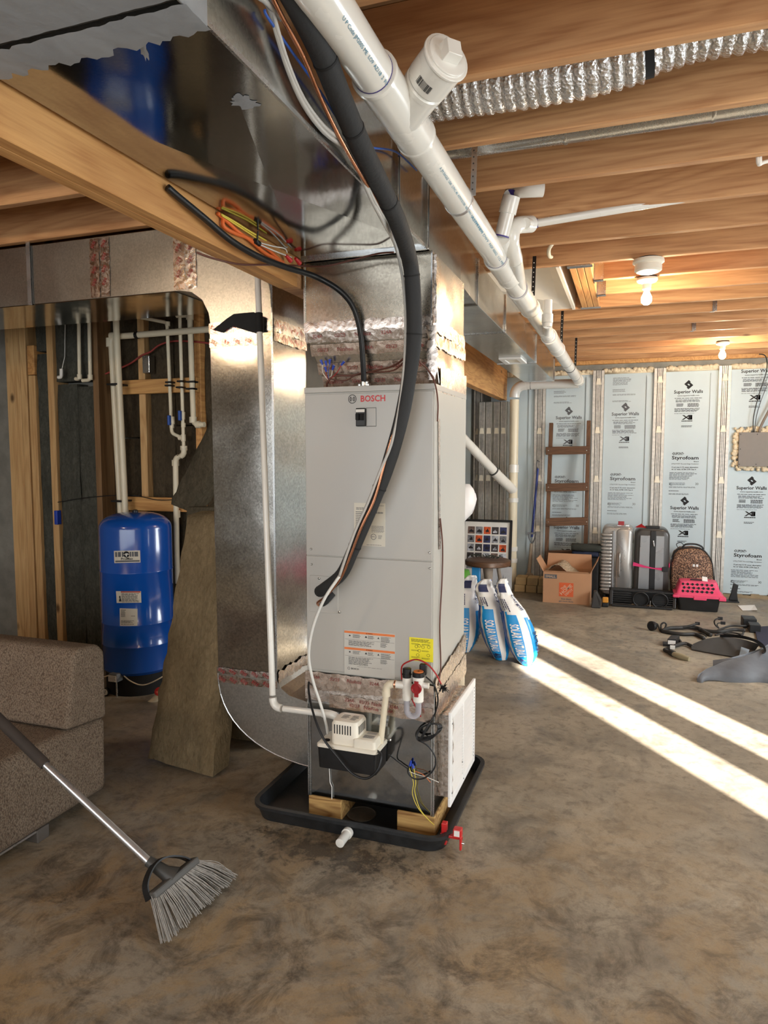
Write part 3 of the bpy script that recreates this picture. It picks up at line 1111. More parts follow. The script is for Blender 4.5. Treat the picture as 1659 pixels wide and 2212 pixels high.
m.build('caulk_drip', M['label'], rbx)


def foil_strip(name, p0, p1, up, w, nrm, mat, parent, seed=0, amp=0.004, n=None, lift=0.002):
    """wrinkled tape from p0 to p1, width w along up, lying on a face with normal nrm"""
    r = random.Random(seed)
    p0, p1, up, nrm = Vector(p0), Vector(p1), Vector(up).normalized(), Vector(nrm).normalized()
    L = (p1 - p0).length
    n = n or max(6, int(L / 0.018))
    k = max(3, int(w / 0.016))
    vs = []
    for i in range(n + 1):
        e0, e1 = r.uniform(-1, 1) * amp, r.uniform(-1, 1) * amp
        for j in range(k + 1):
            v = j / k - 0.5
            off = (e0 if j == 0 else e1 if j == k else 0)
            vs.append(p0 + (p1 - p0) * (i / n) + up * (v * w + off) + nrm * (lift + (abs(r.gauss(0, 1)) * amp * 0.14 if 0 < j < k else 0)))
    fs = [(i * (k + 1) + j, (i + 1) * (k + 1) + j, (i + 1) * (k + 1) + j + 1, i * (k + 1) + j + 1) for i in range(n) for j in range(k)]
    m = MB().add(vs, fs)
    return m.build(name, mat, parent, smooth=180)


def tape_print(parent, p0, p1, up, nrm, seed=0, h=0.013, mat='ink_tape', slant=False, step=0.075, start=0):
    """lettering printed at intervals along a foil tape"""
    p0, p1 = Vector(p0), Vector(p1)
    d = (p1 - p0).normalized()
    L = (p1 - p0).length
    words = ['324A', '02/23', 'Nashua']
    m = MB()
    s, i = 0.03, start
    while s < L - 0.03:
        c = p0 + d * s + Vector(nrm) * 0.0065
        if slant:
            a = (d + Vector(up) * -0.55).normalized()
            u2 = a.cross(Vector(nrm)) * -1
            for q in (-1, 0, 1):
                for w_ in (-1, 0, 1):
                    m.rect(c + u2 * q * h * 0.36 + a * w_ * step * .21, a, u2, step * (.19, .15, .17)[w_ + 1], h * 0.16)
        else:
            wd = words[i % 3]
            m.text(wd, c, d, up, None, h if wd != 'Nashua' else h * 1.1)
        s += step
        i += 1
    return m.build('printed_lettering', M[mat], parent)


NF, NR = -YA, XA
# tape bands round the base joint, front and right
t1 = foil_strip('foil_tape', (AX0 - 0.006, AF - 0.004, 0.590), (AX1 + 0.004, AF - 0.004, 0.590), ZA, 0.070, NF, M['foil'], ah, 1, 0.004, lift=0.005)
tape_print(t1, (AX0 + 0.01, AF - 0.0075, 0.605), (AX1 - 0.14, AF - 0.0075, 0.605), ZA, NF, step=0.085)
t2 = foil_strip('foil_tape', (AX0 - 0.008, AF - 0.004, 0.545), (AX1 + 0.006, AF - 0.004, 0.540), ZA, 0.075, NF, M['foil2'], ah, 2, 0.0035, lift=0.003)
t3 = foil_strip('foil_tape', (AX0 + 0.10, AF - 0.004, 0.515), (AX1, AF - 0.004, 0.505), ZA, 0.055, NF, M['foil'], ah, 3, 0.003, lift=0.006)
tape_print(t3, (AX0 + 0.16, AF - 0.008, 0.528), (AX1 - 0.12, AF - 0.008, 0.52), ZA, NF, step=0.062)
tape_print(t3, (AX0 + 0.18, AF - 0.008, 0.508), (AX1 - 0.10, AF - 0.008, 0.50), ZA, NF, step=0.072, start=1)
xs = AX1 + 0.0065
foil_strip('foil_tape', (xs, AF - 0.004, 0.600), (xs, AB, 0.655), ZA, 0.085, NR, M['foil2'], ah, 4, 0.005, lift=0.003)
foil_strip('foil_tape', (xs, AF - 0.004, 0.530), (xs, AB, 0.56), ZA, 0.090, NR, M['foil2'], ah, 5, 0.005, lift=0.005)
foil_strip('foil_tape', (AX1 + 0.001, AF + 0.05, 1.64), (AX1 + 0.001, AF + 0.07, 1.14), YA, 0.026, NR, M['foil'], ah, 6, 0.001, lift=0.002)
# side grille on its foil-taped neck
gx, gy0, gy1, gz0, gz1 = -0.630, 2.560, 3.010, 0.130, 0.510
nk = MB().box(AX1 + 0.004, gx - 0.008, gy0 + 0.03, gy1 - 0.03, gz0 + 0.025, gz1 - 0.03).build('grille_neck', M['foil2'], ah)
for k in range(3):
    foil_strip('foil_tape', (AX1 + 0.020 + 0.018 * k, gy0 + 0.028, gz0 + 0.03), (AX1 + 0.020 + 0.018 * k, gy0 + 0.028, gz1 - 0.02), XA, 0.02, NF, M['foil2'], nk, 30 + k, 0.003)
gr = MB()
for y0, y1, z0, z1 in ((gy0, gy1, gz0, gz0 + 0.035), (gy0, gy1, gz1 - 0.035, gz1), (gy0, gy0 + 0.035, gz0 + 0.035, gz1 - 0.035), (gy1 - 0.035, gy1, gz0 + 0.035, gz1 - 0.035)):
    gr.box(gx - 0.008, gx + 0.004, y0, y1, z0, z1)
gr.box(gx - 0.004, gx + 0.003, (gy0 + gy1) / 2 - 0.006, (gy0 + gy1) / 2 + 0.006, gz0 + 0.03, gz1 - 0.03)
grl = gr.build('return_grille', M['white_metal'], ah, bev=0.003, label='white louvred return grille')
n = 26
lm = None
for i in range(n):
    z = gz0 + 0.040 + (gz1 - gz0 - 0.08) * i / (n - 1)
    if lm is None:
        lm = MB().bar((gx - 0.003, gy0 + 0.034, z), (gx - 0.003, gy1 - 0.034, z), 0.0020, 0.0115, (0.9, 0, -0.42)).build('louvre', M['white_metal'], grl)
        zb = z
    else:
        l2 = lm.copy()
        COL.objects.link(l2)
        l2.parent = grl
        l2.location = (lm.location.x, lm.location.y, lm.location.z + z - zb)
MB().box(gx - 0.020, gx - 0.016, gy0 + 0.03, gy1 - 0.03, gz0 + 0.03, gz1 - 0.03).build('filter', plain('cream_filter', (206, 196, 170), 0.9), grl)
m = MB()
for k in range(22):
    z = gz0 + 0.035 + (gz1 - gz0 - 0.07) * k / 21
    m.box(gx + 0.0035, gx + 0.0045, gy1 - 0.029, gy1 - 0.024, z - 0.003, z + 0.003)
for y, z in ((gy0 + 0.02, gz1 - 0.05), (gy0 + 0.02, gz0 + 0.05), ((gy0 + gy1) / 2, gz0 + 0.018), (gy0 + 0.2, gz0 + 0.10)):
    m.lathe((gx + 0.004, y, z), [(0.004, 0), (0.002, 0.002)], 8, 'X')
tag(m.build('slot_row', M['ink2'], grl), kind='stuff')
# supply plenum on top: narrow collar flaring to a square duct
b0 = [(-1.165, 2.615, Z3), (AX1 - 0.005, 2.615, Z3), (AX1 - 0.005, AB, Z3), (-1.165, AB, Z3)]
b1 = [(AX0, AF + 0.002, 1.985), (-0.704, AF + 0.002, 1.985), (-0.704, AB, 1.985), (AX0, AB, 1.985)]
b2 = [(AX0, AF + 0.002, ZT), (-0.704, AF + 0.002, ZT), (-0.704, AB, ZT), (AX0, AB, ZT)]
M['galv_w'] = galv('galvanised_wrinkled', (186, 178, 164), 0.16, 0.36, 0.5, 0.75, 0.2)
sp = MB().rings([b0, b1, b2]).build('supply_plenum', M['galv_w'], ah, bev=0.002, seg=1)
fs = Vector((0, -1, 0.36)).normalized()
ups = Vector((0, -0.36, 1)).normalized()


def slope_pt(x, z, lift=0.0):
    t = (z - Z3) / (1.985 - Z3)
    return Vector((x, 2.615 + (AF - 2.615) * t - lift, z))


for i, (z, w, mt) in enumerate(((1.965, 0.05, 'foil2'), (1.915, 0.045, 'foil'), (1.795, 0.05, 'foil'), (1.845, 0.045, 'foil'))):
    t = max(0, (z - Z3) / (1.985 - Z3))
    xl = -1.165 + (AX0 + 1.165) * t
    tp = foil_strip('foil_tape', slope_pt(xl - 0.004, z), slope_pt(-0.700, z), ups, w, -YA, M[mt], sp, 40 + i, (0.003, 0.002, 0.0012, 0.0012)[i], lift=0.003)
    tape_print(tp, slope_pt(xl + 0.02, z, 0.003), slope_pt(-0.72, z, 0.003), ups, NF, step=0.095, start=i, h=0.014, mat='ink_tape')
tp = foil_strip('foil_tape', (AX0 - 0.002, AF - 0.001, 2.0), (-0.702, AF - 0.001, 2.0), ZA, 0.04, NF, M['foil2'], sp, 50, 0.005, lift=0.003)
foil_strip('foil_tape', (-0.702, AF, 1.99), (-0.702, AB, 1.99), ZA, 0.055, NR, M['foil2'], sp, 51, 0.006, lift=0.003)
foil_strip('foil_tape', (-0.700, AF + 0.03, 1.93), (-0.698, AB, 1.94), ZA, 0.05, NR, M['foil'], sp, 52, 0.005, lift=0.003)
foil_strip('foil_tape', (-0.693, AF + 0.08, 1.79), (-0.693, AB, 1.80), ZA, 0.10, NR, M['foil'], sp, 53, 0.004, lift=0.003)
foil_strip('foil_tape', (-0.702, AF + 0.0, 1.78), (-0.702, AF + 0.0, 1.98), XA, 0.035, NF, M['foil2'], sp, 54, 0.006, lift=0.006)
for x in (AX0 - 0.002, -0.708):
    MB().box(x, x + 0.006, AF - 0.003, AF + 0.004, 1.99, ZT).build('corner_seam', M['galv_edge'], sp)
foil_strip('foil_tape', (-0.70, 2.545, 1.99), (-0.70, 2.545, 2.24), XA, 0.02, NF, M['foil2'], sp, 55, 0.003, lift=0.004)

# ---- trunk duct under the joists
td = thing('supply_trunk_duct', 'long galvanised rectangular supply trunk hung under the joists above the air handler', 'duct', (-0.96, 2.5, ZT))
TX0, TX1 = -1.215, -0.720
m = MB()
m.box(TX0, TX1, 0.30, 3.05, ZT + 0.006, 2.50)
m.build('near_section', M['galv'], td)
for y0, y1 in ((1.115, 2.49), (0.30, 1.02)):
    m = MB()
    xm, ym = (TX0 + TX1) / 2, (y0 + y1) / 2
    z = ZT + 0.004
    m.add([(TX0, y0, z), (TX1, y0, z), (TX1, y1, z), (TX0, y1, z), (xm, ym, z - 0.007)], [(1, 0, 4), (2, 1, 4), (3, 2, 4), (0, 3, 4)])
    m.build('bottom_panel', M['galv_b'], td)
MB().box(TX1 - 0.002, TX1 + 0.004, 0.3, 2.50, ZT - 0.001, ZT + 0.010).build('edge_seam', M['galv_edge'], td)
MB().box(TX0, TX1 + 0.004, 2.488, 2.50, ZT - 0.006, ZT + 0.006).build('drive_cleat', M['galv_edge'], td)
for y in (2.16, 2.50):
    MB().box(TX1 - 0.004, TX1 + 0.012, y - 0.012, y + 0.004, ZT - 0.004, 2.50).build('drive_cleat', M['galv'], td, bev=0.002, seg=1)
    MB().box(TX1 + 0.0125, TX1 + 0.0135, y - 0.008, y - 0.001, ZT, 2.49).build('cleat_shadow_gap', M['seam'], td)
MB().box(TX0, TX1, 1.018, 1.028, ZT - 0.004, ZT + 0.004).build('drive_cleat', M['seam'], td)
# mastic brushed over the joint near the camera, ragged edges
r = random.Random(3)
for (e0, e1) in ((0.70, 1.016), (1.03, 1.105)):
    m = MB()
    n = 40
    vs = []
    for i in range(n + 1):
        x = TX0 + (TX1 + 0.012 - TX0) * i / n
        ja = r.uniform(-0.004, 0.004) if e0 > 1 else r.uniform(-0.02, 0.02)
        jb = r.uniform(-0.010, 0.012) if e1 > 1.05 else 0
        for j in range(5):
            t = j / 4
            vs.append((x, e0 + ja + (e1 + jb - e0 - ja) * t, ZT - 0.0095 - 0.002 * (0 < j < 4) - r.random() * 0.0015))
    fs = [(i * 5 + j, i * 5 + j + 1, (i + 1) * 5 + j + 1, (i + 1) * 5 + j) for i in range(n) for j in range(4)]
    m.add(vs, fs)
    if e1 > 1.05:
        m.box(TX1 + 0.002, TX1 + 0.008, 0.75, 1.10, ZT - 0.009, ZT + 0.06)
    m.build('mastic', M['mastic'], td, smooth=180)


def panel_z(X, Y):
    k = max(abs(X - (TX0 + TX1) / 2) / ((TX1 - TX0) / 2), abs(Y - (1.115 + 2.49) / 2) / ((2.49 - 1.115) / 2))
    return ZT + 0.004 - 0.007 * max(0, 1 - k)


def smear(px, py, rx, ry, rot, seed):
    r = random.Random(seed)
    c = at(px, py, Z=ZT - 0.004)
    n = 22
    pts = []
    for i in range(n):
        a = 2 * math.pi * i / n
        k = r.uniform(0.55, 1.1)
        x, y = rx * k * math.cos(a), ry * k * math.sin(a)
        X, Y = c.x + x * math.cos(rot) - y * math.sin(rot), c.y + x * math.sin(rot) + y * math.cos(rot)
        pts.append((X, Y, panel_z(X, Y) - 0.0009))
    cz = (c.x, c.y, panel_z(c.x, c.y) - 0.0016)
    MB().add(pts + [cz], [(i, (i + 1) % n, n) for i in range(n)]).build('mastic', M['mastic'], td)


smear(530, 228, 0.034, 0.03, 0.3, 1)
smear(515, 218, 0.016, 0.02, 0.8, 2)
smear(312, 118, 0.008, 0.04, 0.5, 3)
# far, narrower run with its transition
m = MB()
FX0, FX1 = -1.05, -0.742
m.rings([[(TX0, 3.05, ZT), (TX1, 3.05, ZT), (TX1, 3.05, 2.5), (TX0, 3.05, 2.5)], [(FX0, 3.5, ZT), (FX1, 3.5, ZT), (FX1, 3.5, 2.47), (FX0, 3.5, 2.47)]])
m.build('transition', M['galv'], td)
ys = at(1160, 783, Z=ZT).y
MB().box(FX0, FX1, 3.5, ys, ZT, 2.47).build('far_section', M['galv'], td, bev=0.002, seg=1)
MB().box(FX0 + 0.004, FX1 - 0.004, ys, 7.24, ZT, 2.47).build('far_section', M['galv'], td, bev=0.002, seg=1)
for y in (3.5, 4.32, ys):
    MB().box(FX0 - 0.003, FX1 + 0.008, y - 0.012, y + 0.012, ZT - 0.006, 2.475).build('drive_cleat', M['galv_edge'], td, bev=0.002, seg=1)
MB().box(FX0 - 0.002, FX1 + 0.004, 7.24, 7.25, ZT - 0.004, 2.485).build('end_cap', M['galv'], td)
rg = MB()
c = at(1108, 777, Z=ZT)
for x0, x1, y0, y1 in ((-0.085, 0.085, -0.16, -0.11), (-0.085, 0.085, 0.11, 0.16), (-0.085, -0.045, -0.11, 0.11), (0.045, 0.085, -0.11, 0.11)):
    rg.box(c.x + x0, c.x + x1, c.y + y0, c.y + y1, ZT - 0.016, ZT)
reg = rg.build('register', M['white_metal'], td, bev=0.003, label='white ceiling register on the duct bottom')
m = MB()
for k in range(7):
    m.box(c.x - 0.045, c.x + 0.045, c.y - 0.1 + 0.03 * k, c.y - 0.085 + 0.03 * k, ZT - 0.010, ZT - 0.004)
m.build('damper_blade', M['white_pl'], reg)

# ---- return duct on the left: horizontal run, elbow, riser, elbow
rd = thing('return_duct', 'galvanised return duct running from the left wall and dropping beside the air handler', 'duct', (-1.63, 2.9, 0.1))
RY0, RY1, RYR = 2.75, 3.22, 3.08
m = MB()
prof = [(-4.9, 2.25), (-1.955, 2.25), (-1.89, 2.238), (-1.835, 2.20), (-1.803, 2.14), (-1.792, 2.075), (-1.482, 2.075), (-1.482, 2.45), (-1.52, 2.53), (-4.9, 2.53)]
m.prism([(x, RY0, z) for x, z in prof], (0, RY1 - RY0, 0))
M['galv_e'] = galv('galvanised_dull', (190, 186, 178), 0.28, 0.42, 0.5, 0.15, 0.12)
top = m.build('upper_run', M['galv_e'], rd)
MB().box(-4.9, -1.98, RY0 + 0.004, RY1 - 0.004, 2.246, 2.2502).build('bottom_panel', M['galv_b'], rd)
MB().prism([(-1.790, RY0, 0.49), (-1.482, RY0, 0.49), (-1.482, RY0, 2.075), (-1.800, RY0, 2.075)], (0, RYR - RY0, 0)).build('riser', M['galv_r'], rd, bev=0.002, seg=1)
MB().box(-1.488, -1.479, RY0 - 0.004, RY0 + 0.003, 0.49, 2.45).build('corner_seam', M['galv_edge'], rd)
outer = [(-1.225 - 0.565 * math.cos(t) ** 0.9, 0.49 - 0.385 * math.sin(t) ** 0.9) for t in [math.pi / 2 * i / 14 for i in range(15)]]
inner = [(-1.225, 0.40), (-1.33, 0.405), (-1.42, 0.425), (-1.465, 0.455), (-1.482, 0.49)]
m = MB()
m.prism([(x, RY0 - 0.002, z) for x, z in outer + inner], (0, RYR - RY0, 0))
elb = m.build('lower_elbow', M['galv_e'], rd, bev=0.0)
m = MB()
m.tube([(x, RY0 - 0.001, z) for x, z in outer], 0.0035, 6)
m.build('elbow_seam', M['galv_edge'], elb)
MB().box(-1.29, -1.278, RY0 - 0.005, RY0, 0.11, 0.40).build('drive_cleat', M['galv_edge'], elb)


def ret_tape(p0, p1, up, w, seed, nrm=NF, amp=0.003, slant=True, mat='foil2'):
    t = foil_strip('foil_tape', p0, p1, up, w, nrm, M[mat], rd, seed, amp, lift=0.003)
    tape_print(t, Vector(p0) + Vector(nrm) * 0.004, Vector(p1) + Vector(nrm) * 0.004, up, nrm, slant=slant, step=0.058, h=0.016, mat='ink_red')
    return t


ret_tape((-1.795, RY0, 0.505), (-1.480, RY0, 0.505), ZA, 0.028, 60)
ret_tape((-1.793, RY0, 0.465), (-1.480, RY0, 0.465), ZA, 0.035, 61, mat='foil')
ret_tape((-1.802, RY0, 2.068), (-1.480, RY0, 2.068), ZA, 0.050, 62)
ret_tape((-1.80, RY0, 2.005), (-1.480, RY0, 2.005), ZA, 0.042, 63, mat='foil')
ret_tape((-1.479, RY0, 2.07), (-1.479, RYR, 2.07), ZA, 0.055, 64, NR)
ret_tape((-1.479, RY0, 2.02), (-1.479, RYR, 2.02), ZA, 0.04, 65, NR, mat='foil')
foil_strip('foil_tape', (-1.478, RY0, 0.50), (-1.478, RYR, 0.50), ZA, 0.05, NR, M['foil2'], rd, 66, 0.008, lift=0.004)
foil_strip('foil_tape', (-1.226, RY0 - 0.02, 0.12), (-1.226, RY0 - 0.02, 0.44), XA, 0.05, NF, M['foil2'], rd, 67, 0.004, lift=0.003)
for xa in (205, 227):
    a = at(xa, 560, Y=RY0)
    ret_tape((a.x, RY0, 2.525), (a.x, RY0, 2.252), -XA if False else XA, 0.055, 70 + xa, mat='foil' if xa < 220 else 'foil2')
for xa in (388, 413):
    a = at(xa, 590, Y=RY0)
    ret_tape((a.x, RY0, 2.525), (a.x, RY0, 2.252), XA, 0.060, 70 + xa, mat='foil' if xa < 400 else 'foil2')
a = at(63, 560, Y=RY0)
MB().box(a.x - 0.012, a.x + 0.012, RY0 - 0.007, RY0 - 0.003, 2.245, ZJ + 0.18).build('hanger_strap', M['steel'], rd)
MB().box(a.x + 0.016, a.x + 0.022, RY0 - 0.004, RY0, 2.252, 2.53).build('drive_cleat', M['seam'], rd)
# strip of black tape holding the plastic pipe against the riser
tp = MB()
pts = [at(x, y, Y=RY0 - 0.016) for x, y in ((460, 712), (490, 688), (505, 678), (548, 674), (571, 686), (571, 715), (545, 718), (500, 704), (478, 718))]
tp.prism(pts, (0, 0.006, 0))
o = tp.build('black_tape', M['black_m'])
tag(o, 'ragged strip of black tape across the galvanised riser', 'tape')

# ---- drip pan, pressure-treated blocks, float switch
pan = thing('drip_pan', 'black plastic drip pan under the air handler on the concrete floor', 'pan', (-1.035, 2.83, 0))


def rrect(x0, x1, y0, y1, r, z, n=6):
    out = []
    for cx, cy, a0 in ((x1 - r, y0 + r, -90), (x1 - r, y1 - r, 0), (x0 + r, y1 - r, 90), (x0 + r, y0 + r, 180)):
        for i in range(n + 1):
            a = math.radians(a0 + 90 * i / n)
            out.append((cx + r * math.cos(a), cy + r * math.sin(a), z))
    return out


px0, px1, py0, py1 = -1.445, -0.615, 2.435, 3.21
m = MB()
m.rings([rrect(px0 + .015, px1 - .015, py0 + .015, py1 - .015, .075, 0.001), rrect(px0, px1, py0, py1, .08, .052), rrect(px0 - .010, px1 + .010, py0 - .010, py1 + .010, .09, .055),
         rrect(px0 - .010, px1 + .010, py0 - .010, py1 + .010, .09, .068), rrect(px0 + .010, px1 - .010, py0 + .010, py1 - .010, .07, .068), rrect(px0 + .022, px1 - .022, py0 + .022, py1 - .022, .065, .012)])
m.build('tray', M['pan'], pan, smooth=30)
c = at(781, 1758, Z=0.013)
MB().lathe((c.x, c.y, 0.012), [(0.062, 0), (0.062, 0.003), (0.057, 0.003), (0.055, 0.001)], 28).build('moulded_ring', plain('dried_silt', (74, 66, 54), 0.8, 0, 0.3, 30), pan, smooth=40)
a = at(752, 1787, Y=py0 - 0.006)
MB().lathe((a.x, py0 - 0.005, 0.03), [(0.022, 0), (0.022, -0.018), (0.0175, -0.019), (0.0175, -0.085), (0.013, -0.086)], 16, 'Y').build('drain_stub', M['pvc'], pan, smooth=40, label='white plastic drain stub')
for i, (xa, xb) in enumerate(((668, 738), (858, 940))):
    x0 = at(xa, 1770, Y=AF).x
    x1 = at(xb, 1785, Y=AF).x
    b = MB().box(x0, x1, AF - 0.004, AF + 0.30, 0.0125, Z0 - 0.001).build('timber_block', M['pt'], bev=0.003)
    tag(b, ('left-hand', 'right-hand')[i] + ' treated timber block under the front edge of the air handler', 'wood block', 'timber blocks under the air handler')
fsw = thing('float_switch', 'red float switch clipped to the front right corner of the drip pan', 'switch', (-0.63, 2.50, 0.06))
m = MB()
c = at(960, 1787, Y=2.50)
m.box(c.x - 0.010, c.x + 0.010, 2.49, 2.515, 0.016, 0.10)
m.box(c.x - 0.014, c.x + 0.074, 2.487, 2.493, 0.050, 0.062)
m.box(c.x + 0.005, c.x + 0.062, 2.480, 2.500, 0.052, 0.062)
m.build('bracket', M['red_plastic'], fsw, bev=0.002)
m = MB()
m.box(c.x + 0.040, c.x + 0.072, 2.470, 2.50, 0.062, 0.096)
m.box(c.x + 0.066, c.x + 0.074, 2.467, 2.485, 0.018, 0.07)
m.build('switch_head', M['red_plastic'], fsw, bev=0.003)
MB().box(c.x + 0.045, c.x + 0.066, 2.4685, 2.472, 0.070, 0.092).build('switch_label', M['label'], fsw)
MB().lathe((c.x + 0.074, 2.475, 0.045), [(0.003, 0), (0.003, 0.010)], 8, 'X').build('screw', M['screw'], fsw)

# ---- condensate pump
pu = thing('condensate_pump', 'black and white condensate pump fixed to the front of the galvanised return box', 'pump', (-1.0, 2.46, 0.29))
qx0, qx1, qy0, qy1 = -1.119, -0.874, 2.392, 2.525
m = MB()
m.rings([rrect(qx0 + .004, qx1 - .004, qy0 + .004, qy1, .012, .292), rrect(qx0, qx1, qy0, qy1, .014, .378)])
m.build('reservoir', M['black'], pu, smooth=30)
m = MB()
m.rings([rrect(qx0 - .003, qx1 + .003, qy0 - .003, qy1, .016, .376), rrect(qx0 - .003, qx1 + .003, qy0 - .003, qy1, .016, .386), rrect(qx0 + .002, qx1 - .002, qy0 + .002, qy1 - .002, .014, .390)])
lid = m.build('lid', M['white_pl'], pu, smooth=30)
hx0, hx1 = qx0 + 0.052, qx0 + 0.165
m = MB()
m.rings([rrect(hx0, hx1, qy0 + .012, qy1 - .01, .018, .389), rrect(hx0 + .001, hx1 - .001, qy0 + .013, qy1 - .012, .018, .468), rrect(hx0 + .006, hx1 - .006, qy0 + .02, qy1 - .018, .018, .480), rrect(hx0 + .018, hx1 - .018, qy0 + .034, qy1 - .03, .012, .483)])
mc = m.build('motor_cover', M['white_pl'], pu, smooth=40)
for k in range(7):
    MB().box(hx0 + 0.016 + 0.011 * k, hx0 + 0.020 + 0.011 * k, qy0 + 0.0115, qy0 + 0.02, .432, .468).build('vent_slot', M['black_m'], mc)
for k in range(6):
    MB().box(hx1 - 0.004, hx1 + 0.0005, qy0 + 0.028 + 0.012 * k, qy0 + 0.033 + 0.012 * k, .434, .466).build('vent_slot', M['seam'], mc)
m = MB().lines((hx0 + 0.030, qy0 + 0.085, 0.4836), XA, YA, 0.03, 0.04, 4, 0.3).lines((hx0 + 0.07, qy0 + 0.085, 0.4836), XA, YA, 0.03, 0.05, 5, 0.3)
m.build('printed_lettering', M['ink2'], mc)
m = MB()
m.rings([rrect(hx1 - .02, qx1 - .006, qy0 + .006, qy1 - .03, .012, .389), rrect(hx1 - .02, qx1 - .007, qy0 + .007, qy1 - .032, .012, .418), rrect(hx1 - .018, qx1 - .012, qy0 + .012, qy1 - .036, .010, .423)])
lc = m.build('switch_cover', M['white_pl'], pu, smooth=40)
m = MB().rect((qx1 - .045, qy0 + .045, .4235), XA, YA, .045, .03).rect((qx1 - .045, qy0 + .08, .4235), XA, YA, .04, .022)
m.build('cover_label', M['label_grey'], lc)
MB().lines((qx1 - .066, qy0 + .058, .4238), XA, YA, .042, .026, 5, 0.2).build('printed_lettering', M['ink2'], lc)
MB().lathe((qx0 + 0.026, qy0 + 0.035, .3895), [(.014, 0), (.014, .002)], 16).build('inlet_plug', M['black_m'], pu)
m = MB()
for x in (qx0 - .008, qx1 + .010):
    m.lathe((x, AF - 0.004, .325 if x < -1 else .385), [(.006, 0), (.006, -.005), (.003, -.008)], 8, 'Y')
m.build('screw', M['screw'], pu)
m = MB()
m.tube([(qx1 - .004, qy0 + .02, .385), (qx1 + .022, qy0 - .005, .378), (qx1 + .014, qy0 - .022, .33), (qx1 - .03, qy0 - .025, .292), (qx1 - .09, qy0 - .022, .302), (qx0 + .09, qy0 - .018, .36), (qx0 + .03, qy0 - .01, .42), (qx0 - .03, qy0 + .03, .50), (qx0 - .085, AF - .03, .565), (qx0 - .10, AF + 0.03, .60)], .0048, 8, smooth=8)
m.build('power_cord', M['cable'], pu, smooth=180)

# ---- drain trap with float cap, clear loop and its drop to the pump
tr = thing('drain_trap', 'white drain trap with clear loop and red cap at the grey cabinet foot', 'trap', (-0.80, 2.45, 0.49))
ty = 2.455
A1 = at(879, 1480, Y=ty)
B1 = at(904, 1480, Y=ty)
zt, zb = at(879, 1463, Y=ty).z, at(879, 1512, Y=ty).z
m = MB()
m.lathe((A1.x, ty, zb), [(.0150, 0), (.0175, .004), (.0175, zt - zb), (.015, zt - zb)], 16)
m.lathe((B1.x, ty, zb - .003), [(.0155, 0), (.0195, .004), (.0195, zt - zb - .004), (.022, zt - zb - .002), (.022, zt - zb + .012)], 16)
m.lathe((B1.x, ty, (zt + zb) / 2 + .02), [(.011, 0), (.011, .040)], 12, 'X')
m.lathe((A1.x, ty, (zt + zb) / 2 + .012), [(.0145, 0), (.0145, -.060)], 14, 'X')
m.build('trap_body', M['pvc'], tr, smooth=40)
MB().lathe((A1.x, ty, zt - .002), [(.0165, 0), (.0165, .036), (.013, .038)], 16).build('black_cap', M['black'], tr, smooth=40)
fc = MB().lathe((B1.x, ty, zt + .008), [(.0235, 0), (.0235, .016), (.018, .018)], 18).build('float_cap', M['black'], tr, smooth=40)
MB().lathe((B1.x, ty, zt + .0255), [(.0185, 0), (.0185, .003)], 18).build('cap_label', M['orange'], fc)
m = MB().rect((B1.x, ty, zt + .0287), XA, YA, .012, .003).rect((B1.x, ty, zt + .0287), XA, YA, .003, .012)
m.build('plus_mark', M['ink'], fc)
MB().box(B1.x - .004, B1.x + .024, ty + .018, ty + .04, zt + .006, zt + .050).build('float_housing', M['black'], fc, bev=.006)
rc = at(899, 1488, Y=ty - .024)
m = MB()
m.lathe((rc.x, ty - .018, rc.z), [(.0205, 0), (.0205, -.008), (.016, -.010), (.0155, -.007), (.006, -.007)], 20, 'Y')
m.box(rc.x - .008, rc.x + .008, ty - .026, ty - .018, rc.z - .032, rc.z + .028)
m.build('red_cap', M['dark_red'], tr, smooth=40, bev=.001)
zl = at(893, 1553, Y=ty).z
pts = [(A1.x, ty, zb + .004), (A1.x, ty, zl + .035)]
for i in range(1, 8):
    a = math.pi * i / 8
    pts.append(((A1.x + B1.x) / 2 - (B1.x - A1.x) / 2 * math.cos(a), ty, zl + .032 - .022 * math.sin(a)))
pts += [(B1.x, ty, zl + .035), (B1.x, ty, zb + .004)]
clear = NT('milky_clear_tube')
clear.set('Base Color', lin((206, 206, 214)))
clear.set('Roughness', 0.15)
clear.set('Transmission Weight', 0.55)
clear.set('IOR', 1.3)
MB().tube(pts, .0115, 12, smooth=3).build('clear_loop', clear.mat, tr, smooth=180)
ex, ez = at(838, 1480, Y=ty).x, (zt + zb) / 2 + .012
m = MB()
m.tube([(A1.x - .05, ty, ez), (ex + .035, ty, ez)] + arc_pts((ex + .06, ty, ez), (ex - .006, ty, ez), (ex - .006, ty, ez - .06), .03) + [(ex - .008, ty, ez - .05)], .0155, 14)
m.lathe((ex - .007, ty, ez - .05), [(.0165, 0), (.0165, .022)], 14)
e2 = at(822, 1603, Y=ty + 0.02)
m.tube([(ex - .007, ty, ez - .04), (e2.x, ty + .02, .385)], .0120, 14)
m.build('drop_pipe', M['pvc_stain'], tr, smooth=50)
MB().lathe((A1.x - .043, ty, ez), [(.0157, 0), (.0157, -.006)], 14, 'X').build('glue_ring', M['copper'], tr, smooth=40)
m = MB()
m.tube([at(868, 1468, Y=ty), at(868, 1440, Y=ty), at(885, 1428, Y=ty - .01), at(903, 1425, Y=ty - .015), at(925, 1436, Y=ty - .02), at(943, 1458, Y=ty - .02), at(953, 1478, Y=ty - .02)], .0030, 7, smooth=6)
m.tube([at(885, 1500, Y=ty + .02), at(897, 1525, Y=ty + .03), at(909, 1548, Y=ty + .045)], .003, 6, smooth=4)
m.build('red_lead', M['red_wire'], tr, smooth=180)
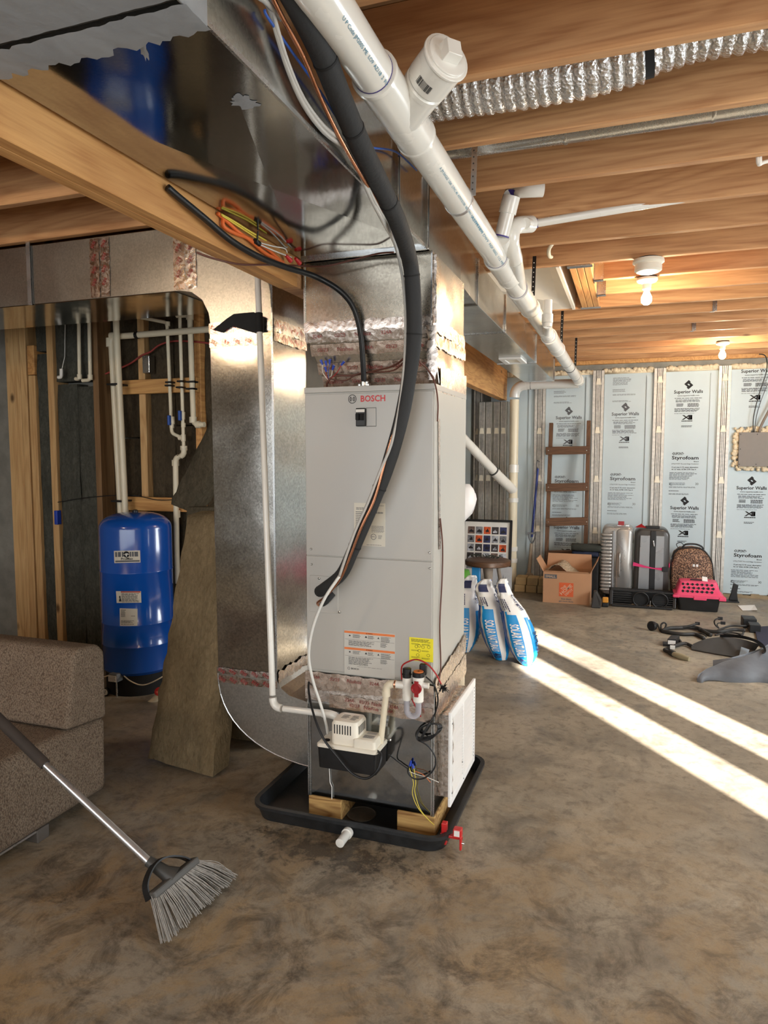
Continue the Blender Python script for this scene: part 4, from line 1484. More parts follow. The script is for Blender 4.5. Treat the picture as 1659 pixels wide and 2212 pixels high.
MB().lathe((A1.x, ty, zt + .010), [(.0185, 0), (.0185, .004)], 14).build('cable_tie', M['black'], tr)
# black low-voltage lead with a tied coil
ld = MB()
ld.tube([at(920, 1462, Y=ty), at(938, 1480, Y=ty - .01), at(946, 1510, Y=ty), at(940, 1540, Y=AF - .02), at(928, 1562, Y=AF - .03)], .003, 7, smooth=6)
cc = at(925, 1580, Y=AF - .03)
for k in range(4):
    pts = []
    for i in range(15):
        a = 2 * math.pi * i / 14
        pts.append((cc.x + (.052 - .003 * k) * math.cos(a) * .98 + .02 * math.sin(a) * 0.2, AF - .022 - .006 * k + .004 * math.sin(3 * a), cc.z + (.027 + .002 * k) * math.sin(a) + .018 * math.cos(a)))
    ld.tube(pts, .0034, 7, smooth=2)
ld.tube([at(928, 1562, Y=AF - .05), at(918, 1580, Y=AF - .055), at(906, 1600, Y=AF - .05)], .005, 7, smooth=4)
ld.tube([at(906, 1600, Y=AF - .04), at(925, 1612, Y=AF - .03), at(940, 1635, Y=AF - .025), at(938, 1660, Y=AF - .025), at(918, 1680, Y=AF - .025), at(895, 1682, Y=AF - .02), at(882, 1670, Y=AF - .02), at(883, 1655, Y=AF - .02)], .003, 7, smooth=6)
o = ld.build('signal_lead', M['cable'], smooth=180)
tag(o, 'thin black lead with a tied coil hanging on the lower right of the return box', 'cable')
m = MB()
rr2 = random.Random(9)
c = at(957, 1485, Y=ty - .015)
for k in range(60):
    d = Vector((rr2.uniform(-1, 1), rr2.uniform(-.6, .6), rr2.uniform(-.9, .9))) * .02
    m.tube([c - d * 0.3, c + d], .0012, 4)
o = m.build('frayed_connector', M['black'])
tag(o, 'bristly black connector at the end of the red lead', 'connector')
tag(o, kind='thing')
# yellow, white and blue thin wires
yw = thing('low_voltage_wires', 'thin yellow and white wires with blue wire nuts hanging down to the red float switch', 'wires', tuple(at(890, 1700, Y=AF - .02)))
m = MB()
for dx in (0, 5):
    m.tube([at(884 + dx * 2, 1658, Y=AF - .015), at(893 + dx, 1690, Y=AF - .02), at(891 + dx, 1715 - dx, Y=AF - .02), at(903 + dx * .6, 1745, Y=AF - .022), at(925, 1770, Y=AF - .025), at(938, 1782, Y=AF - .03)], .0016, 5, smooth=6)
m.build('yellow_wire', M['yellow_wire'], yw, smooth=180)
m = MB()
m.tube([at(884, 1666, Y=AF - .015), at(900, 1673, Y=AF - .02), at(920, 1678, Y=AF - .02), at(948, 1690, Y=AF - .02)], .0016, 5, smooth=5)
m.build('white_wire', M['white_wire'], yw, smooth=180)
m = MB().tube([at(897, 1666, Y=AF - .015), at(915, 1674, Y=AF - .02), at(930, 1690, Y=AF - .02)], .0014, 5, smooth=5)
m.build('red_wire', M['orange'], yw)
for (x, y), (x2, y2) in (((886, 1654), (888, 1643)), ((893, 1659), (891, 1650))):
    a, b = at(x, y, Y=AF - .016), at(x2, y2, Y=AF - .016)
    MB().tube([a, b], [.006, .0035], 8).build('wire_nut', M['blue_nut'], yw, smooth=40)
m = MB().tube([at(840, 1630, Y=qy0 + .04), at(853, 1640, Y=AF - .02), at(866, 1650, Y=AF - .012), at(880, 1660, Y=AF - .012)], .0024, 6, smooth=5)
m.build('black_wire', M['cable'], yw, smooth=180)

# ---- plastic condensate pipe running down the riser
cp = thing('condensate_pipe', 'thin white plastic pipe running down the galvanised riser to the pump', 'pipe', (-1.45, 2.66, 0.42))
pb, pt = at(590, 1528, Y=2.50), at(556, 580, Y=2.70)
pe = at(712, 1543, Y=2.485)
m = MB()
m.tube([pt, pb + (pt - pb).normalized() * .05], .0133, 14)
m.tube([pb + (pe - pb).normalized() * .05, pe], .0133, 14)
m.build('pipe', M['pvc'], cp, smooth=60)
m = MB()
m.tube(arc_pts(pt, pb, pe, .04, 6), .0165, 14)
m.build('elbow', M['pvc'], cp, smooth=60)
m = MB()
m.tube([pe + (pb - pe).normalized() * .03, pe, pe + Vector((.028, 0.006, -.012)), pe + Vector((.032, .012, -.06))], .0165, 14, smooth=3)
m.build('elbow', M['pvc'], cp, smooth=60)
MB().cyl(pt + (pb - pt) * 0.105, pt + (pb - pt) * 0.15, .016, 14).build('black_tape', M['black_m'], cp, smooth=40)

# ---- refrigerant line set
ls = thing('line_set', 'thick black insulated refrigerant line bending down across the grey cabinet front', 'line set', tuple(at(690, 1280, Y=AF)))
HP = [at(600, -70, X=-.655), at(640, 0, X=-.655), at(692, 105, X=-.66), at(738, 220, X=-.665), at(778, 312, X=-.67), at(822, 402, X=-.68), at(860, 482, X=-.69), at(885, 562, Y=2.36), at(893, 640, Y=2.42), at(895, 720, Y=2.44), at(886, 800, Y=2.45), at(868, 900, Y=2.45), at(840, 1000, Y=2.455), at(815, 1065, Y=2.46), at(788, 1130, Y=2.46), at(762, 1190, Y=2.465), at(738, 1240, Y=2.47), at(702, 1270, Y=2.49), at(690, 1278, Y=2.522)]
rads = [.028] * 10 + [.0275, .027, .026, .025, .0245, .024, .0235, .0235, .022]
pth = crom(HP, 5)
rr_ = [rads[min(len(rads) - 1, i // 5)] for i in range(len(pth))]
MB().tube(pth, rr_, 14).build('insulation', M['rubber'], ls, smooth=180)
for i in (11, 18, 27, 37, 45, 64, 74):
    if i < len(pth) - 1:
        d = (pth[i + 1] - pth[i]).normalized()
        MB().cyl(pth[i], pth[i] + d * .006, rr_[i] + .0015, 14).build('cable_tie', M['black_m'], ls, smooth=40)
CP = [at(580, -25, X=-.685), at(606, 30, X=-.685), at(655, 122, X=-.685), at(703, 235, X=-.69), at(757, 340, X=-.695), at(812, 430, X=-.705), at(838, 470, X=-.71)]
MB().tube(CP, .0052, 8, smooth=5).build('copper_line', M['copper'], ls, smooth=180)
m = MB().tube([at(862, 905, Y=2.44), at(845, 950, Y=2.43), at(828, 1010, Y=2.425), at(808, 1080, Y=2.425), at(780, 1140, Y=2.425), at(755, 1205, Y=2.43), at(735, 1250, Y=2.44), at(704, 1288, Y=2.46), at(686, 1302, Y=2.49), at(692, 1310, Y=2.522)], .0052, 8, smooth=5)
m.build('copper_line', M['copper'], ls, smooth=180)
MB().tube([at(718, 1282, Y=2.51), at(704, 1298, Y=2.51), at(698, 1303, Y=2.525)], .014, 12).build('insulation', M['rubber'], ls, smooth=180)
TP = [at(540, -25, X=-.70), at(578, 10, X=-.706), at(600, 80, X=-.706), at(622, 150, X=-.706), at(655, 225, X=-.706), at(700, 285, X=-.706), at(745, 320, X=-.706), at(768, 352, X=-.706), at(797, 420, X=-.706), at(825, 475, X=-.706), at(853, 528, Y=2.40), at(866, 580, Y=2.43), at(874, 640, Y=2.43), at(876, 720, Y=2.43), at(872, 800, Y=2.43), at(862, 880, Y=2.43), at(845, 960, Y=2.425), at(820, 1020, Y=2.42), at(795, 1085, Y=2.42), at(768, 1145, Y=2.42), at(748, 1200, Y=2.42), at(733, 1245, Y=2.42)]
m = MB().tube(TP, .0055, 8, smooth=4)
m.tube([p + Vector((.004, -.007, .008)) for p in TP[:11]], .005, 8, smooth=4)
m.tube([at(530, -20, X=-.70), at(570, 0, X=-.70), at(607, 40, X=-.70)], .006, 8, smooth=4)
m.build('grey_cable', plain('pale_grey_cable', (176, 174, 168), 0.4, 0, 0.04), ls, smooth=180)
m = MB().tube([at(733, 1245, Y=2.42), at(700, 1295, Y=2.41), at(676, 1355, Y=2.41), at(667, 1415, Y=2.41), at(676, 1470, Y=2.42), at(692, 1520, Y=2.43), at(704, 1562, Y=2.44), at(708, 1585, Y=2.45)], .006, 8, smooth=6)
m.build('milky_tube', M['tubing'], ls, smooth=180)
bw = MB().tube([at(572, 20, X=-.707), at(580, 40, X=-.707), at(640, 125, X=-.706), at(690, 195, X=-.706), at(760, 300, X=-.706), at(800, 318, X=-.704), at(855, 328, X=-.703), at(900, 368, X=-.702)], .003, 7, smooth=6).build('blue_wire', M['blue_wire'], smooth=180)
tag(bw, 'blue wire looping along the right side of the trunk duct', 'wire')
# brown control wires
w = MB()
w.tube([at(885, 760, Y=2.44), at(868, 778, Y=2.47), at(845, 792, Y=2.52), at(800, 803, Y=2.56), at(760, 811, Y=2.57), at(722, 812, Y=2.56), at(708, 825, Y=2.56), at(706, 836, Y=2.57)], .004, 7, smooth=6)
w.tube([at(885, 764, Y=2.44), at(850, 800, Y=2.52), at(780, 806, Y=2.56), at(745, 822, Y=2.57), at(712, 818, Y=2.56)], .003, 7, smooth=6)
tag(w.build('control_wire', M['brown_wire'], smooth=180), 'brown control wires fanning over the top of the grey cabinet to the wire nuts', 'wire')
w = MB()
w.tube([at(905, 780, Y=2.45), at(925, 800, Y=2.52), at(940, 830, X=-.684), at(946, 870, X=-.684), at(945, 910, X=-.683)], .003, 7, smooth=6)
tag(w.build('control_wire', M['brown_wire'], smooth=180), 'brown wire curving over the top right corner of the grey cabinet', 'wire')
w = MB()
w.tube([at(951, 1120, X=-.683), at(956, 1180, X=-.683), at(955, 1250, X=-.683), at(950, 1350, X=-.683), at(952, 1440, X=-.682), at(946, 1480, X=-.66)], .003, 7, smooth=6)
tag(w.build('control_wire', M['brown_wire'], smooth=180), 'thin brown wire hanging down the lower right side of the grey cabinet', 'wire')
wn_ = thing('wire_splice', 'bunch of blue wire nuts and thin wires standing on top of the grey cabinet', 'wires', tuple(at(708, 838, Y=2.57)))
base = at(710, 822, Y=2.56)
for i, (x, y) in enumerate(((697, 788), (705, 790), (712, 787), (705, 803), (718, 799), (737, 789))):
    e = at(x, y, Y=2.55)
    MB().tube([e, e + (e - base).normalized() * .020], [.0035, .0055], 8).build('wire_nut', M['blue_nut'], wn_, smooth=40)
    MB().tube([base, (base + e) / 2 + Vector((.004 * (i - 3), 0, 0)), e], .0016, 5, smooth=4).build('wire', M[('white_wire', 'red_wire', 'blue_wire', 'brown_wire')[i % 4]], wn_)
# black electrical cable from the beam to the cabinet top
wh = thing('power_cable', 'heavy black cable dropping from the timber beam to the top of the grey cabinet', 'cable', tuple(at(787, 834, Y=2.56)))
KP = [at(362, 405, X=-1.222), at(385, 425, X=-1.215), at(440, 470, X=-1.205), at(500, 520, X=-1.20), at(560, 555, X=-1.195), at(620, 578, X=-1.18), at(680, 597, Y=2.44), at(730, 625, Y=2.47), at(762, 662, Y=2.50), at(778, 715, Y=2.52), at(784, 780, Y=2.54), at(786, 828, Y=2.56)]
MB().tube(KP, .0105, 10, smooth=6).build('sheath', M['cable'], wh, smooth=180)
MB().tube([p + Vector((.006, -.006, -.003)) for p in KP], .0075, 8, smooth=6).build('sheath', M['cable'], wh, smooth=180)
c = at(787, 831, Y=2.56)
m = MB().box(c.x - .023, c.x + .023, 2.55, 2.575, Z3 + .001, Z3 + .012).lathe((c.x, 2.562, Z3 + .001), [(.018, 0), (.018, .02), (.013, .022)], 14)
m.build('cable_clamp', M['screw'], wh, bev=.002)
oc = thing('orange_cable_bundle', 'orange cable and stripped wires tucked between the timber beam and the trunk duct', 'cable', tuple(at(540, 510, X=-1.22)))
m = MB()
m.tube([at(470, 460, X=-1.224), at(490, 478, X=-1.218), at(520, 505, X=-1.216), at(550, 522, X=-1.218), at(580, 540, X=-1.22), at(608, 565, X=-1.224)], .006, 8, smooth=5)
m.tube([at(482, 470, X=-1.222), at(484, 490, X=-1.218), at(510, 505, X=-1.214), at(535, 515, X=-1.214), at(570, 545, X=-1.218), at(595, 558, X=-1.222), at(612, 566, X=-1.226)], .006, 8, smooth=5)
m.build('orange_sheath', M['orange_cable'], oc, smooth=180)
m = MB()
m.tube([at(478, 463, X=-1.214), at(505, 478, X=-1.208), at(540, 500, X=-1.205), at(575, 520, X=-1.208)], .003, 6, smooth=5)
m.tube([at(480, 466, X=-1.212), at(520, 492, X=-1.204), at(560, 518, X=-1.206)], .0025, 6, smooth=5)
m.build('yellow_wire', M['yellow_wire'], oc, smooth=180)
m = MB()
m.tube([at(560, 524, X=-1.206), at(590, 532, X=-1.203), at(615, 537, X=-1.205), at(620, 546, X=-1.21)], .0025, 6, smooth=4)
m.tube([at(560, 528, X=-1.206), at(600, 545, X=-1.204), at(630, 556, X=-1.21)], .0025, 6, smooth=4)
m.build('white_wire', M['white_wire'], oc, smooth=180)
m = MB().tube([at(557, 500, X=-1.2), at(556, 520, X=-1.2), at(557, 527, X=-1.2)], .003, 6).cyl(at(550, 520, X=-1.207), at(560, 527, X=-1.207), .009, 8)
m.build('cable_tie', M['black'], oc)
for x, y in ((618, 552), (638, 558)):
    a = at(x, y, X=-1.205)
    MB().tube([a, a + Vector((.004, .030, -.012))], [.006, .009], 8).build('wire_nut', M['red_plastic'], oc, smooth=40)
m = MB().tube([at(425, 545, X=-1.30), at(460, 558, X=-1.26), at(520, 571, X=-1.222), at(580, 572, X=-1.21), at(640, 574, Y=2.46), at(700, 575, Y=2.47), at(760, 562, Y=2.47), at(815, 548, Y=2.46), at(850, 545, Y=2.42)], .0035, 7, smooth=6)
tag(m.build('thermostat_wire', M['brown_wire'], smooth=180), 'brown wire strung from the timber beam across the front of the supply plenum', 'wire')
# ================================================================== CEILING FIXTURES
M['bulb'] = emit('lit_bulb', BULB_COLOUR, BULB_STRENGTH)


def lamp(x, y, label, group='bare bulbs in white lampholders', z=ZJ):
    t = thing('ceiling_lamp', label, 'lamp', (x, y, z), group)
    MB().lathe((x, y, z), [(.055, 0), (.055, -.010), (.050, -.014)], 24).build('box_rim', M['black'], t, smooth=40)
    MB().lathe((x, y, z - .012), [(.060, 0), (.060, -.010), (.052, -.020), (.034, -.026), (.026, -.032), (.024, -.062), (.021, -.064)], 24).build('lampholder', M['white_pl'], t, smooth=40)
    b = MB().lathe((x, y, z - .072), [(.013, 0), (.014, -.014), (.021, -.030), (.029, -.048), (.030, -.062), (.026, -.078), (.015, -.089), (.004, -.092)], 18)
    b.build('bulb', M['bulb'], t, smooth=180)
    return t


c1, c2 = at(1397, 607, Z=ZJ), at(1562, 736, Z=ZJ)
lamp(c1.x, 1.98 + PJ * 6 + .02, 'lit bare bulb in a white holder just behind the round smoke detector')
lamp(c2.x, 1.98 + PJ * 12 + .25, 'lit bare bulb in a white holder farthest back, near the blue foam wall')
lamp(-2.921, 0.692, 'lit bare bulb in a white holder left of the timber beam')
lamp(0.55, -0.75, 'lit bare bulb in a white holder behind the viewer')
c = at(1401, 556, Z=ZJ)
sdt = thing('smoke_detector', 'round white smoke detector on a joist in front of the nearer bulb', 'detector', (c.x, 1.98 + PJ * 5 + .02, ZJ))
MB().lathe((c.x, 1.98 + PJ * 5 + .02, ZJ), [(.055, 0), (.055, -.012)], 20).build('box_rim', M['black'], sdt)
sy = 1.98 + PJ * 5 + .02
MB().lathe((c.x, sy, ZJ - .010), [(.078, 0), (.080, -.006), (.080, -.016), (.074, -.020), (.066, -.022), (.066, -.030), (.069, -.032), (.069, -.056), (.060, -.064), (.030, -.066)], 28).build('body', M['white_pl'], sdt, smooth=35)
MB().lathe((c.x + .005, sy, ZJ - .075), [(.018, 0), (.018, -.002)], 16).build('test_button', M['pvc'], sdt)

# silver flexible duct lying between the first two joists
fd = thing('flexible_duct', 'silver foil flexible duct between the two nearest joists', 'duct', tuple(at(1300, 170, Y=2.2)))
yc = 2.21
axis = [(-.75, 2.655), (-.55, 2.655), (-.35, 2.648), (-.15, 2.65), (.03, 2.672), (.14, 2.688), (.3, 2.690), (.6, 2.688), (1.2, 2.685), (2.4, 2.685)]
pts = [Vector((x, yc, z)) for x, z in axis]
pth = crom(pts, 14)
P2, R2 = [], []
s = 0
for i, p in enumerate(pth):
    if i:
        s += (p - pth[i - 1]).length
    P2.append(p)
# resample evenly for the ribs
res, rad = [], []
step = 0.0066
acc, k = 0.0, 0
cur = pth[0]
i = 1
while i < len(pth):
    d = (pth[i] - cur).length
    if d >= step:
        cur = cur + (pth[i] - cur).normalized() * step
        res.append(cur.copy())
        ph = k % 5
        x = cur.x
        base = 0.096 if x < 0 else 0.086
        rad.append(base + (0.0, .0035, .004, .0035, -.005)[ph] + random.uniform(-.0012, .0012))
        k += 1
    else:
        i += 1
MB().tube(res, rad, 20).build('sleeve', M['flex'], fd, smooth=180)
a, b = at(1368, 120, Y=2.13).x, at(1408, 110, Y=2.13).x


def flexz(x):
    for i in range(len(res) - 1):
        if res[i].x <= x <= res[i + 1].x:
            return res[i].z
    return 2.6


MB().tube([(x, yc, flexz(x)) for x in (a, (a + b) / 2, b)], .092, 20).build('black_band', M['black_m'], fd, smooth=40)
MB().tube([(x, yc, flexz(x)) for x in (a - .035, a - .015, a - .001)], .091, 20).build('pale_band', M['label'], fd, smooth=40)
# galvanised pipe between the next joists
gp = MB()
gp.tube([(-.72, 2.60, 2.652), (.1, 2.60, 2.649), (2.6, 2.60, 2.645)], .060, 20)
for x in (-.25, .22, .9):
    gp.lathe((x, 2.60, 2.649), [(.0615, 0), (.0625, .006), (.0615, .012)], 20, 'X')
o = gp.build('round_duct', M['galv_edge'], smooth=40)
tag(o, 'straight galvanised round pipe between the second and third joists', 'duct')

# ================================================================== DRAIN PIPES
PA, PB_ = Vector((-.612, 1.20, 2.427)), Vector((-.543, 7.82, 2.297))
PD = (PB_ - PA).normalized()
PR = 0.0495


def pp(y, off=0.0):
    t = (y - PA.y) / (PB_.y - PA.y)
    return PA + (PB_ - PA) * t


def mp(x, y):
    """point of the main pipe axis seen nearest the pixel"""
    best, bp = 1e9, None
    for i in range(400):
        p = PA + (PB_ - PA) * (i / 399)
        q = p - CAMO
        z = q.dot(FWD)
        u, v = IW / 2 + FPX * q.dot(RGT) / z, IH / 2 - FPX * q.dot(UPV) / z
        d = (u - x) ** 2 + (v - y) ** 2
        if d < best:
            best, bp = d, p
    return bp


dp = thing('drain_pipe', 'large white plastic drain pipe hung under the joists, running to the blue foam wall', 'pipe', tuple(pp(4.0)))
MB().tube([pp(0.4), pp(7.76)], PR, 28).build('pipe', M['pvc'], dp, smooth=60)


def coupling(p0, p1, parent=dp, r=PR + .0085, ring=True):
    m = MB()
    d = (p1 - p0).normalized()
    L = (p1 - p0).length
    m.lathe(p0, [(PR, 0), (r, .001), (r + .001, .012), (r - .002, .016), (r - .002, L - .016), (r + .001, L - .012), (r, L - .001), (PR, L)], 28, d)
    o = m.build('coupling', M['pvc'], parent, smooth=35)
    if ring:
        for p, s in ((p0, -1), (p1, 1)):
            MB().lathe(p + d * s * .0035 - d * .0015, [(PR + .0008, 0), (PR + .0012, .0015), (PR + .0008, .003)], 28, d).build('primer_ring', M['primer'], o, smooth=60)
    return o


def wye(p0, p1, bp, bend, r=PR, parent=dp, seg=24):
    """coupling with a side branch from bp to bend"""
    o = coupling(p0, p1, parent)
    m = MB()
    m.tube([bp, bend], r + .005, seg)
    m.build('branch', M['pvc'], parent, smooth=60)
    return o


# cleanout wye close to the camera
w0, w1 = mp(800, 158), mp(905, 295)
bp = mp(868, 245)
cb = at(900, 192, X=-.525)
ce = at(966, 122, X=-.445)
bd = (ce - bp).normalized()
wye(w0, w1, bp, bp + bd * (ce - bp).length * .52)
L = (ce - bp).length
co = MB().lathe(bp + bd * L * .50, [(PR + .0065, 0), (PR + .0065, .012), (PR + .002, .016)], 28, bd)
co.tube([bp + bd * L * .50, bp + bd * L * .62], PR, 28)
co.lathe(bp + bd * L * .60, [(PR, 0), (PR + .008, .002), (PR + .008, L * .36), (PR + .002, L * .365)], 28, bd)
co.build('cleanout_adapter', M['pvc'], dp, smooth=35)
MB().lathe(bp + bd * (L * .615), [(PR + .0004, 0), (PR + .0016, .001), (PR + .0004, .003)], 28, bd).build('primer_ring', M['primer'], dp)
pc = bp + bd * L * .955
plug = MB().lathe(pc, [(PR + .004, 0), (PR + .013, .001), (PR + .013, .008), (PR + .004, .009), (PR + .004, .0145), (PR - .002, .016)], 32, bd)
e1 = bd.cross(ZA).normalized()
e2 = e1.cross(bd).normalized()
r45 = (e1 + e2).normalized(), (e2 - e1).normalized()
q = pc + bd * .015
h = .020
vs = []
for dd, hh in ((0, h + .003), (.028, h)):
    for sx, sy in ((-1, -1), (1, -1), (1, 1), (-1, 1)):
        vs.append(q + bd * dd + e1 * sx * hh + e2 * sy * hh)
plug.add(vs, [(3, 2, 1, 0), (4, 5, 6, 7), (0, 1, 5, 4), (1, 2, 6, 5), (2, 3, 7, 6), (3, 0, 4, 7)])
plug.build('cleanout_plug', M['pvc'], dp, smooth=35, bev=.0015)
# sticker with bar code on the adapter
sd_ = (CAMO - pc)
sn = (sd_ - bd * sd_.dot(bd)).normalized()
sr = bd.cross(sn).normalized()


def on_tube(m, o, axis, nrm, r, u0, s, h, w=None, bold=False, rev=False):
    """lettering wrapped on a pipe: runs along axis, stands round the pipe"""
    vs, fs = text_data(s, bold)
    x0, x1 = min(p.x for p in vs), max(p.x for p in vs)
    y0, y1 = min(p.y for p in vs), max(p.y for p in vs)
    k = h / (y1 - y0)
    kx = (w / (x1 - x0)) if w else k
    side = axis.cross(nrm).normalized() * -1
    out = []
    for p in vs:
        x = (p.x - x0) * kx
        a = ((p.y - (y0 + y1) / 2) * k) / r
        ax = axis
        if rev:
            x = -x
            a = -a
        a += u0
        out.append(o + ax * x + (nrm * math.cos(a) + side * math.sin(a)) * r)
    m.add(out, fs)
    return (x1 - x0) * kx


m = MB()
o_ = bp + bd * L * .68
for k in range(16):
    a = -.42 + .048 * k
    wd = random.choice((.02, .035))
    q = []
    for x, aa in ((0, a), (.022, a), (.022, a + wd), (0, a + wd)):
        q.append(o_ + bd * x + (sn * math.cos(aa) + sr * math.sin(aa)) * (PR + .0087))
    m.add(q, [(0, 1, 2, 3)])
m.build('bar_code', M['ink'], dp)
# blue print along the pipe, on the side facing the room's middle
m = MB()
viewn = None
for (x, y, s, ln, u) in ((690, 20, 'U P Code JM2005 ME  LO9  AZ118  2  FOR NON PRESSURE USE ONLY', .46, .55), (905, 352, 'A JM EAGLE  USA  2 PVC 40  ASTM D1785  NSF-DWV  FOR NON PRESSURE USE', .62, .5), (985, 455, 'ASTM F891 DWV  NSF 0002  112 ME 3-03-22 0345', .85, .5)):
    p = mp(x, y)
    d = CAMO - p
    nn = (d - PD * d.dot(PD)).normalized()
    on_tube(m, p, PD, nn, PR + .0008, u - .35, s, .011, ln)
m.build('printed_lettering', M['ink_blue'], dp)
# the mid-run fittings
for (x0, y0, x1, y1) in ((1062, 560, 1092, 605), (1110, 628, 1138, 672), (1183, 728, 1203, 756)):
    coupling(mp(x0, y0), mp(x1, y1))
for x, y in ((1242, 812), (1222, 782)):
    p = mp(x, y)
    MB().lathe(p, [(PR + .0008, 0), (PR + .0015, .003), (PR + .0008, .006)], 28, PD).build('joint_ring', M['seam'], dp)
# end elbow turning left to the stack
pe_ = pp(7.80)
m = MB()
m.tube([pp(7.70), pp(7.84)], PR + .008, 24)
m.build('end_elbow', M['pvc'], dp, smooth=40)
sx, sy_ = -1.235, 7.96
hz = at(1180, 831, Y=7.86).z
m = MB()
m.tube([(pe_.x, 7.84, hz), (sx + .12, 7.86, hz + .004)], PR, 24)
m.build('cross_pipe', M['pvc'], dp, smooth=60)
m = MB()
m.tube(arc_pts((sx + .17, 7.86, hz + .004), (sx, 7.87, hz + .004), (sx, 7.88, hz - .17), .13, 8), PR + .006, 24)
m.build('bend', M['pvc'], dp, smooth=60)
MB().lathe((sx + .175, 7.86, hz + .004), [(PR + .001, 0), (PR + .003, .004), (PR + .001, .008)], 24, 'X').build('joint_ring', M['seam'], dp)
stk = thing('drain_stack', 'upright cream drain stack by the grey pillar, with a sloping side branch', 'pipe', (sx, 7.9, 0))
MB().tube([(sx, 7.885, hz - .15), (sx, 7.885, 0.0)], PR, 24).build('pipe', M['pvc_y'], stk, smooth=60)
for x, y, h in ((1103, 1012, .09), (1103, 1080, .05), (1103, 1185, .05), (1103, 1210, .05)):
    z = at(x, y, Y=7.885).z
    MB().lathe((sx, 7.885, z - h / 2), [(PR, 0), (PR + .010, .002), (PR + .010, h - .002), (PR, h)], 24).build('coupling', M['pvc'], stk, smooth=35)
b0 = at(1103, 1050, Y=7.84)
b1 = at(1078, 1030, Y=7.70)
b2 = at(985, 930, Y=7.2)
m = MB().tube([Vector((sx, 7.885, b0.z - .05)), b1, b1 + (b2 - b1) * .12], PR + .007, 24)
m.build('branch_fitting', M['pvc'], stk, smooth=60)
MB().tube([b1, b1 + (b2 - b1) * ((-2.44 - b1.x) / (b2.x - b1.x))], PR, 24).build('branch_pipe', M['pvc'], stk, smooth=60)
MB().tube([b1 + (b2 - b1) * .115, b1 + (b2 - b1) * .135], PR + .008, 24).build('joint_ring', M['seam'], stk)
# branches rising into the joists
up_ = thing('drain_branch', 'white plastic elbows and wye rising from the big drain pipe into the joists', 'pipe', tuple(at(1090, 500, Y=3.0)))
p0 = mp(1083, 592)
q1 = at(1083, 512, X=-.545)
q2 = at(1105, 424, X=-.50)
q3 = at(1112, 411, X=-.49)
q4 = at(1140, 408, X=-.43)
RB = .031
MB().tube([p0, q1], RB + .006, 20).build('wye_arm', M['pvc'], up_, smooth=60)
MB().tube([q1, q2], RB, 20).build('pipe', M['pvc'], up_, smooth=60)
MB().tube([q1, q1 + (q2 - q1) * .04], RB + .001, 20).build('primer_ring', M['primer'], up_)
MB().tube([q1 + (q2 - q1) * .58, q2], RB + .006, 20).build('coupling', M['pvc'], up_, smooth=40)
MB().tube([q2, q2 + (q3 - q2) * .4], RB + .002, 20).build('primer_ring', M['primer'], up_)
MB().tube([q2, q3, q4, q4 + Vector((.06, .015, .0))], RB + .003, 20, smooth=4).build('elbow', M['pvc'], up_, smooth=60)
r1 = mp(1118, 640)
s1 = at(1112, 560, X=-.52)
s2 = at(1104, 522, X=-.515)
s3 = at(1112, 490, X=-.50)
s4 = at(1148, 484, X=-.44)
MB().tube([r1, s1], RB + .004, 20).build('wye_arm', M['pvc'], up_, smooth=60)
MB().tube([s1, s1 + (s2 - s1) * .12], RB + .002, 20).build('primer_ring', M['primer'], up_)
MB().tube([s1, s2, s3, s4], RB + .005, 20, smooth=5).build('elbow', M['pvc'], up_, smooth=60)
MB().tube([at(1135, 483, X=-.455), s4], .024, 16).build('reducer', M['pvc'], up_, smooth=60)
t4 = at(1659, 398, Y=s4.y + .03)
MB().tube([s4, s4 + (t4 - s4) * .03], .0195, 16).build('primer_ring', M['primer'], up_)
MB().tube([s4, t4, t4 + (t4 - s4)], .0175, 16).build('vent_pipe', M['pvc'], up_, smooth=60)
sp_ = thing('pipe_stub', 'short white upright pipe fitting behind the big drain pipe, under the far joists', 'pipe', tuple(at(1183, 690, X=-.47)))
a = at(1183, 660, X=-.47)
b = mp(1190, 715)
m = MB().tube([a + Vector((0, 0, .03)), a, a - Vector((0, 0, .12))], .026, 16)
m.lathe(a - Vector((0, 0, .10)), [(.026, 0), (.032, .003), (.032, .05), (.026, .053)], 16)
m.build('riser', M['pvc'], sp_, smooth=40)
MB().tube([a - Vector((0, 0, .10)), b], .030, 16).build('wye_arm', M['pvc'], sp_, smooth=60)
# straps
for i, (x, yt, lab) in enumerate(((1003, 450, 'grey perforated hanger strap around the big drain pipe, nearest the camera'), (1128, 655, 'black perforated hanger strap beside the white pipe elbows'), (1207, 745, 'black hanger strap on the big drain pipe beside the pipe stub'), (1232, 800, 'black hanger strap on the big drain pipe nearest the blue foam wall'))):
    p = mp(x - 22, yt - 10) if i == 0 else mp(x - 12, yt)
    mt = M['steel'] if i == 0 else M['black']
    m = MB()
    m.lathe(p - PD * .008, [(PR + .0015, 0), (PR + .003, .001), (PR + .003, .017), (PR + .0015, .018)], 28, PD)
    n1 = p + Vector((PR + .002, 0, .01))
    tp_ = Vector((p.x + .055, p.y + .01, ZJ + .05))
    m.bar(n1, tp_, .020, .0016, (0, 1, 0))
    o = m.build('hanger_strap', mt)
    tag(o, lab, 'strap')
    hm = MB()
    for k in range(7):
        c = n1 + (tp_ - n1) * (.1 + .12 * k)
        hm.lathe(c + Vector((0, -.0115, 0)), [(.003, 0), (.003, .001)], 8, 'Y')
    hm.build('hole', M['label'] if i else M['seam'], o)

# ---- small things on the joists
def clipbox(x, y, Y, mat, name, label, cat, w=.02, h=.03):
    c = at(x, y, Y=Y)
    m = MB().box(c.x - w, c.x + w, Y - .012, Y, c.z - h, c.z + h)
    o = m.build(name, mat, bev=.003)
    tag(o, label, cat)


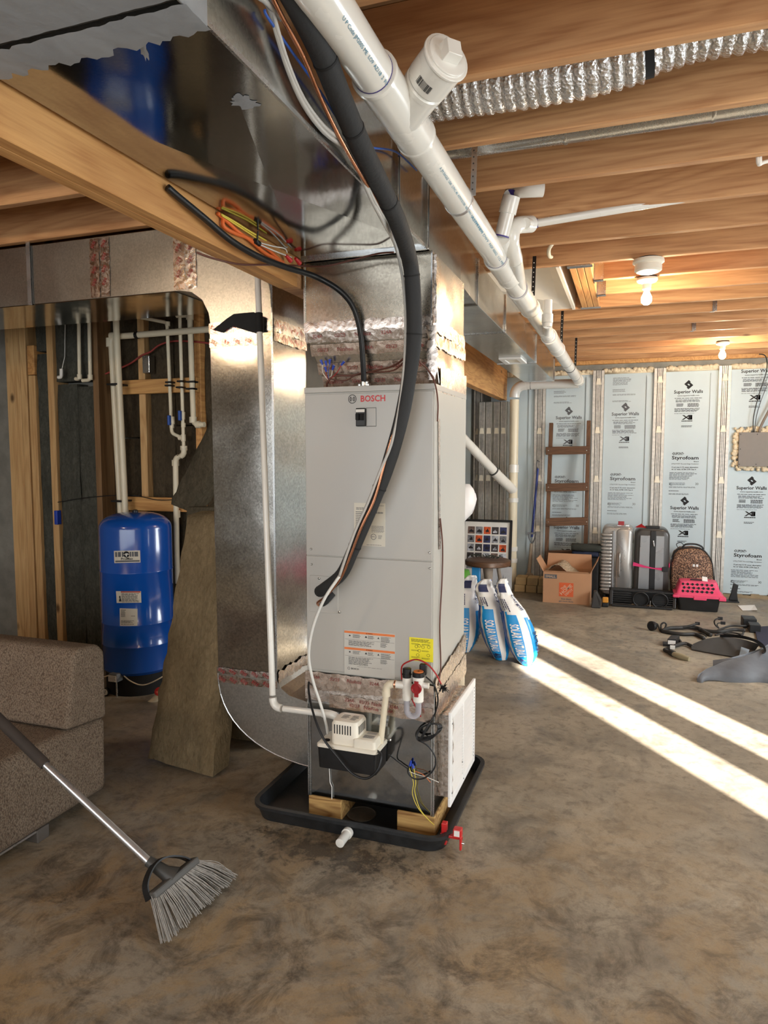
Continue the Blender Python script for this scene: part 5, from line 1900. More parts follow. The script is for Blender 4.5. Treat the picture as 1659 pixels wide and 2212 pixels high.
c = at(1186, 533, Y=1.98 + PJ * 4 + .05)
m = MB()
m.tube([(c.x - .02, c.y + .3, ZJ + .03), (c.x - .015, c.y + .15, ZJ - .005), (c.x, c.y, ZJ - .012), (c.x + .03, c.y - .02, ZJ + .02)], .010, 8, smooth=5)
tag(m.build('stub_cable', M['pvc_y'], smooth=180), 'short loop of cream cable under the joist above the stair opening', 'cable')
c = at(1640, 345, Y=1.98 + PJ * 2 + .05)
m = MB()
m.tube([c + Vector((-.005, 0, .02)), c + Vector((0, 0, -.015)), c + Vector((.03, .01, -.005)), c + Vector((.2, .05, .02)), c + Vector((.5, .05, .03))], .007, 8, smooth=5)
m.tube([c + Vector((0, 0, .03)), c + Vector((.002, 0, -.02))], .008, 8)
tag(m.build('wall_cable', M['white_wire'], smooth=180), 'white cable coming out under a joist at the right edge of the picture', 'cable')
for x, y, k in ((1553, 656, 9), (1494, 724, 11)):
    c = at(x, y, Z=ZJ)
    yk = 1.98 + PJ * k
    m = MB().box(c.x - .015, c.x + .015, yk - .004, yk - .001, ZJ + .0, ZJ + .10).box(c.x - .03, c.x + .0, yk - .004, yk + .02, ZJ - .004, ZJ - .001)
    tag(m.build('metal_tie', M['galv_edge']), 'small galvanised tie plate on a far joist, ' + ('right of the nearer bulb' if k == 9 else 'left of the farther bulb'), 'metal tie')
# ================================================================== LEFT SIDE: TANK, PIPES, BATTS, SOFA, BROOM
def text_on(m, s, F, u0, u1, v0, v1, bold=False):
    vs, fs = text_data(s, bold)
    x0, x1 = min(p.x for p in vs), max(p.x for p in vs)
    y0, y1 = min(p.y for p in vs), max(p.y for p in vs)
    m.add([F(u0 + (u1 - u0) * (p.x - x0) / (x1 - x0), v1 + (v0 - v1) * (p.y - y0) / (y1 - y0)) for p in vs], fs)
    return m


def rect_on(m, F, u0, u1, v0, v1, nu=6, nv=1):
    vs = [F(u0 + (u1 - u0) * i / nu, v0 + (v1 - v0) * j / nv) for j in range(nv + 1) for i in range(nu + 1)]
    fs = [(j * (nu + 1) + i, (j + 1) * (nu + 1) + i, (j + 1) * (nu + 1) + i + 1, j * (nu + 1) + i + 1) for j in range(nv) for i in range(nu)]
    m.add(vs, fs)
    return m


def lines_on(m, F, u0, u1, v0, v1, n, rnd=0.3, seed=1):
    r = random.Random(seed)
    for k in range(n):
        v = v0 + (v1 - v0) * (k + .5) / n
        h = (v1 - v0) / n * .22
        u = u0
        ue = u1 - (u1 - u0) * r.random() * rnd
        while u < ue - .01:
            w = min(ue - u, (u1 - u0) * r.uniform(.08, .22))
            rect_on(m, F, u, u + w * .85, v - h, v + h, 2)
            u += w
    return m


TC = Vector((-2.985, 3.675, 0))
TR_ = 0.222
M['tank'] = plain('blue_tank_enamel', (12, 78, 168), 0.22, 0, 0.06, 3, 0, 0, 0.6)
tk = thing('pressure_tank', 'upright blue pressure tank with paper stickers standing in the left corner', 'tank', tuple(TC))
ztop = at(303, 1106, Y=3.675).z
zs = [at(303, y, Y=3.46).z for y in (1243, 1357, 1405)]
prof = [(.205, .13), (TR_, .15)]
for z in sorted(zs):
    prof += [(TR_, z - .006), (TR_ + .003, z - .002), (TR_ + .003, z + .002), (TR_, z + .006)]
zc = ztop - .10
prof += [(TR_, zc)]
for i in range(1, 9):
    a = math.pi / 2 * i / 8
    prof.append((max(.004, TR_ * math.cos(a) ** .7), zc + .10 * math.sin(a)))
MB().lathe(TC, prof, 40).build('tank_body', M['tank'], tk, smooth=40)
MB().lathe(TC, [(.205, 0), (.205, .15), (.19, .155)], 32).build('base_ring', M['black_m'], tk, smooth=40)
MB().lathe((TC.x, TC.y, ztop - .004), [(.018, 0), (.018, .014), (.010, .018)], 12).build('top_cap', M['black'], tk, smooth=40)


def cyl_px(x, y, r):
    d = RGT * ((x - IW / 2) / FPX) - UPV * ((y - IH / 2) / FPX) + FWD
    o = CAMO - TC
    a = d.x * d.x + d.y * d.y
    b = 2 * (o.x * d.x + o.y * d.y)
    c = o.x * o.x + o.y * o.y - r * r
    t = (-b - math.sqrt(max(b * b - 4 * a * c, 0))) / (2 * a)
    return CAMO + d * t


def tank_sticker(quad, mat, name, fill, label=None):
    def F(u, v, r=TR_ + .0025):
        (x0, y0), (x1, y1), (x2, y2), (x3, y3) = quad
        x = (x0 * (1 - u) + x1 * u) * (1 - v) + (x3 * (1 - u) + x2 * u) * v
        y = (y0 * (1 - u) + y1 * u) * (1 - v) + (y3 * (1 - u) + y2 * u) * v
        return cyl_px(x, y, r)
    o = rect_on(MB(), F, 0, 1, 0, 1, 8, 2).build(name, mat, tk, label=label)
    G = lambda u, v: F(u, v, TR_ + .0036)
    fill(o, G)


def fill1(o, G):
    m = MB()
    for u0, u1 in ((.04, .12), (.15, .26), (.30, .36), (.60, .66), (.69, .75), (.78, .92)):
        rect_on(m, G, u0, u1, .10, .50, 2)
    rect_on(m, G, .04, .97, .80, .93, 6)
    m.build('grey_bar', M['ink2'], o)
    m = MB()
    n = 20
    G2 = lambda u, v: G(u, v)
    for hh in (0, 1):
        pts = []
        for i in range(n // 2 + 1):
            a = math.pi * i / (n // 2) + (math.pi * hh)
            pts.append(G2(.47 + .115 * math.cos(a), .30 - .235 * math.sin(a) + (.035 if hh else -.02)))
        m.add(pts, [tuple(range(len(pts)))])
    text_on(m, 'ProMax', G, .26, .72, .57, .76, True)
    m.build('printed_lettering', M['ink'], o)
    mm = MB()
    rect_on(mm, lambda u, v: G(u, v) + (CAMO - G(u, v)).normalized() * .0008, .46, .49, .28, .50, 1)
    text_on(mm, 'P', lambda u, v: G(u, v) + (CAMO - G(u, v)).normalized() * .0008, .44, .55, .22, .42, True)
    mm.build('mark', M['label'], o)


def fill2(o, G):
    m = MB()
    rect_on(m, G, .19, .98, .01, .12, 5)
    m.build('red_band', plain('brick_red_print', (170, 60, 44), .6), o)
    m = MB()
    lines_on(m, G, .21, .97, .16, .95, 9)
    m.add([G(.09, .88), G(.20, .88), G(.17, .60), G(.13, .60)], [(0, 1, 2, 3)])
    pts = [G(.14 + .03 * math.cos(a), .50 - .11 * math.sin(a)) for a in [2 * math.pi * i / 10 for i in range(10)]]
    m.add(pts, [tuple(range(10))])
    m.build('printed_lettering', M['ink'], o)


def fill3(o, G):
    m = MB()
    lines_on(m, G, .06, .36, .06, .50, 6)
    lines_on(m, G, .06, .85, .68, .84, 3)
    lines_on(m, G, .06, .85, .88, .94, 1)
    lines_on(m, G, .64, .88, .40, .46, 1)
    m.build('printed_lettering', M['ink'], o)


tank_sticker(((246, 1190), (302.5, 1189), (303.5, 1215), (247, 1216.5)), M['label_tan'], 'brand_sticker', fill1)
tank_sticker(((250.5, 1277), (304.5, 1277), (305.5, 1302), (252, 1302.5)), M['label_tan'], 'warning_sticker', fill2)
tank_sticker(((258.5, 1314), (297, 1315), (297, 1352), (259, 1352)), M['label_tan'], 'data_sticker', fill3)
# pressure switch, gauge, valves and pipe at its foot
yS = 3.42
a = at(233, 1457, Y=yS)
tg = thing('pressure_switch', 'grey pressure switch box on a pipe in front of the blue tank', 'switch', tuple(at(252, 1515, Y=yS)))
b = at(252, 1474, Y=yS)
MB().box(a.x, b.x + .002, yS, yS + .10, b.z - .004, a.z + .006).build('switch_box', plain('grey_switch_box', (110, 112, 112), .5), tg, bev=.008)
MB().box(a.x + .003, b.x - .003, yS - .001, yS + .004, b.z, a.z - .004).build('box_label', M['label'], tg)
MB().lines((a.x + .006, yS - .0016, a.z - .008), XA, ZA, b.x - a.x - .012, .035, 5, .2).build('printed_lettering', M['ink2'], tg)
st_ = at(252, 1474, Y=yS + .04)
MB().cyl((st_.x, yS + .04, st_.z + .01), (st_.x, yS + .04, at(252, 1515, Y=yS + .04).z), .006, 10).build('riser', M['steel'], tg, smooth=60)
g = at(227, 1495, Y=yS + .02)
gm = MB().lathe(g + Vector((0, .02, 0)), [(.024, 0), (.026, -.018), (.024, -.020)], 20, 'Y').build('gauge', M['black'], tg, smooth=40)
MB().lathe(g + Vector((0, -.0005, 0)), [(.020, 0), (.020, -.001)], 20, 'Y').build('dial', M['label'], gm)
MB().bar(g + Vector((0, -.0022, -.010)), g + Vector((.004, -.0022, .012)), .003, .001, YA).build('needle', M['ink'], gm)
y5 = yS + .04
m = MB()
m.tube([at(205, 1520, Y=y5), at(230, 1517, Y=y5), at(262, 1518, Y=y5)], [.013, .02, .016], 12)
m.lathe(at(240, 1519, Y=y5), [(.022, -.015), (.024, 0), (.022, .015)], 12, 'X')
m.tube([at(240, 1520, Y=y5 - .01), at(242, 1533, Y=y5 - .015)], [.009, .006], 10)
m.tube([at(231, 1510, Y=y5), at(231, 1502, Y=y5)], .006, 8)
m.build('brass_fitting', plain('dull_brass', (110, 92, 62), .45, .8, .25, 30), tg, smooth=40)
m = MB()
pv = [at(265, 1520, Y=y5), at(300, 1523, Y=y5), at(322, 1521, Y=y5), at(345, 1502, Y=y5 + .02), at(362, 1490, Y=y5 + .05)]
m.tube(pv, .021, 14, smooth=4)
m.lathe(at(268, 1520, Y=y5), [(.021, -.012), (.026, -.011), (.026, .022), (.021, .024)], 14, 'X')
m.build('cream_pipe', M['pvc_y'], tg, smooth=50)
rv = at(344, 1494, Y=y5 - .01)
m = MB().lathe(rv, [(.004, -.004), (.026, -.003), (.028, .003), (.020, .008)], 14, (0.4, -.7, .6))
m.build('valve_handle', M['red_plastic'], tg, smooth=40)
m = MB().tube([at(268, 1460, Y=yS + .05), at(280, 1470, Y=yS), at(300, 1479, Y=yS - .01), at(318, 1478, Y=yS), at(342, 1467, Y=yS + .02), at(366, 1452, Y=yS + .06)], .004, 7, smooth=6)
m.tube([at(234, 1459, Y=yS + .02), at(222, 1463, Y=yS + .01), at(205, 1468, Y=yS)], .004, 7, smooth=4)
m.build('cream_lead', M['pvc_y'], tg, smooth=180)

# ---- water pipes on the utility wall
YP = YR - 0.065


def run(m, pts, r, Y=YP, seg=12, rad=None):
    P = [at(x, y, Y=Y) if len((x, y)) == 2 else None for x, y in pts]
    if len(P) > 2:
        out = [P[0]]
        for i in range(1, len(P) - 1):
            out += arc_pts(P[i - 1], P[i], P[i + 1], rad or r * 2.2, 4)
        out.append(P[-1])
        P = out
    m.tube(P, r, seg)


def sleeve(m, x, y, r, h, Y=YP, ax='Z'):
    c = at(x, y, Y=Y)
    m.lathe(c, [(r * .9, -h / 2), (r, -h / 2 + .001), (r, h / 2 - .001), (r * .9, h / 2)], 12, ax)


pA = thing('vent_pipes', 'pair of tall cream plastic pipes clipped together left of the blue tank top', 'pipe', tuple(at(260, 1100, Y=YP)))
m = MB()
run(m, [(455, 711), (240, 728), (262, 1130)], .021, YP - .02)
m.build('bent_pipe', M['pvc_y'], pA, smooth=60)
m = MB()
run(m, [(248, 640), (272, 1130)], .021, YP - .065)
m.build('straight_pipe', M['pvc_y'], pA, smooth=60)
m = MB()
sleeve(m, 238, 740, .027, .06, YP - .02)
sleeve(m, 246, 726, .027, .05, YP - .02, 'X')
m.build('elbow_hub', M['pvc_y'], pA, smooth=40)
for x, y in ((253, 831), (262, 1082)):
    c = at(x, y, Y=YP - .045)
    MB().box(c.x - .05, c.x + .035, YP - .09, YP + .02, c.z - .006, c.z + .006).build('pipe_clip', M['black'], pA, bev=.002)
c = at(296, 724, Y=YP - .02)
MB().lathe(c, [(.024, -.012), (.024, .012)], 12, 'X').build('pipe_clip', M['black'], pA)
pB = thing('water_pipes', 'three cream plastic water pipes with blue valve handles on the timber blocking', 'pipe', tuple(at(395, 1000, Y=YP)))
m = MB()
run(m, [(305, 686), (361, 697), (371, 936), (392, 945)], .0115)
m.build('thin_pipe', M['pvc_y'], pB, smooth=60)
m = MB()
run(m, [(386, 600), (397, 975)], .0115)
m.build('thin_pipe', M['pvc_y'], pB, smooth=60)
m = MB()
run(m, [(382, 681), (410, 680), (418, 917), (442, 917)], .0175)
m.build('wide_pipe', M['pvc_y'], pB, smooth=60)
m = MB()
run(m, [(397, 968), (398, 986), (379, 986), (382, 1200), (384, 1260)], .0185, YP - .01)
m.build('offset_pipe', M['pvc_y'], pB, smooth=60)
m = MB()
for x, y, r, h, ax in ((372, 908, .016, .05, 'Z'), (371, 920, .015, .03, 'Z'), (392, 946, .015, .04, 'X'), (396, 946, .016, .045, 'Z'), (396, 918, .015, .03, 'Z'), (395, 898, .016, .05, 'Z'), (379, 1000, .024, .04, 'Z'), (397, 968, .023, .03, 'Z'), (362, 700, .016, .03, 'Z'), (410, 684, .024, .04, 'Z'), (417, 907, .024, .04, 'Z'), (428, 917, .024, .03, 'X'), (382, 1110, .023, .05, 'Z')):
    sleeve(m, x, y, r, h, YP, ax)
m.build('coupling', M['pvc_y'], pB, smooth=40)
for x, y in ((366, 907), (389, 897)):
    c = at(x, y, Y=YP - .025)
    MB().box(c.x - .008, c.x + .008, YP - .04, YP - .015, c.z - .035, c.z + .03).build('valve_handle', M['blue_wire'], pB, bev=.005)
for x, y, w in ((368, 826, .022), (367, 833, .022), (393, 824, .022), (391, 837, .022), (416, 825, .030), (414, 840, .030)):
    c = at(x, y, Y=YP)
    MB().box(c.x - w, c.x + w, YP - .028, YP + .022, c.z - .006, c.z + .005).build('pipe_clip', M['black'], pB, bev=.002)
pC = thing('stub_pipes', 'two short cream pipes ending in elbows in front of the grey wall batts', 'pipe', tuple(at(180, 820, Y=YL - .03)))
yq = YL - .03
m = MB()
run(m, [(168, 560), (172, 820), (163, 818)], .0125, yq)
m.build('pipe', M['pvc_y'], pC, smooth=60)
m = MB()
run(m, [(190, 560), (195, 821), (178, 822)], .0125, yq)
m.build('pipe', M['pvc_y'], pC, smooth=60)
m = MB()
for x, y in ((172, 814), (195, 815)):
    sleeve(m, x, y, .017, .035, yq)
m.build('elbow_hub', M['pvc_y'], pC, smooth=40)
m = MB()
run(m, [(132.5, 797), (132.5, 815), (126, 815)], .012, yq, rad=.015)
m.tube([at(134, 797, Y=yq), at(140, 770, Y=yq + .02), at(141, 690, Y=yq + .03)], .003, 6)
o = m.build('pipe_elbow', M['pvc'], smooth=60)
tag(o, 'small white pipe elbow with a thin wire against the grey wall batts', 'pipe')
jb = MB()
c0, c1 = at(311, 769, Y=YR - .03), at(327, 806, Y=YR - .03)
jb.box(c0.x, c1.x, YR - .05, YR + .01, c1.z, c0.z)
o = jb.build('junction_box', M['galv_edge'], bev=.004)
tag(o, 'small galvanised junction box on the stud between the cream pipes', 'electrical box')
m = MB()
m.tube([at(x, y, Y=YR - .012) for x, y in ((206, 815), (240, 803), (280, 786), (306, 768), (325, 760), (345, 745), (375, 737), (420, 738), (455, 742))], .0065, 7, smooth=5)
o = m.build('red_cable', plain('red_cable', (150, 62, 56), .5), smooth=180)
tag(o, 'red cable running across the studs to the small junction box', 'cable')
m = MB().tube([at(125, 1085, Y=YL - .01), at(180, 1076, Y=YL - .015), at(250, 1070, Y=YP - .03), at(300, 1072, Y=YR - .05), at(340, 1080, Y=YR - .05), at(385, 1079, Y=YR - .05)], .003, 6, smooth=5)
tag(m.build('thin_cable', M['cable'], smooth=180), 'thin black cable along the lower timber blocking above the blue tank', 'cable')
c = at(122, 1118, Y=YL - .01)
o = MB().box(c.x - .012, c.x + .016, YL - .02, YL + .02, c.z - .05, c.z + .05).build('outlet_box', M['blue_nut'], bev=.004)
tag(o, 'blue plastic outlet box beside the bare stud left of the blue tank', 'electrical box')


# ---- loose mineral-wool batts leaning against the corner
def slab(name, c, thick, mat, label, seed, group=None, nu=10, nv=26, amp=.007, wav=.012):
    """c = four corners of the near face (bl, br, tr, tl); thick = vector to the far face"""
    r = random.Random(seed)
    bl, br, tr, tl = [Vector(p) for p in c]
    nrm = (br - bl).cross(tl - bl).normalized()
    th = Vector(thick)
    A, B = [], []
    for j in range(nv + 1):
        for i in range(nu + 1):
            u, v = i / nu, j / nv
            p = (bl * (1 - u) + br * u) * (1 - v) + (tl * (1 - u) + tr * u) * v
            e = min(u, 1 - u) * nu
            w = nrm * (r.uniform(-amp, amp) + wav * math.sin(3.1 * v + seed) * math.sin(2.2 * u + seed))
            ed = (br - bl).normalized() * r.uniform(-.005, .005) if i in (0, nu) else Vector((0, 0, 0))
            A.append(p + w + ed + (th * .12 if e < .5 or j in (0, nv) else Vector((0, 0, 0))))
            B.append(p + th + w * .5 + ed)
    n = len(A)
    m = MB()
    fs = []
    for j in range(nv):
        for i in range(nu):
            k = j * (nu + 1) + i
            fs.append((k, k + 1, k + nu + 2, k + nu + 1))
            fs.append((n + k, n + k + nu + 1, n + k + nu + 2, n + k + 1))
    for i in range(nu):
        fs.append((i, n + i, n + i + 1, i + 1))
        k = nv * (nu + 1) + i
        fs.append((k, k + 1, n + k + 1, n + k))
    for j in range(nv):
        k = j * (nu + 1)
        fs.append((k, k + nu + 1, n + k + nu + 1, n + k))
        k = j * (nu + 1) + nu
        fs.append((k, n + k, n + k + nu + 1, k + nu + 1))
    m.add(A + B, fs)
    o = m.build(name, mat, smooth=60)
    tag(o, label, 'insulation', group)
    return o


GB = 'loose mineral wool batts leaning by the return duct'
slab('insulation_batt', [at(318, 1640, Z=.012), at(450, 1683, Z=.012), (-1.86, 3.02, 1.20), at(397, 1114, Y=3.02)], (.03, .115, .018), M['batt_t'], 'tall mineral wool batt leaning beside the blue tank, largest of the loose ones', 2, GB)
slab('insulation_batt', [(-1.98, 3.10, .012), (-1.68, 3.10, .012), (-1.68, 3.17, .95), (-1.93, 3.17, .95)], (.02, .10, .014), M['batt_t'], 'lower mineral wool batt half hidden behind the curved duct elbow', 4, GB, nu=6)
slab('insulation_batt', [at(398, 1108, Y=3.16) + Vector((0, 0, -.15)), (-1.62, 3.2, 1.05), (-1.62, 3.2, 1.235), at(398, 1096, Y=3.16)], (.02, .10, .0), M['batt'], 'short mineral wool batt peeping over the top of the tall leaning one', 6, GB, nv=4)
slab('insulation_batt', [at(366, 1091, Y=3.28), at(405, 1108, Y=3.24), at(520, 930, Y=3.28), at(452, 900, Y=3.34)], (.04, .12, .03), M['batt'], 'dark mineral wool batt lying at a slant above the blue tank', 8, GB, nv=14)
# ---- sofa end
sofa_m = NT('brown_woven_upholstery')
v = sofa_m.coords((1, 1, 1), rnd=False)
vw = sofa_m.coords((210, 210, 130), rnd=False)
nw = sofa_m.noise(v, 46, 3, .6, 1.0)
vor = sofa_m.n('ShaderNodeTexVoronoi', feature='F1')
vor.inputs['Scale'].default_value = 1.0
sofa_m.l(vw, vor.inputs['Vector'])
big = sofa_m.noise(v, 14, 4, .6)
cc_ = sofa_m.ramp(vor.outputs['Distance'], [(.1, lin((150, 134, 116))), (.5, lin((124, 108, 92))), (.85, lin((92, 78, 66)))])
cc_ = sofa_m.mix(sofa_m.vramp(big, 0, .35, .4, .7), cc_, lin((98, 82, 68)))
sofa_m.set('Base Color', cc_)
sofa_m.set('Roughness', .95)
sofa_m.set('Specular IOR Level', .15)
bb_ = sofa_m.bump(nw, .35, .012)
inv = sofa_m.n('ShaderNodeMath', operation='SUBTRACT')
inv.inputs[0].default_value = 1.0
sofa_m.l(vor.outputs['Distance'], inv.inputs[1])
sofa_m.bump(inv.outputs[0], .7, .006, bb_)
sf = thing('sofa', 'brown woven sofa end at the left edge of the picture behind the broom', 'sofa', (-2.9, 1.8, 0))
SX = -2.12


def cushion(name, x0, x1, prof, bev):
    """prof in the y-z plane, swept along x"""
    m = MB()
    n = 10
    m.rings([[(x0 + (x1 - x0) * i / n, y, z) for y, z in prof] for i in range(n + 1)])
    return m.build(name, sofa_m.mat, sf, smooth=50, bev=bev, seg=4)


cushion('seat_base', -3.9, SX, [(1.15, .05), (2.375, .05), (2.385, .37), (2.15, .385), (1.9, .392), (1.15, .40)], .028)
cushion('back_cushion', -3.9, SX + .004, [(2.155, .392), (2.385, .368), (2.385, .66), (2.350, .700), (2.235, .712), (2.205, .690)], .026)
c = at(102, 1812, X=SX - .03)
for x, y in ((SX - .04, 2.03), (SX - .04, 1.25)):
    MB().box(x - .032, x + .032, y - .03, y + .03, 0, .052).build('leg', plain('grey_sofa_leg', (92, 86, 80), .6), sf, bev=.004)
MB().box(SX - .03, SX - .012, 1.2, 2.0, .044, .052).build('base_rail', M['steel'], sf)
# ---- broom
bt = thing('broom', 'grey angle broom with a metal pole leaning left over the bare concrete floor', 'broom', (-1.38, 1.86, 0))
tipA, tipB = at(357, 2040, Z=.004), at(505, 1900, Z=.004)
hA, hB = at(329, 1935, Y=1.72), at(421, 1859, Y=1.915)
pb_ = at(334, 1873, Y=1.80)
pg = at(96, 1650, Y=1.79)
pt_ = at(-70, 1488, Y=1.78)
MB().tube([pb_, pg], .0125, 14).build('pole', M['steel'], bt, smooth=60)
MB().tube([pg - (pg - pb_).normalized() * .004, pt_], .0185, 14).build('foam_grip', plain('dark_brown_foam', (54, 46, 40), .85, 0, .2, 30, .2, 120), bt, smooth=60)
hd = (hB - hA).normalized()
MB().bar(hA - hd * .004, hB + hd * .004, .038, .024, ((hA + hB) / 2 - (tipA + tipB) / 2).normalized()).build('head_bar', plain('grey_broom_plastic', (84, 82, 78), .55), bt, bev=.006)
mid = (hA + hB) / 2
m = MB()
m.tube([mid, mid + (pb_ - mid) * .5, pb_ + (pg - pb_).normalized() * .03], [.034, .022, .017], 12)
m.build('socket', plain('dark_grey_plastic', (62, 60, 56), .5), bt, smooth=50)
upd = ((hA + hB) / 2 - (tipA + tipB) / 2).normalized()
m = MB()
gp_ = [at(x, y, Y=Y) for x, y, Y in ((321, 1945, 1.715), (314, 1915, 1.73), (322, 1885, 1.76), (338, 1862, 1.80), (362, 1851, 1.84), (392, 1852, 1.88), (414, 1862, 1.91))]
pth_ = crom(gp_, 5)
for i in range(len(pth_) - 1):
    m.bar(pth_[i], pth_[i + 1] + (pth_[i + 1] - pth_[i]) * .15, .005, .026, upd.cross(hd))
m.build('guard', M['black'], bt)
m = MB()
r = random.Random(12)
nb = 60
off = upd.cross(hd).normalized()
for row in range(3):
    for i in range(nb):
        t = (i + r.uniform(-.3, .3)) / (nb - 1)
        a = hA + (hB - hA) * t + off * (.010 * (row - 1))
        b = tipA + (tipB - tipA) * t + off * (.018 * (row - 1)) + Vector((r.uniform(-.006, .006), r.uniform(-.008, .008), r.uniform(0, .012)))
        for k in range(2):
            j = Vector((r.uniform(-.005, .005), r.uniform(-.007, .007), r.uniform(0, .008)))
            c_ = (a + b) / 2 + j + Vector((0, 0, .004))
            m.tube([a + j * .3, c_, b + j], [.0019, .0016, .0012], 4, cap=False)
m.tube([hB, hB + Vector((.05, .05, -.03)), at(500, 1882, Z=.06)], .0014, 4, smooth=4)
m.tube([hB, hB + Vector((.05, .06, -.03)), at(505, 1893, Z=.05)], .0014, 4, smooth=4)
o = m.build('bristles', plain('grey_bristle', (148, 142, 134), .7, 0, .3, 60), bt)
tag(o, kind='stuff')
# ================================================================== THINGS ALONG THE BACK WALL
# ---- homemade ladder
ld = thing('ladder', 'homemade dark wooden ladder with three rungs leaning on the blue foam wall', 'ladder', (-.65, 7.9, 0))


def lpt(x, y):
    """point on the leaning ladder plane: foot at y 7.86, head against the studs"""
    z = at(x, y, Y=8.0).z
    for _ in range(4):
        Yp = 7.86 + .24 * max(0, z) / 1.9
        p = at(x, y, Y=Yp)
        z = p.z
    return p


for (xa, ya, xb, yb) in ((1191, 914, 1178, 1262), (1272, 909, 1263, 1262)):
    a, b = lpt(xa, ya), lpt(xb, yb)
    b.z = max(b.z, 0)
    MB().bar(b, a, .042, .045, (0, -1, 0)).build('rail', M['oldwood'], ld, bev=.002, seg=1)
for y in (973, 1052, 1126, 1196):
    a, b = lpt(1180, y + 1), lpt(1275 - (y - 973) * .03, y - 1)
    o = Vector((0, -.042, 0))
    MB().bar(a + o, b + o, .04, .088, (0, 0, 1)).build('rung', M['oldrung'], ld, bev=.003, seg=1)
    for x in (1186, 1268):
        s = lpt(x, y)
        MB().lathe(s + Vector((0, -.062, 0)), [(.005, 0), (.004, -.004)], 8, 'Y').build('screw', M['screw'], ld)

# ---- moving box with bubble wrap
card = plain('brown_cardboard', (186, 140, 104), .85, 0, .05, 6)
BX0, BX1, BY0, BY1, BZ = -.812, -.348, 7.225, 7.56, .315
bx = thing('cardboard_box', 'open brown cardboard moving box with an orange printed square, bubble wrap inside', 'box', ((BX0 + BX1) / 2, (BY0 + BY1) / 2, 0))
t_ = .006
m = MB()
for x0, x1, y0, y1, z0, z1 in ((BX0, BX1, BY0, BY0 + t_, 0, BZ), (BX0, BX1, BY1 - t_, BY1, 0, BZ), (BX0, BX0 + t_, BY0 + t_, BY1 - t_, 0, BZ), (BX1 - t_, BX1, BY0 + t_, BY1 - t_, 0, BZ), (BX0 + t_, BX1 - t_, BY0 + t_, BY1 - t_, 0, t_)):
    m.box(x0, x1, y0, y1, z0, z1)
m.build('carton', card, bx)
fl_ = MB().prism([(BX0, BY0, BZ), (BX0, BY1, BZ), (BX0 - .075, BY1 - .01, BZ + .13), (BX0 - .075, BY0 + .01, BZ + .13)], (t_, 0, 0))
fl_.build('flap', card, bx)
MB().prism([(BX1, BY0, BZ), (BX1, BY1, BZ), (BX1 + .07, BY1 - .01, BZ + .14), (BX1 + .07, BY0 + .01, BZ + .14)], (-t_, 0, 0)).build('flap', card, bx)
MB().prism([(BX0, BY1, BZ), (BX1, BY1, BZ), (BX1 - .01, BY1 + .03, BZ + .15), (BX0 + .01, BY1 + .03, BZ + .15)], (0, -t_, 0)).build('flap', card, bx)
MB().prism([(BX0, BY0, BZ), (BX1, BY0, BZ), (BX1 - .02, BY0 - .012, BZ + .018), (BX0 + .02, BY0 - .012, BZ + .018)], (0, t_, 0)).build('flap', card, bx)
yb_ = BY0 - .0008
cx_ = at(1223, 1274, Y=yb_)
mo = MB().rect(cx_, XA, ZA, .142, .142)
mo.build('orange_square', plain('orange_print', (214, 96, 52), .8), bx)
r_ = Vector((math.cos(math.radians(42)), 0, math.sin(math.radians(42))))
u_ = Vector((-r_.z, 0, r_.x))
m = MB()
m.text('THE', cx_ + u_ * .034 - r_ * .006, r_, u_, .062, .024, bold=True, lift=.0006)
m.text('HOME', cx_ + u_ * .002, r_, u_, .142, .034, bold=True, lift=.0006)
m.text('DEPOT', cx_ - u_ * .036 + r_ * .004, r_, u_, .095, .024, bold=True, lift=.0006)
m.build('stencil_lettering', plain('pale_print', (206, 168, 140), .8), bx)
m = MB()
c = at(1223, 1294, Y=yb_)
m.text('How doers', c, XA, ZA, .10, .020, bold=True)
m.text('get more done.', c - ZA * .026, XA, ZA, .145, .021, bold=True)
m.rect(at(1189.5, 1245, Y=yb_), XA, ZA, .125, .042)
m.build('dark_print', M['ink2'], bx)
MB().text('SMALL', at(1189.5, 1245, Y=yb_), XA, ZA, .10, .024, bold=True, lift=.0008).build('size_lettering', plain('pale_print_b', (190, 160, 134), .8), bx)
r = random.Random(2)
bwm = NT('bubble_wrap')
bwm.set('Base Color', lin((214, 190, 158)))
bwm.set('Roughness', .2)
bwm.set('Transmission Weight', .25)
vv = bwm.coords()
vo_ = bwm.n('ShaderNodeTexVoronoi', feature='F1')
vo_.inputs['Scale'].default_value = 60.0
bwm.l(vv, vo_.inputs['Vector'])
bwm.bump(vo_.outputs['Distance'], .9, .01)
m = MB()
nx_, ny_ = 26, 16
vs = []
for j in range(ny_ + 1):
    for i in range(nx_ + 1):
        u, w = i / nx_, j / ny_
        h = BZ - .03 + .13 * math.exp(-((u - .33) / .26) ** 2) * (1 - .5 * abs(w - .5)) + .02 * math.sin(9 * u + 4 * w) + r.uniform(-.007, .007)
        vs.append((BX0 + .012 + (BX1 - BX0 - .024) * u, BY0 + .012 + (BY1 - BY0 - .03) * w, h))
m.add(vs, [(j * (nx_ + 1) + i, j * (nx_ + 1) + i + 1, (j + 1) * (nx_ + 1) + i + 1, (j + 1) * (nx_ + 1) + i) for j in range(ny_) for i in range(nx_)])
o = m.build('bubble_wrap', bwm.mat, smooth=180)
tag(o, 'crumpled bubble wrap heaped in the open cardboard box', 'bubble wrap')
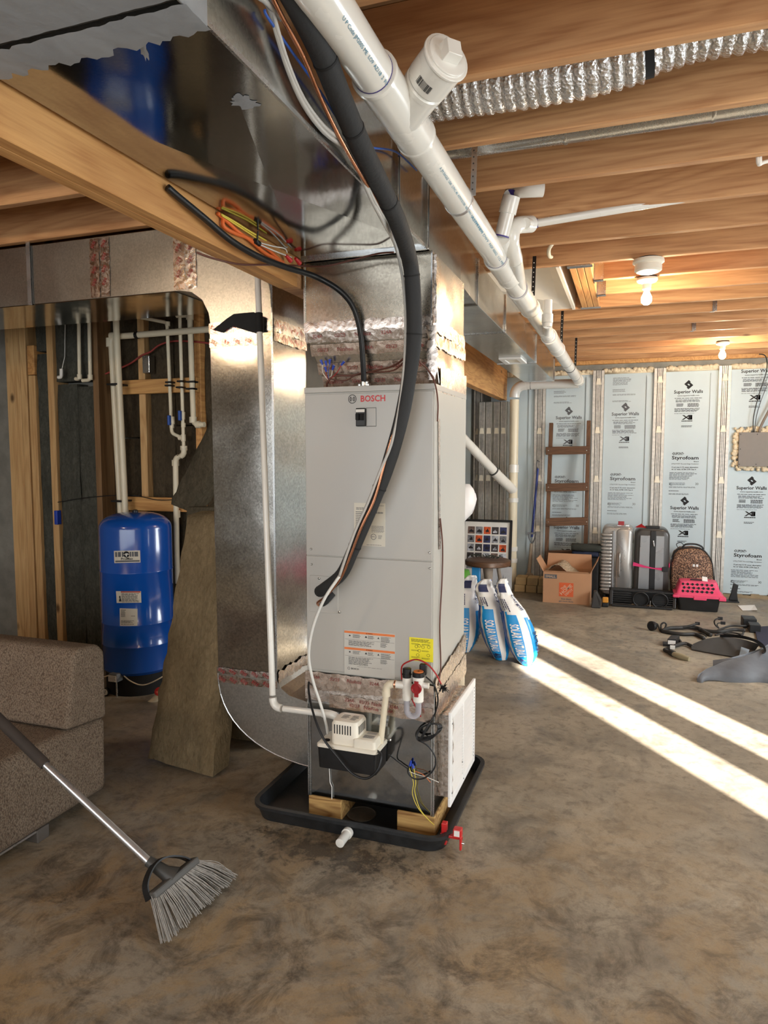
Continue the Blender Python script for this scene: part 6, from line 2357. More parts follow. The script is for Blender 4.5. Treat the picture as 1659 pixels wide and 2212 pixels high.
# dark tote with folded clothes behind the box
o = MB().box(-.60, -.285, 7.60, 7.84, 0, .425).build('storage_bin', M['black_m'], bev=.015)
tag(o, 'dark storage bin standing behind the cardboard box', 'bin')
cl = thing('folded_clothes', 'folded dark green and navy clothes on the bin behind the cardboard box', 'clothes', (-.45, 7.7, .426))


def cloth_roll(x0, x1, y0, y1, z0, z1, mat, seed, parent, name):
    r = random.Random(seed)
    m = MB()
    n = 10
    rs = []
    for i in range(n + 1):
        u = i / n
        k = .82 + .18 * math.sin(math.pi * min(max(u, .08), .92)) + r.uniform(-.04, .04)
        ring = []
        for j in range(14):
            a = 2 * math.pi * j / 14
            ring.append((x0 + (x1 - x0) * u + r.uniform(-.004, .004), (y0 + y1) / 2 + (y1 - y0) / 2 * k * math.copysign(abs(math.cos(a)) ** .6, math.cos(a)), (z0 + z1) / 2 + (z1 - z0) / 2 * k * math.copysign(abs(math.sin(a)) ** .6, math.sin(a)) + r.uniform(-.006, .006) * (math.sin(a) > -.5)))
        rs.append(ring)
    m.rings(rs)
    return m.build(name, mat, parent, smooth=180)


cloth_roll(-.56, -.29, 7.61, 7.82, .427, .49, plain('navy_cloth', (36, 42, 62), .95, 0, .2, 12, .4, 90), 1, cl, 'navy_garment')
cloth_roll(-.57, -.26, 7.60, 7.80, .485, .565, plain('dark_green_cloth', (48, 50, 44), .95, 0, .2, 12, .4, 90), 2, cl, 'green_garment')
MB().lathe((-.255, 7.68, .51), [(.004, -.03), (.035, -.028), (.04, 0), (.03, .02)], 12, 'X').build('cuff', M['black_m'], cl, smooth=60)


# ---- suitcases
def rbox(m, x0, x1, y0, y1, z0, z1, rx=.06, n=6, taper=.0):
    """upright slab with rounded upper and lower corners in the x-z plane"""
    pts = []
    for cx, cz, a0 in ((x1 - rx, z0 + rx, -90), (x1 - rx, z1 - rx, 0), (x0 + rx, z1 - rx, 90), (x0 + rx, z0 + rx, 180)):
        for i in range(n + 1):
            a = math.radians(a0 + 90 * i / n)
            pts.append((cx + rx * math.cos(a), cz + rx * math.sin(a)))
    xm, zm = (x0 + x1) / 2, (z0 + z1) / 2
    sc = lambda k: [(xm + (x - xm) * k, zm + (z - zm) * (1 - (1 - k) * (x1 - x0) / (z1 - z0))) for x, z in pts]
    e = min(.03, (y1 - y0) / 3)
    rs = []
    for y, k in ((y0, .86), (y0 + e * .3, .95), (y0 + e, 1.0), (y1 - e, 1.0), (y1 - e * .3, .95), (y1, .86)):
        rs.append([(x, y, z) for x, z in sc(k)])
    m.rings(rs)
    return m


silver = plain('silver_shell', (176, 174, 170), .28, .55, .04, 4)
silver2 = plain('silver_grey_shell', (150, 152, 154), .3, .5, .04, 4)
gun = plain('dark_grey_shell', (74, 72, 70), .35, .3, .06, 4)
s1 = thing('silver_suitcase', 'silver ribbed hard-shell suitcase standing by the wall, left of the strapped one', 'suitcase', (-.13, 7.75, 0), 'suitcases along the back wall')
sx0, sx1, sxm = at(1298, 1200, Y=7.72).x, at(1367, 1200, Y=7.72).x, at(1323, 1200, Y=7.72).x
stp = at(1340, 1135, Y=7.75).z
m = MB()
rbox(m, sx0 + .012, sx1, 7.62, 7.95, .045, stp, .055)
m.build('shell', silver, s1, smooth=50)
m = MB()
rbox(m, sxm + .035, sx1 - .012, 7.606, 7.66, .06, stp - .02, .045)
m.build('front_face', silver, s1, smooth=50)
for k in range(17):
    z = .10 + (stp - .19) * k / 16
    MB().tube([(sx0 + .016, 7.66, z), (sx0 + .012, 7.632, z), (sx0 + .03, 7.617, z), (sxm - .005, 7.617, z)], .0155, 8, smooth=3).build('rib', silver, s1, smooth=180)
MB().box(sxm, sxm + .018, 7.604, 7.66, .08, stp - .045).build('frame_band', silver2, s1, bev=.004)
hx = at(1338, 1220, Y=7.6)
MB().tube([(hx.x, 7.606, hx.z - .12), (hx.x, 7.578, hx.z - .10), (hx.x, 7.575, hx.z), (hx.x, 7.578, hx.z + .10), (hx.x, 7.606, hx.z + .12)], .011, 10, smooth=4).build('side_handle', silver, s1, smooth=180)
for x in (sxm + .06, sxm + .14):
    MB().box(x - .02, x + .02, 7.70, 7.74, stp - .004, stp + .016).build('latch', M['steel'], s1, bev=.004)
c = at(1342, 1130, Y=7.7)
tg_ = MB()
tg_.box(c.x - .03, c.x + .03, 7.68, 7.69, stp + .008, stp + .05, None)
tg_.build('luggage_tag', M['dark_red'], s1, bev=.003)
for x in (sx0 + .05, sx1 - .04):
    MB().lathe((x - .012, 7.68, .024), [(.020, 0), (.024, .004), (.024, .020), (.020, .024)], 14, 'X').build('wheel', M['black'], s1, smooth=40)
s2 = thing('strapped_suitcase', 'dark and silver hard-shell suitcase with a pink luggage strap', 'suitcase', (.23, 7.75, 0), 'suitcases along the back wall')
sx0, sx1 = at(1370, 1200, Y=7.70).x, at(1445, 1200, Y=7.70).x
m = MB()
rbox(m, sx0, sx1, 7.60, 7.95, .045, stp - .012, .075)
m.build('shell', gun, s2, smooth=50)
for a, b in ((1382, 1403), (1416, 1434)):
    x0, x1 = at(a, 1200, Y=7.59).x, at(b, 1200, Y=7.59).x
    MB().prism([(x0 - .012, 7.598, .075), (x1 + (.006 if a < 1400 else .0), 7.598, .075), (x1 - .0, 7.598, stp - .08), (x0 + .0, 7.598, stp - .08)], (0, -.008, 0)).build('silver_panel', silver2, s2, bev=.004)
x0, x1 = at(1404, 1200, Y=7.59).x, at(1416, 1200, Y=7.59).x
MB().box(x0, x1, 7.584, 7.61, .07, stp - .03).build('zip_band', M['black'], s2, bev=.004)
c = at(1412, 1174, Y=7.578)
MB().tube([c + Vector((-.004, 0, .03)), c, c + Vector((.006, -.002, -.03))], [.008, .009, .006], 8).build('zip_pull', M['steel'], s2, smooth=60)
MB().box(sx0 + .1, sx0 + .24, 7.66, 7.72, stp - .014, stp + .012).build('top_handle', M['black'], s2, bev=.006)
MB().prism([(sx0 + .0, 7.64, stp - .004), (sx0 + .11, 7.64, stp - .006), (sx0 + .06, 7.68, stp + .03)], (0, .02, 0)).build('luggage_tag', M['dark_red'], s2)
pk = plain('pink_webbing', (214, 48, 108), .7, 0, .06, 20)
m = MB()
L_ = [at(x, y, Y=7.57) for x, y in ((1367, 1222), (1390, 1226), (1412, 1229), (1432, 1233))]
U_ = [at(x, y, Y=7.57) for x, y in ((1368, 1214), (1392, 1222), (1412, 1227), (1432, 1227))]
for i in range(3):
    m.prism([L_[i], L_[i + 1], U_[i + 1], U_[i]], (0, .004, 0))
a_ = at(1447, 1222, Y=7.6)
m.box(sx1 - .002, sx1 + .006, 7.60, 7.9, a_.z - .02, a_.z + .02)
m.build('pink_strap', pk, s2)
b_ = at(1437, 1230, Y=7.565)
MB().box(b_.x - .03, b_.x + .025, 7.56, 7.575, b_.z - .025, b_.z + .022).build('buckle', M['black'], s2, bev=.004)
for x in (sx0 + .05, sx1 - .04):
    MB().lathe((x - .012, 7.68, .024), [(.020, 0), (.024, .004), (.024, .020), (.020, .024)], 14, 'X').build('wheel', M['black'], s2, smooth=40)
# leopard case
leo = NT('leopard_print_fabric')
v = leo.coords((1, 1, 1), rnd=False)
vo_ = leo.n('ShaderNodeTexVoronoi', feature='F1')
vo_.inputs['Scale'].default_value = 95.0
nd = leo.n('ShaderNodeTexNoise')
nd.inputs['Scale'].default_value = 40.0
leo.l(v, nd.inputs['Vector'])
ad = leo.n('ShaderNodeMix', data_type='VECTOR')
ad.inputs[0].default_value = .03
leo.l(v, ad.inputs[4])
leo.l(nd.outputs[1], ad.inputs[5])
leo.l(ad.outputs[1], vo_.inputs['Vector'])
leo.set('Base Color', leo.ramp(vo_.outputs['Distance'], [(.0, lin((120, 78, 50))), (.24, lin((120, 78, 50))), (.30, lin((36, 24, 20))), (.50, lin((36, 24, 20))), (.60, lin((164, 126, 98))), (1.0, lin((172, 136, 108)))]))
leo.set('Roughness', .7)
lc_ = thing('leopard_suitcase', 'small leopard-print rolling case behind the pink pet carrier', 'suitcase', (.63, 7.85, 0), 'suitcases along the back wall')
lx0, lx1 = at(1450, 1230, Y=7.78).x, at(1541, 1260, Y=7.78).x
lz = at(1490, 1183, Y=7.78).z
m = MB()
prof = [(lx0 + .01, .03), (lx1 + .005, .03), (lx1, .22), (lx1 - .02, .40), (lx1 - .06, lz - .07), (lx1 - .12, lz - .012), ((lx0 + lx1) / 2, lz), (lx0 + .08, lz - .012), (lx0 + .025, lz - .06), (lx0 + .0, .40), (lx0 - .005, .22)]
xm = (lx0 + lx1) / 2
for y, k in ((7.74, .90),):
    pass
rs = []
for y, k in ((7.735, .90), (7.745, .96), (7.77, 1.0), (7.95, 1.0), (7.97, .95)):
    rs.append([(xm + (x - xm) * k, y, .03 + (z - .03) * k) for x, z in prof])
m.rings(rs)
m.build('body', leo.mat, lc_, smooth=50)
m = MB()
m.tube([(xm + (x - xm) * 1.005, 7.768, .03 + (z - .03) * 1.003) for x, z in prof[2:]], .007, 8, smooth=3)
m.build('piping', M['black'], lc_, smooth=180)
MB().tube([(xm - .10, 7.80, lz - .005), (xm - .07, 7.80, lz + .03), (xm + .02, 7.80, lz + .036), (xm + .08, 7.80, lz + .014), (xm + .10, 7.80, lz - .015)], .009, 8, smooth=4).build('top_handle', M['black'], lc_, smooth=180)
MB().tube([(xm - .14, 7.78, lz - .01), (xm - .16, 7.78, lz + .03), (xm - .12, 7.78, lz + .05), (xm - .09, 7.78, lz + .02), (xm - .10, 7.78, lz)], .004, 6, smooth=4).build('tag_loop', M['cable'], lc_, smooth=180)
c = at(1502, 1222, Y=7.73)
m = MB().box(c.x - .026, c.x - .004, 7.728, 7.74, c.z - .012, c.z + .014).box(c.x + .004, c.x + .028, 7.728, 7.74, c.z - .012, c.z + .014)
m.build('maker_plate', M['label'], lc_, bev=.004)
MB().box(lx0 - .006, lx0 + .004, 7.78, 7.80, .36, .44).build('zip_pull', M['steel'], lc_)
# ---- pet carrier
pc_ = thing('pet_carrier', 'small pink and black plastic pet carrier in front of the leopard-print case', 'pet carrier', (.66, 7.42, 0))
qx0, qx1 = .455, .862
qy0, qy1 = 7.27, 7.55
m = MB()
m.rings([rrect(qx0 + .03, qx1 - .03, qy0 + .02, qy1 - .02, .03, .002), rrect(qx0 + .005, qx1 - .01, qy0, qy1, .03, .145)])
m.build('base_tray', M['black'], pc_, smooth=40)
pink = plain('pink_plastic', (224, 72, 108), .4, 0, .04, 6)
tz0, tz1 = .145, .285
m = MB()
m.rings([rrect(qx0 - .02, qx1 + .02, qy0 - .012, qy1 + .012, .035, tz0 - .012), rrect(qx0 - .02, qx1 + .02, qy0 - .012, qy1 + .012, .035, tz0 + .012), rrect(qx0 + .0, qx1 - .005, qy0 + .004, qy1 - .004, .03, tz0 + .022), rrect(qx0 + .035, qx1 - .04, qy0 + .05, qy1 - .04, .03, tz1 - .006), rrect(qx0 + .05, qx1 - .06, qy0 + .07, qy1 - .06, .03, tz1)])
top_ = m.build('top_shell', pink, pc_, smooth=40)
for row in range(3):
    for k in range(7 if row != 1 else 7):
        u = (k + .5 + (.25 if row == 1 else 0)) / 7.4
        v_ = (.80, .50, .20)[row]
        z = tz0 + .024 + (tz1 - tz0 - .032) * v_
        y = qy0 + .004 + .046 * v_ - .001
        x = qx0 + .04 + (qx1 - qx0 - .09) * u
        MB().lathe((x, y + .004, z), [(.0125, 0), (.0125, -.006)], 12, (0, 1, -.4)).build('air_hole', M['black_m'], top_)
        if k < 6:
            MB().lathe((x + .025, y + .004, z), [(.004, 0), (.004, -.006)], 8, (0, 1, -.4)).build('air_hole', M['black_m'], top_)
MB().box(qx0 + .13, qx0 + .24, qy0 + .105, qy0 + .125, tz1 - .002, tz1 + .012).build('handle', M['black'], pc_, bev=.005)
MB().box(qx0 + .155, qx0 + .27, qy0 - .022, qy0 - .008, tz0 - .03, tz0 + .004).build('latch', pink, pc_, bev=.006)
MB().box(qx1 - .03, qx1 + .035, qy0 - .018, qy0 + .05, tz0 - .028, tz0 + .008).build('latch', pink, pc_, bev=.008)
MB().box(qx0 - .03, qx0 + .03, qy0 - .018, qy0 + .05, tz0 - .018, tz0 + .008).build('latch', pink, pc_, bev=.008)
MB().prism([(qx0 + .235, qy0 + .085, tz1 + .004), (qx0 + .285, qy0 + .08, tz1 + .0), (qx0 + .28, qy0 + .10, tz1 + .04), (qx0 + .235, qy0 + .105, tz1 + .044)], (0, .003, 0)).build('paper_tag', M['label'], pc_)
# ---- car grille
cg = thing('car_grille', 'black plastic car grille with round lamp openings lying in front of the suitcases', 'car part', (.14, 7.3, 0))
gx0, gx1 = -.150, .445
gy = 7.30
m = MB()
m.bar((gx0, gy, .165), (gx1, gy + .02, .148), .03, .022)
m.bar((gx0 + .01, gy - .05, .016), (gx1 - .02, gy - .05, .014), .03, .022)
m.bar((gx0 + .005, gy - .05, .016), (gx0 + .005, gy, .165), .03, .022)
m.bar((gx1 - .005, gy - .05, .016), (gx1, gy + .01, .15), .03, .022)
m.build('frame', M['black'], cg, bev=.005)
for k in range(7):
    z = .030 + .020 * k
    for xa, xb in ((gx0 + .01, gx0 + .20), (gx1 - .20, gx1 - .01)):
        MB().box(xa, xb, gy - .045 + .045 * k / 7, gy - .025 + .045 * k / 7, z, z + .006).build('slat', M['black'], cg)
for x in (at(1384, 1298, Y=gy).x, at(1425, 1300, Y=gy).x):
    rs = []
    pts = [(x + .072 * math.cos(2 * math.pi * i / 28), gy - .045 - .01 * math.sin(2 * math.pi * i / 28) * 0, .086 + .070 * math.sin(2 * math.pi * i / 28)) for i in range(29)]
    MB().tube(pts, .007, 8, cap=False).build('lamp_ring', M['black'], cg, smooth=180)
    MB().lathe((x, gy + .0, .086), [(.064, -.03), (.064, .004)], 24, 'Y').build('lamp_cup', M['black_m'], cg)
MB().tube([at(1405, 1298, Y=gy - .06), at(1404, 1310, Y=gy - .06), at(1397, 1318, Y=gy - .06)], .003, 6).build('brace', M['steel'], cg)
MB().box(gx0 - .02, gx1 + .03, 7.44, 7.47, 0.001, .155).build('backing_panel', M['black_m'], cg, bev=.01)
al = thing('amber_lamp', 'small amber lamp with black housing beside the car grille', 'car part', tuple(at(1308, 1311, Z=0)))
c = at(1308, 1311, Z=0)
MB().box(c.x - .035, c.x + .03, c.y - .02, c.y + .05, .001, .045).build('housing', M['black'], al, bev=.01)
MB().box(c.x - .03, c.x + .025, c.y - .024, c.y + .01, .045, .10).build('amber_lens', plain('amber_lens', (206, 140, 52), .2), al, bev=.008)
c = at(1288, 1313, Z=0)
o = MB().prism([(c.x - .05, c.y - .02, .001), (c.x + .04, c.y - .02, .001), (c.x + .045, c.y - .02, .075), (c.x + .0, c.y + .0, .16), (c.x - .03, c.y, .16)], (0, .10, 0)).build('bracket', plain('dark_grey_bracket', (52, 50, 48), .6), bev=.008)
tag(o, 'dark grey plastic bracket at the right foot of the cardboard box', 'bracket')
c = at(1584, 1300, Z=0)
m = MB().box(c.x - .16, c.x + .05, c.y - .06, c.y + .06, .001, .012)
m.prism([(c.x - .04, c.y + .02, .012), (c.x + .045, c.y + .02, .012), (c.x + .035, c.y + .02, .10), (c.x + .045, c.y + .02, .17), (c.x + .0, c.y + .02, .19), (c.x - .02, c.y + .02, .08)], (0, .04, 0))
o = m.build('plastic_stand', M['black'], bev=.004)
tag(o, 'small black plastic stand between the pink carrier and the paper scrap', 'stand')
pp_ = [at(x, y, Z=.004) for x, y in ((1594, 1308), (1630, 1307), (1636, 1320), (1622, 1318), (1604, 1319))]
pp_[2].z = .014
pp_[3].z = .002
o = MB().prism(pp_, (0, 0, .0015)).build('paper_scrap', M['label'])
tag(o, 'scrap of white paper on the floor near the blue foam wall', 'paper')
# ---- electrical box set in foam
eb = thing('electrical_panel', 'grey metal panel box set into the blue foam wall with cables entering its top', 'electrical panel', tuple(at(1630, 1008, Y=8.14)))
a, b = at(1597, 934, Y=8.13), at(1690, 1008, Y=8.13)
MB().box(a.x, b.x, 8.125, 8.17, b.z, a.z).build('cover', plain('grey_brown_panel', (128, 120, 112), .55, 0, .05), eb, bev=.003)
for x, y in ((1600, 938), (1636, 938), (1599, 970), (1597, 1003), (1633, 1003)):
    c = at(x, y, Y=8.124)
    MB().lathe(c, [(.006, 0), (.006, -.003)], 8, 'Y').build('screw', M['seam'], eb)
r = random.Random(8)
m = MB()
zc_, zh = (a.z + b.z) / 2, (a.z - b.z) / 2
for k in range(150):
    s = r.random()
    if s < .4:
        p = (a.x - .02 + r.uniform(-.025, .02), 8.17, r.uniform(b.z - .02, a.z + .04))
    elif s < .72:
        p = (r.uniform(a.x - .02, b.x), 8.17, a.z + r.uniform(-.005, .05))
    else:
        p = (r.uniform(a.x - .02, b.x), 8.17, b.z - r.uniform(-.005, .035))
    q = r.uniform(.012, .026)
    m.ball(p, q, q * 1.2, q, 7, 5)
o = m.build('foam_collar', sprayf, eb, smooth=180)
tag(o, kind='stuff')
MB().tube([at(1627, 934, Y=8.13), at(1628, 900, Y=8.13), at(1640, 850, Y=8.13), at(1656, 800, Y=8.12), at(1654, 770, Y=8.0), at(1640, 765, Y=7.95)], .005, 7, smooth=6).build('black_cable', M['cable'], eb, smooth=180)
MB().tube([at(1630, 934, Y=8.14), at(1634, 900, Y=8.14), at(1646, 860, Y=8.14), at(1665, 815, Y=8.14)], .004, 7, smooth=6).build('grey_cable', M['ink2'], eb, smooth=180)
MB().tube([at(1640, 934, Y=8.13), at(1645, 918, Y=8.13), at(1662, 885, Y=8.13), at(1680, 850, Y=8.13)], .013, 10, smooth=5).build('conduit', plain('brown_conduit', (120, 108, 96), .5), eb, smooth=180)
# ---- broom-like scraper, bricks
yb2 = 8.02
sc = thing('long_handled_scraper', 'blue-handled floor scraper with a beige blade standing by the foam wall', 'tool', tuple(at(1143, 1262, Y=yb2)))
MB().tube([at(1162, 1012, Y=yb2 + .06), at(1149, 1160, Y=yb2 + .02)], .013, 12).build('blue_handle', plain('blue_pole', (34, 52, 128), .4), sc, smooth=60)
MB().tube([at(1162, 1014, Y=yb2 + .06), at(1159, 1005, Y=yb2 + .06), at(1161, 995, Y=yb2 + .06), at(1165, 998, Y=yb2 + .06)], .005, 7, smooth=4).build('hook', M['ink2'], sc, smooth=180)
m = MB()
m.bar(at(1139, 1152, Y=yb2), at(1158, 1152, Y=yb2), .03, .022)
m.tube([at(1141, 1153, Y=yb2), at(1144, 1164, Y=yb2), at(1150, 1172, Y=yb2), at(1154, 1165, Y=yb2), at(1157, 1153, Y=yb2)], .008, 8, smooth=4)
m.build('d_grip', plain('grey_grip', (112, 112, 114), .5), sc, bev=.002)
beige = plain('beige_plastic', (176, 158, 136), .55, 0, .05)
MB().tube([at(1148, 1174, Y=yb2), at(1143, 1238, Y=yb2)], [.017, .023], 12).build('shaft', beige, sc, smooth=60)
m = MB()
m.prism([at(x, y, Y=yb2 - .02) for x, y in ((1126, 1264), (1158, 1264), (1156, 1247), (1150, 1240), (1144, 1236), (1138, 1238), (1131, 1246))], (0, .03, 0))
m.build('blade', beige, sc, bev=.004)
bk = plain('yellow_brick', (186, 160, 116), .8, 0, .1, 14, .2, 60)
bx_ = thing('brick_dummy', 'x', 'x') if False else None
first = None
for row, z in ((0, 0.001), (1, .083)):
    for k in range(3):
        x = -1.175 + .125 * k + (.012 if row else 0)
        m = MB().box(x, x + .116, 7.68, 7.87, z, z + .080)
        o = m.build('brick', bk, bev=.006)
        nm = ('left', 'middle', 'right')[k]
        tag(o, '%s yellowish brick in the %s row of the small stack by the scraper' % (nm, ('bottom', 'top')[row]), 'brick', 'yellow bricks stacked by the scraper')
o = MB().box(-.80 - .1, -.80 + .02, 7.9, 8.0, .001, .075).build('brick', bk, bev=.006)
tag(o, 'single yellowish brick lying right of the small stack, behind the cardboard box', 'brick', 'yellow bricks stacked by the scraper')
# ---- framed photographs
fr = thing('framed_photos', 'black framed poster of small car photographs leaning behind the round stool', 'picture', (-1.44, 7.6, 0))
FX0_, FX1_ = at(1003, 1200, Y=7.5).x - .03, at(1104, 1200, Y=7.5).x
FZ = at(1100, 1125, Y=7.55).z


def fpt(u, v, d=0.0):
    return Vector((FX0_ + (FX1_ - FX0_) * u, 7.44 + .12 * v - d, .002 + FZ * v))


nF = (fpt(1, 0) - fpt(0, 0)).cross(fpt(0, 1) - fpt(0, 0)).normalized()
m = MB()
m.prism([fpt(.02, .01), fpt(.98, .01), fpt(.98, .99), fpt(.02, .99)], -nF * .015)
m.build('mat_board', M['label'], fr)
for a, b in (((0, .012), (1, .012)), ((0, .988), (1, .988)), ((.02, 0), (.02, 1)), ((.98, 0), (.98, 1))):
    MB().bar(fpt(*a) + nF * .004, fpt(*b) + nF * .004, .026, .024, nF).build('frame_rail', M['black'], fr, bev=.002)
r = random.Random(4)
cols = {'orange': (196, 84, 40), 'navy': (48, 54, 92), 'grey': (120, 122, 128), 'dark': (60, 54, 56), 'pale': (176, 180, 188), 'brown': (112, 92, 84)}
order = ['brown', 'grey', 'orange', 'dark', 'navy', 'grey', 'orange', 'navy', 'pale', 'grey', 'pale', 'dark', 'navy', 'dark', 'orange', 'dark', 'dark', 'pale', 'brown', 'pale', 'grey', 'dark', 'orange', 'navy', 'brown']
pm = {k: plain('photo_%s' % k, v_, .5, 0, .65, 26) for k, v_ in cols.items()}
carm = plain('photo_car', (34, 32, 38), .5, 0, .3, 30)
for k, nm in enumerate(order):
    i, j = k % 5, k // 5
    u0 = .11 + .162 * i
    v1 = .905 - .118 * j
    p = MB().prism([fpt(u0, v1 - .098) + nF * .001, fpt(u0 + .138, v1 - .098) + nF * .001, fpt(u0 + .138, v1) + nF * .001, fpt(u0, v1) + nF * .001], nF * .001)
    po = p.build('photo', pm[nm], fr)
    w0 = u0 + .02 + .02 * r.random()
    w1 = u0 + .12 - .02 * r.random()
    vb = v1 - .085 + .02 * r.random()
    c_ = [(w0, vb), (w1, vb), (w1, vb + .022), (w1 - .025, vb + .026), (w1 - .045, vb + .042), (w0 + .045, vb + .044), (w0 + .02, vb + .026), (w0, vb + .020)]
    MB().add([fpt(a, b) + nF * .0028 for a, b in c_], [tuple(range(8))]).build('photo_subject', carm if nm != 'dark' else pm['pale'], po)
cv = thing('canvas_print', 'pale grey abstract print with a dark splash leaning under the round stool', 'picture', (-1.26, 7.30, 0))
m = MB().prism([(-1.40, 7.34, .002), (-1.155, 7.34, .002), (-1.155, 7.38, .32), (-1.40, 7.38, .32)], (0, .015, 0))
m.build('canvas', plain('grey_white_canvas', (196, 198, 202), .7), cv)
r = random.Random(6)
pts = []
for i in range(26):
    a = math.pi * i / 25
    k = (.11 if i % 2 else .075) * r.uniform(.8, 1.15)
    pts.append((-1.26 + k * math.cos(a) * .8, 7.3375 + .04 * (.02 + k * math.sin(a) * 1.9) / .318, .02 + k * math.sin(a) * 1.9))
MB().prism(pts, (0, .003, 0)).build('dark_splash', plain('charcoal_splash', (84, 88, 92), .8), cv)
# ---- stool
sw_ = wood('dark_stool_wood', 0, (112, 82, 60), (66, 44, 32), 1.2, .4, False)
sto = thing('round_stool', 'round dark wooden stool behind the salt bags, a green string of lights on it', 'stool', (-1.33, 6.92, 0))
c = at(1054, 1208, Y=6.92)
R_ = (at(1104, 1208, Y=6.92).x - at(1003, 1208, Y=6.92).x) / 2 * .97
MB().lathe((c.x, 6.92, c.z - .06), [(R_ - .015, 0), (R_ - .004, .006), (R_, .03), (R_ - .002, .05), (R_ - .016, .058), (R_ - .05, .060)], 36).build('seat', sw_, sto, smooth=40)
gw = plain('grey_driftwood', (140, 126, 112), .7, 0, .2, 20)
MB().tube([(c.x, 6.92, c.z - .06), (c.x + .01, 6.91, c.z - .2), (c.x + .012, 6.90, 0.001)], [.055, .042, .040], 14).build('leg', gw, sto, smooth=60)
for dx, dy in ((-.14, .08), (.12, .12), (-.15, -.02)):
    MB().tube([(c.x + dx * .7, 6.92 + dy * .7, c.z - .06), (c.x + dx * 1.2, 6.92 + dy * 1.2, .001)], .02, 10).build('leg', M['black_m'] if dx < 0 else gw, sto, smooth=60)
m = MB()
r = random.Random(3)
a, b = at(1018, 1199, Y=6.98), at(1083, 1204, Y=6.98)
for k in range(90):
    t = r.random()
    p = a + (b - a) * t
    p = Vector((p.x, p.y + r.uniform(-.02, .02), c.z + .002 + r.uniform(0, .032)))
    d = Vector((r.uniform(-1, 1), r.uniform(-.5, .5), r.uniform(.0, .5))) * .022
    m.bar(p, p + d, .008, .004)
o = m.build('green_garland', plain('dark_green_garland', (44, 54, 40), .7, 0, .3, 40))
tag(o, 'strip of dark green artificial garland lying on the round stool', 'garland')
# ---- white sack and packets half hidden by the air handler
m = MB()
r = random.Random(5)
c = at(1000, 1085, Y=6.2)
rs = []
for i in range(9):
    v_ = i / 8
    k = math.sin(math.pi * (.12 + .80 * v_)) ** .7
    rs.append([(c.x + .16 * k * math.cos(2 * math.pi * j / 16) * (1 + .06 * r.uniform(-1, 1)) - .08 * (1 - v_), 6.2 + .12 * k * math.sin(2 * math.pi * j / 16), c.z - .194 + .36 * v_) for j in range(16)])
m.rings(rs)
o = m.build('white_sack', plain('white_sack_plastic', (236, 236, 236), .4, 0, .05), smooth=180)
tag(o, 'white plastic sack just showing behind the right side of the air handler', 'sack')
st2 = MB()
o = MB().box(c.x - .40, c.x - .070, 6.02, 6.20, 0.001, c.z - .195).build('grey_carton', card, bev=.01)
tag(o, 'carton under the white sack, hidden behind the air handler', 'box')
m = MB()
c = at(1009, 1248, Y=6.3)
rs = []
for i in range(6):
    v_ = i / 5
    k = .6 + .5 * math.sin(math.pi * min(.9, .2 + v_ * .6))
    rs.append([(c.x + .05 - .06 * v_ + .10 * k * math.cos(2 * math.pi * j / 14) - .06, 6.3 + .09 * k * math.sin(2 * math.pi * j / 14), .002 + (c.z + .07) * v_) for j in range(14)])
m.rings(rs)
o = m.build('green_bag', plain('green_bag_film', (70, 136, 44), .35, 0, .12, 10), smooth=180)
tag(o, 'shiny green plastic bag behind the leftmost salt bag', 'bag')
bb2 = thing('blue_packet', 'narrow blue packet standing under the round stool', 'packet', tuple(at(1027, 1268, Y=6.75)))
a, b = at(1019, 1224, Y=6.75), at(1036, 1290, Y=6.75)
o = MB().box(a.x, b.x, 6.75, 6.80, .001, a.z).build('packet', plain('blue_packet_film', (38, 132, 196), .4), bb2, bev=.006)
MB().text('SALT', ((a.x + b.x) / 2, 6.7492, (a.z) * .55), ZA * -1, XA, .16, .035).build('printed_lettering', M['label'], bb2)
# ================================================================== SALT BAGS
sb_blue = plain('blue_bag_film', (28, 150, 222), .32, 0, .06, 6, .15, 24)
sb_dark = plain('deep_blue_bag_film', (24, 96, 196), .32, 0, .08, 6, .15, 24)
sb_white = plain('white_bag_film', (236, 236, 234), .35, 0, .05, 8, .35, 20)
sb_navy = plain('navy_bag_print', (34, 44, 84), .45, 0, .1)
EX = Vector((RGT.x, RGT.y, 0)).normalized()
EY = Vector((FWD.x, FWD.y, 0)).normalized()


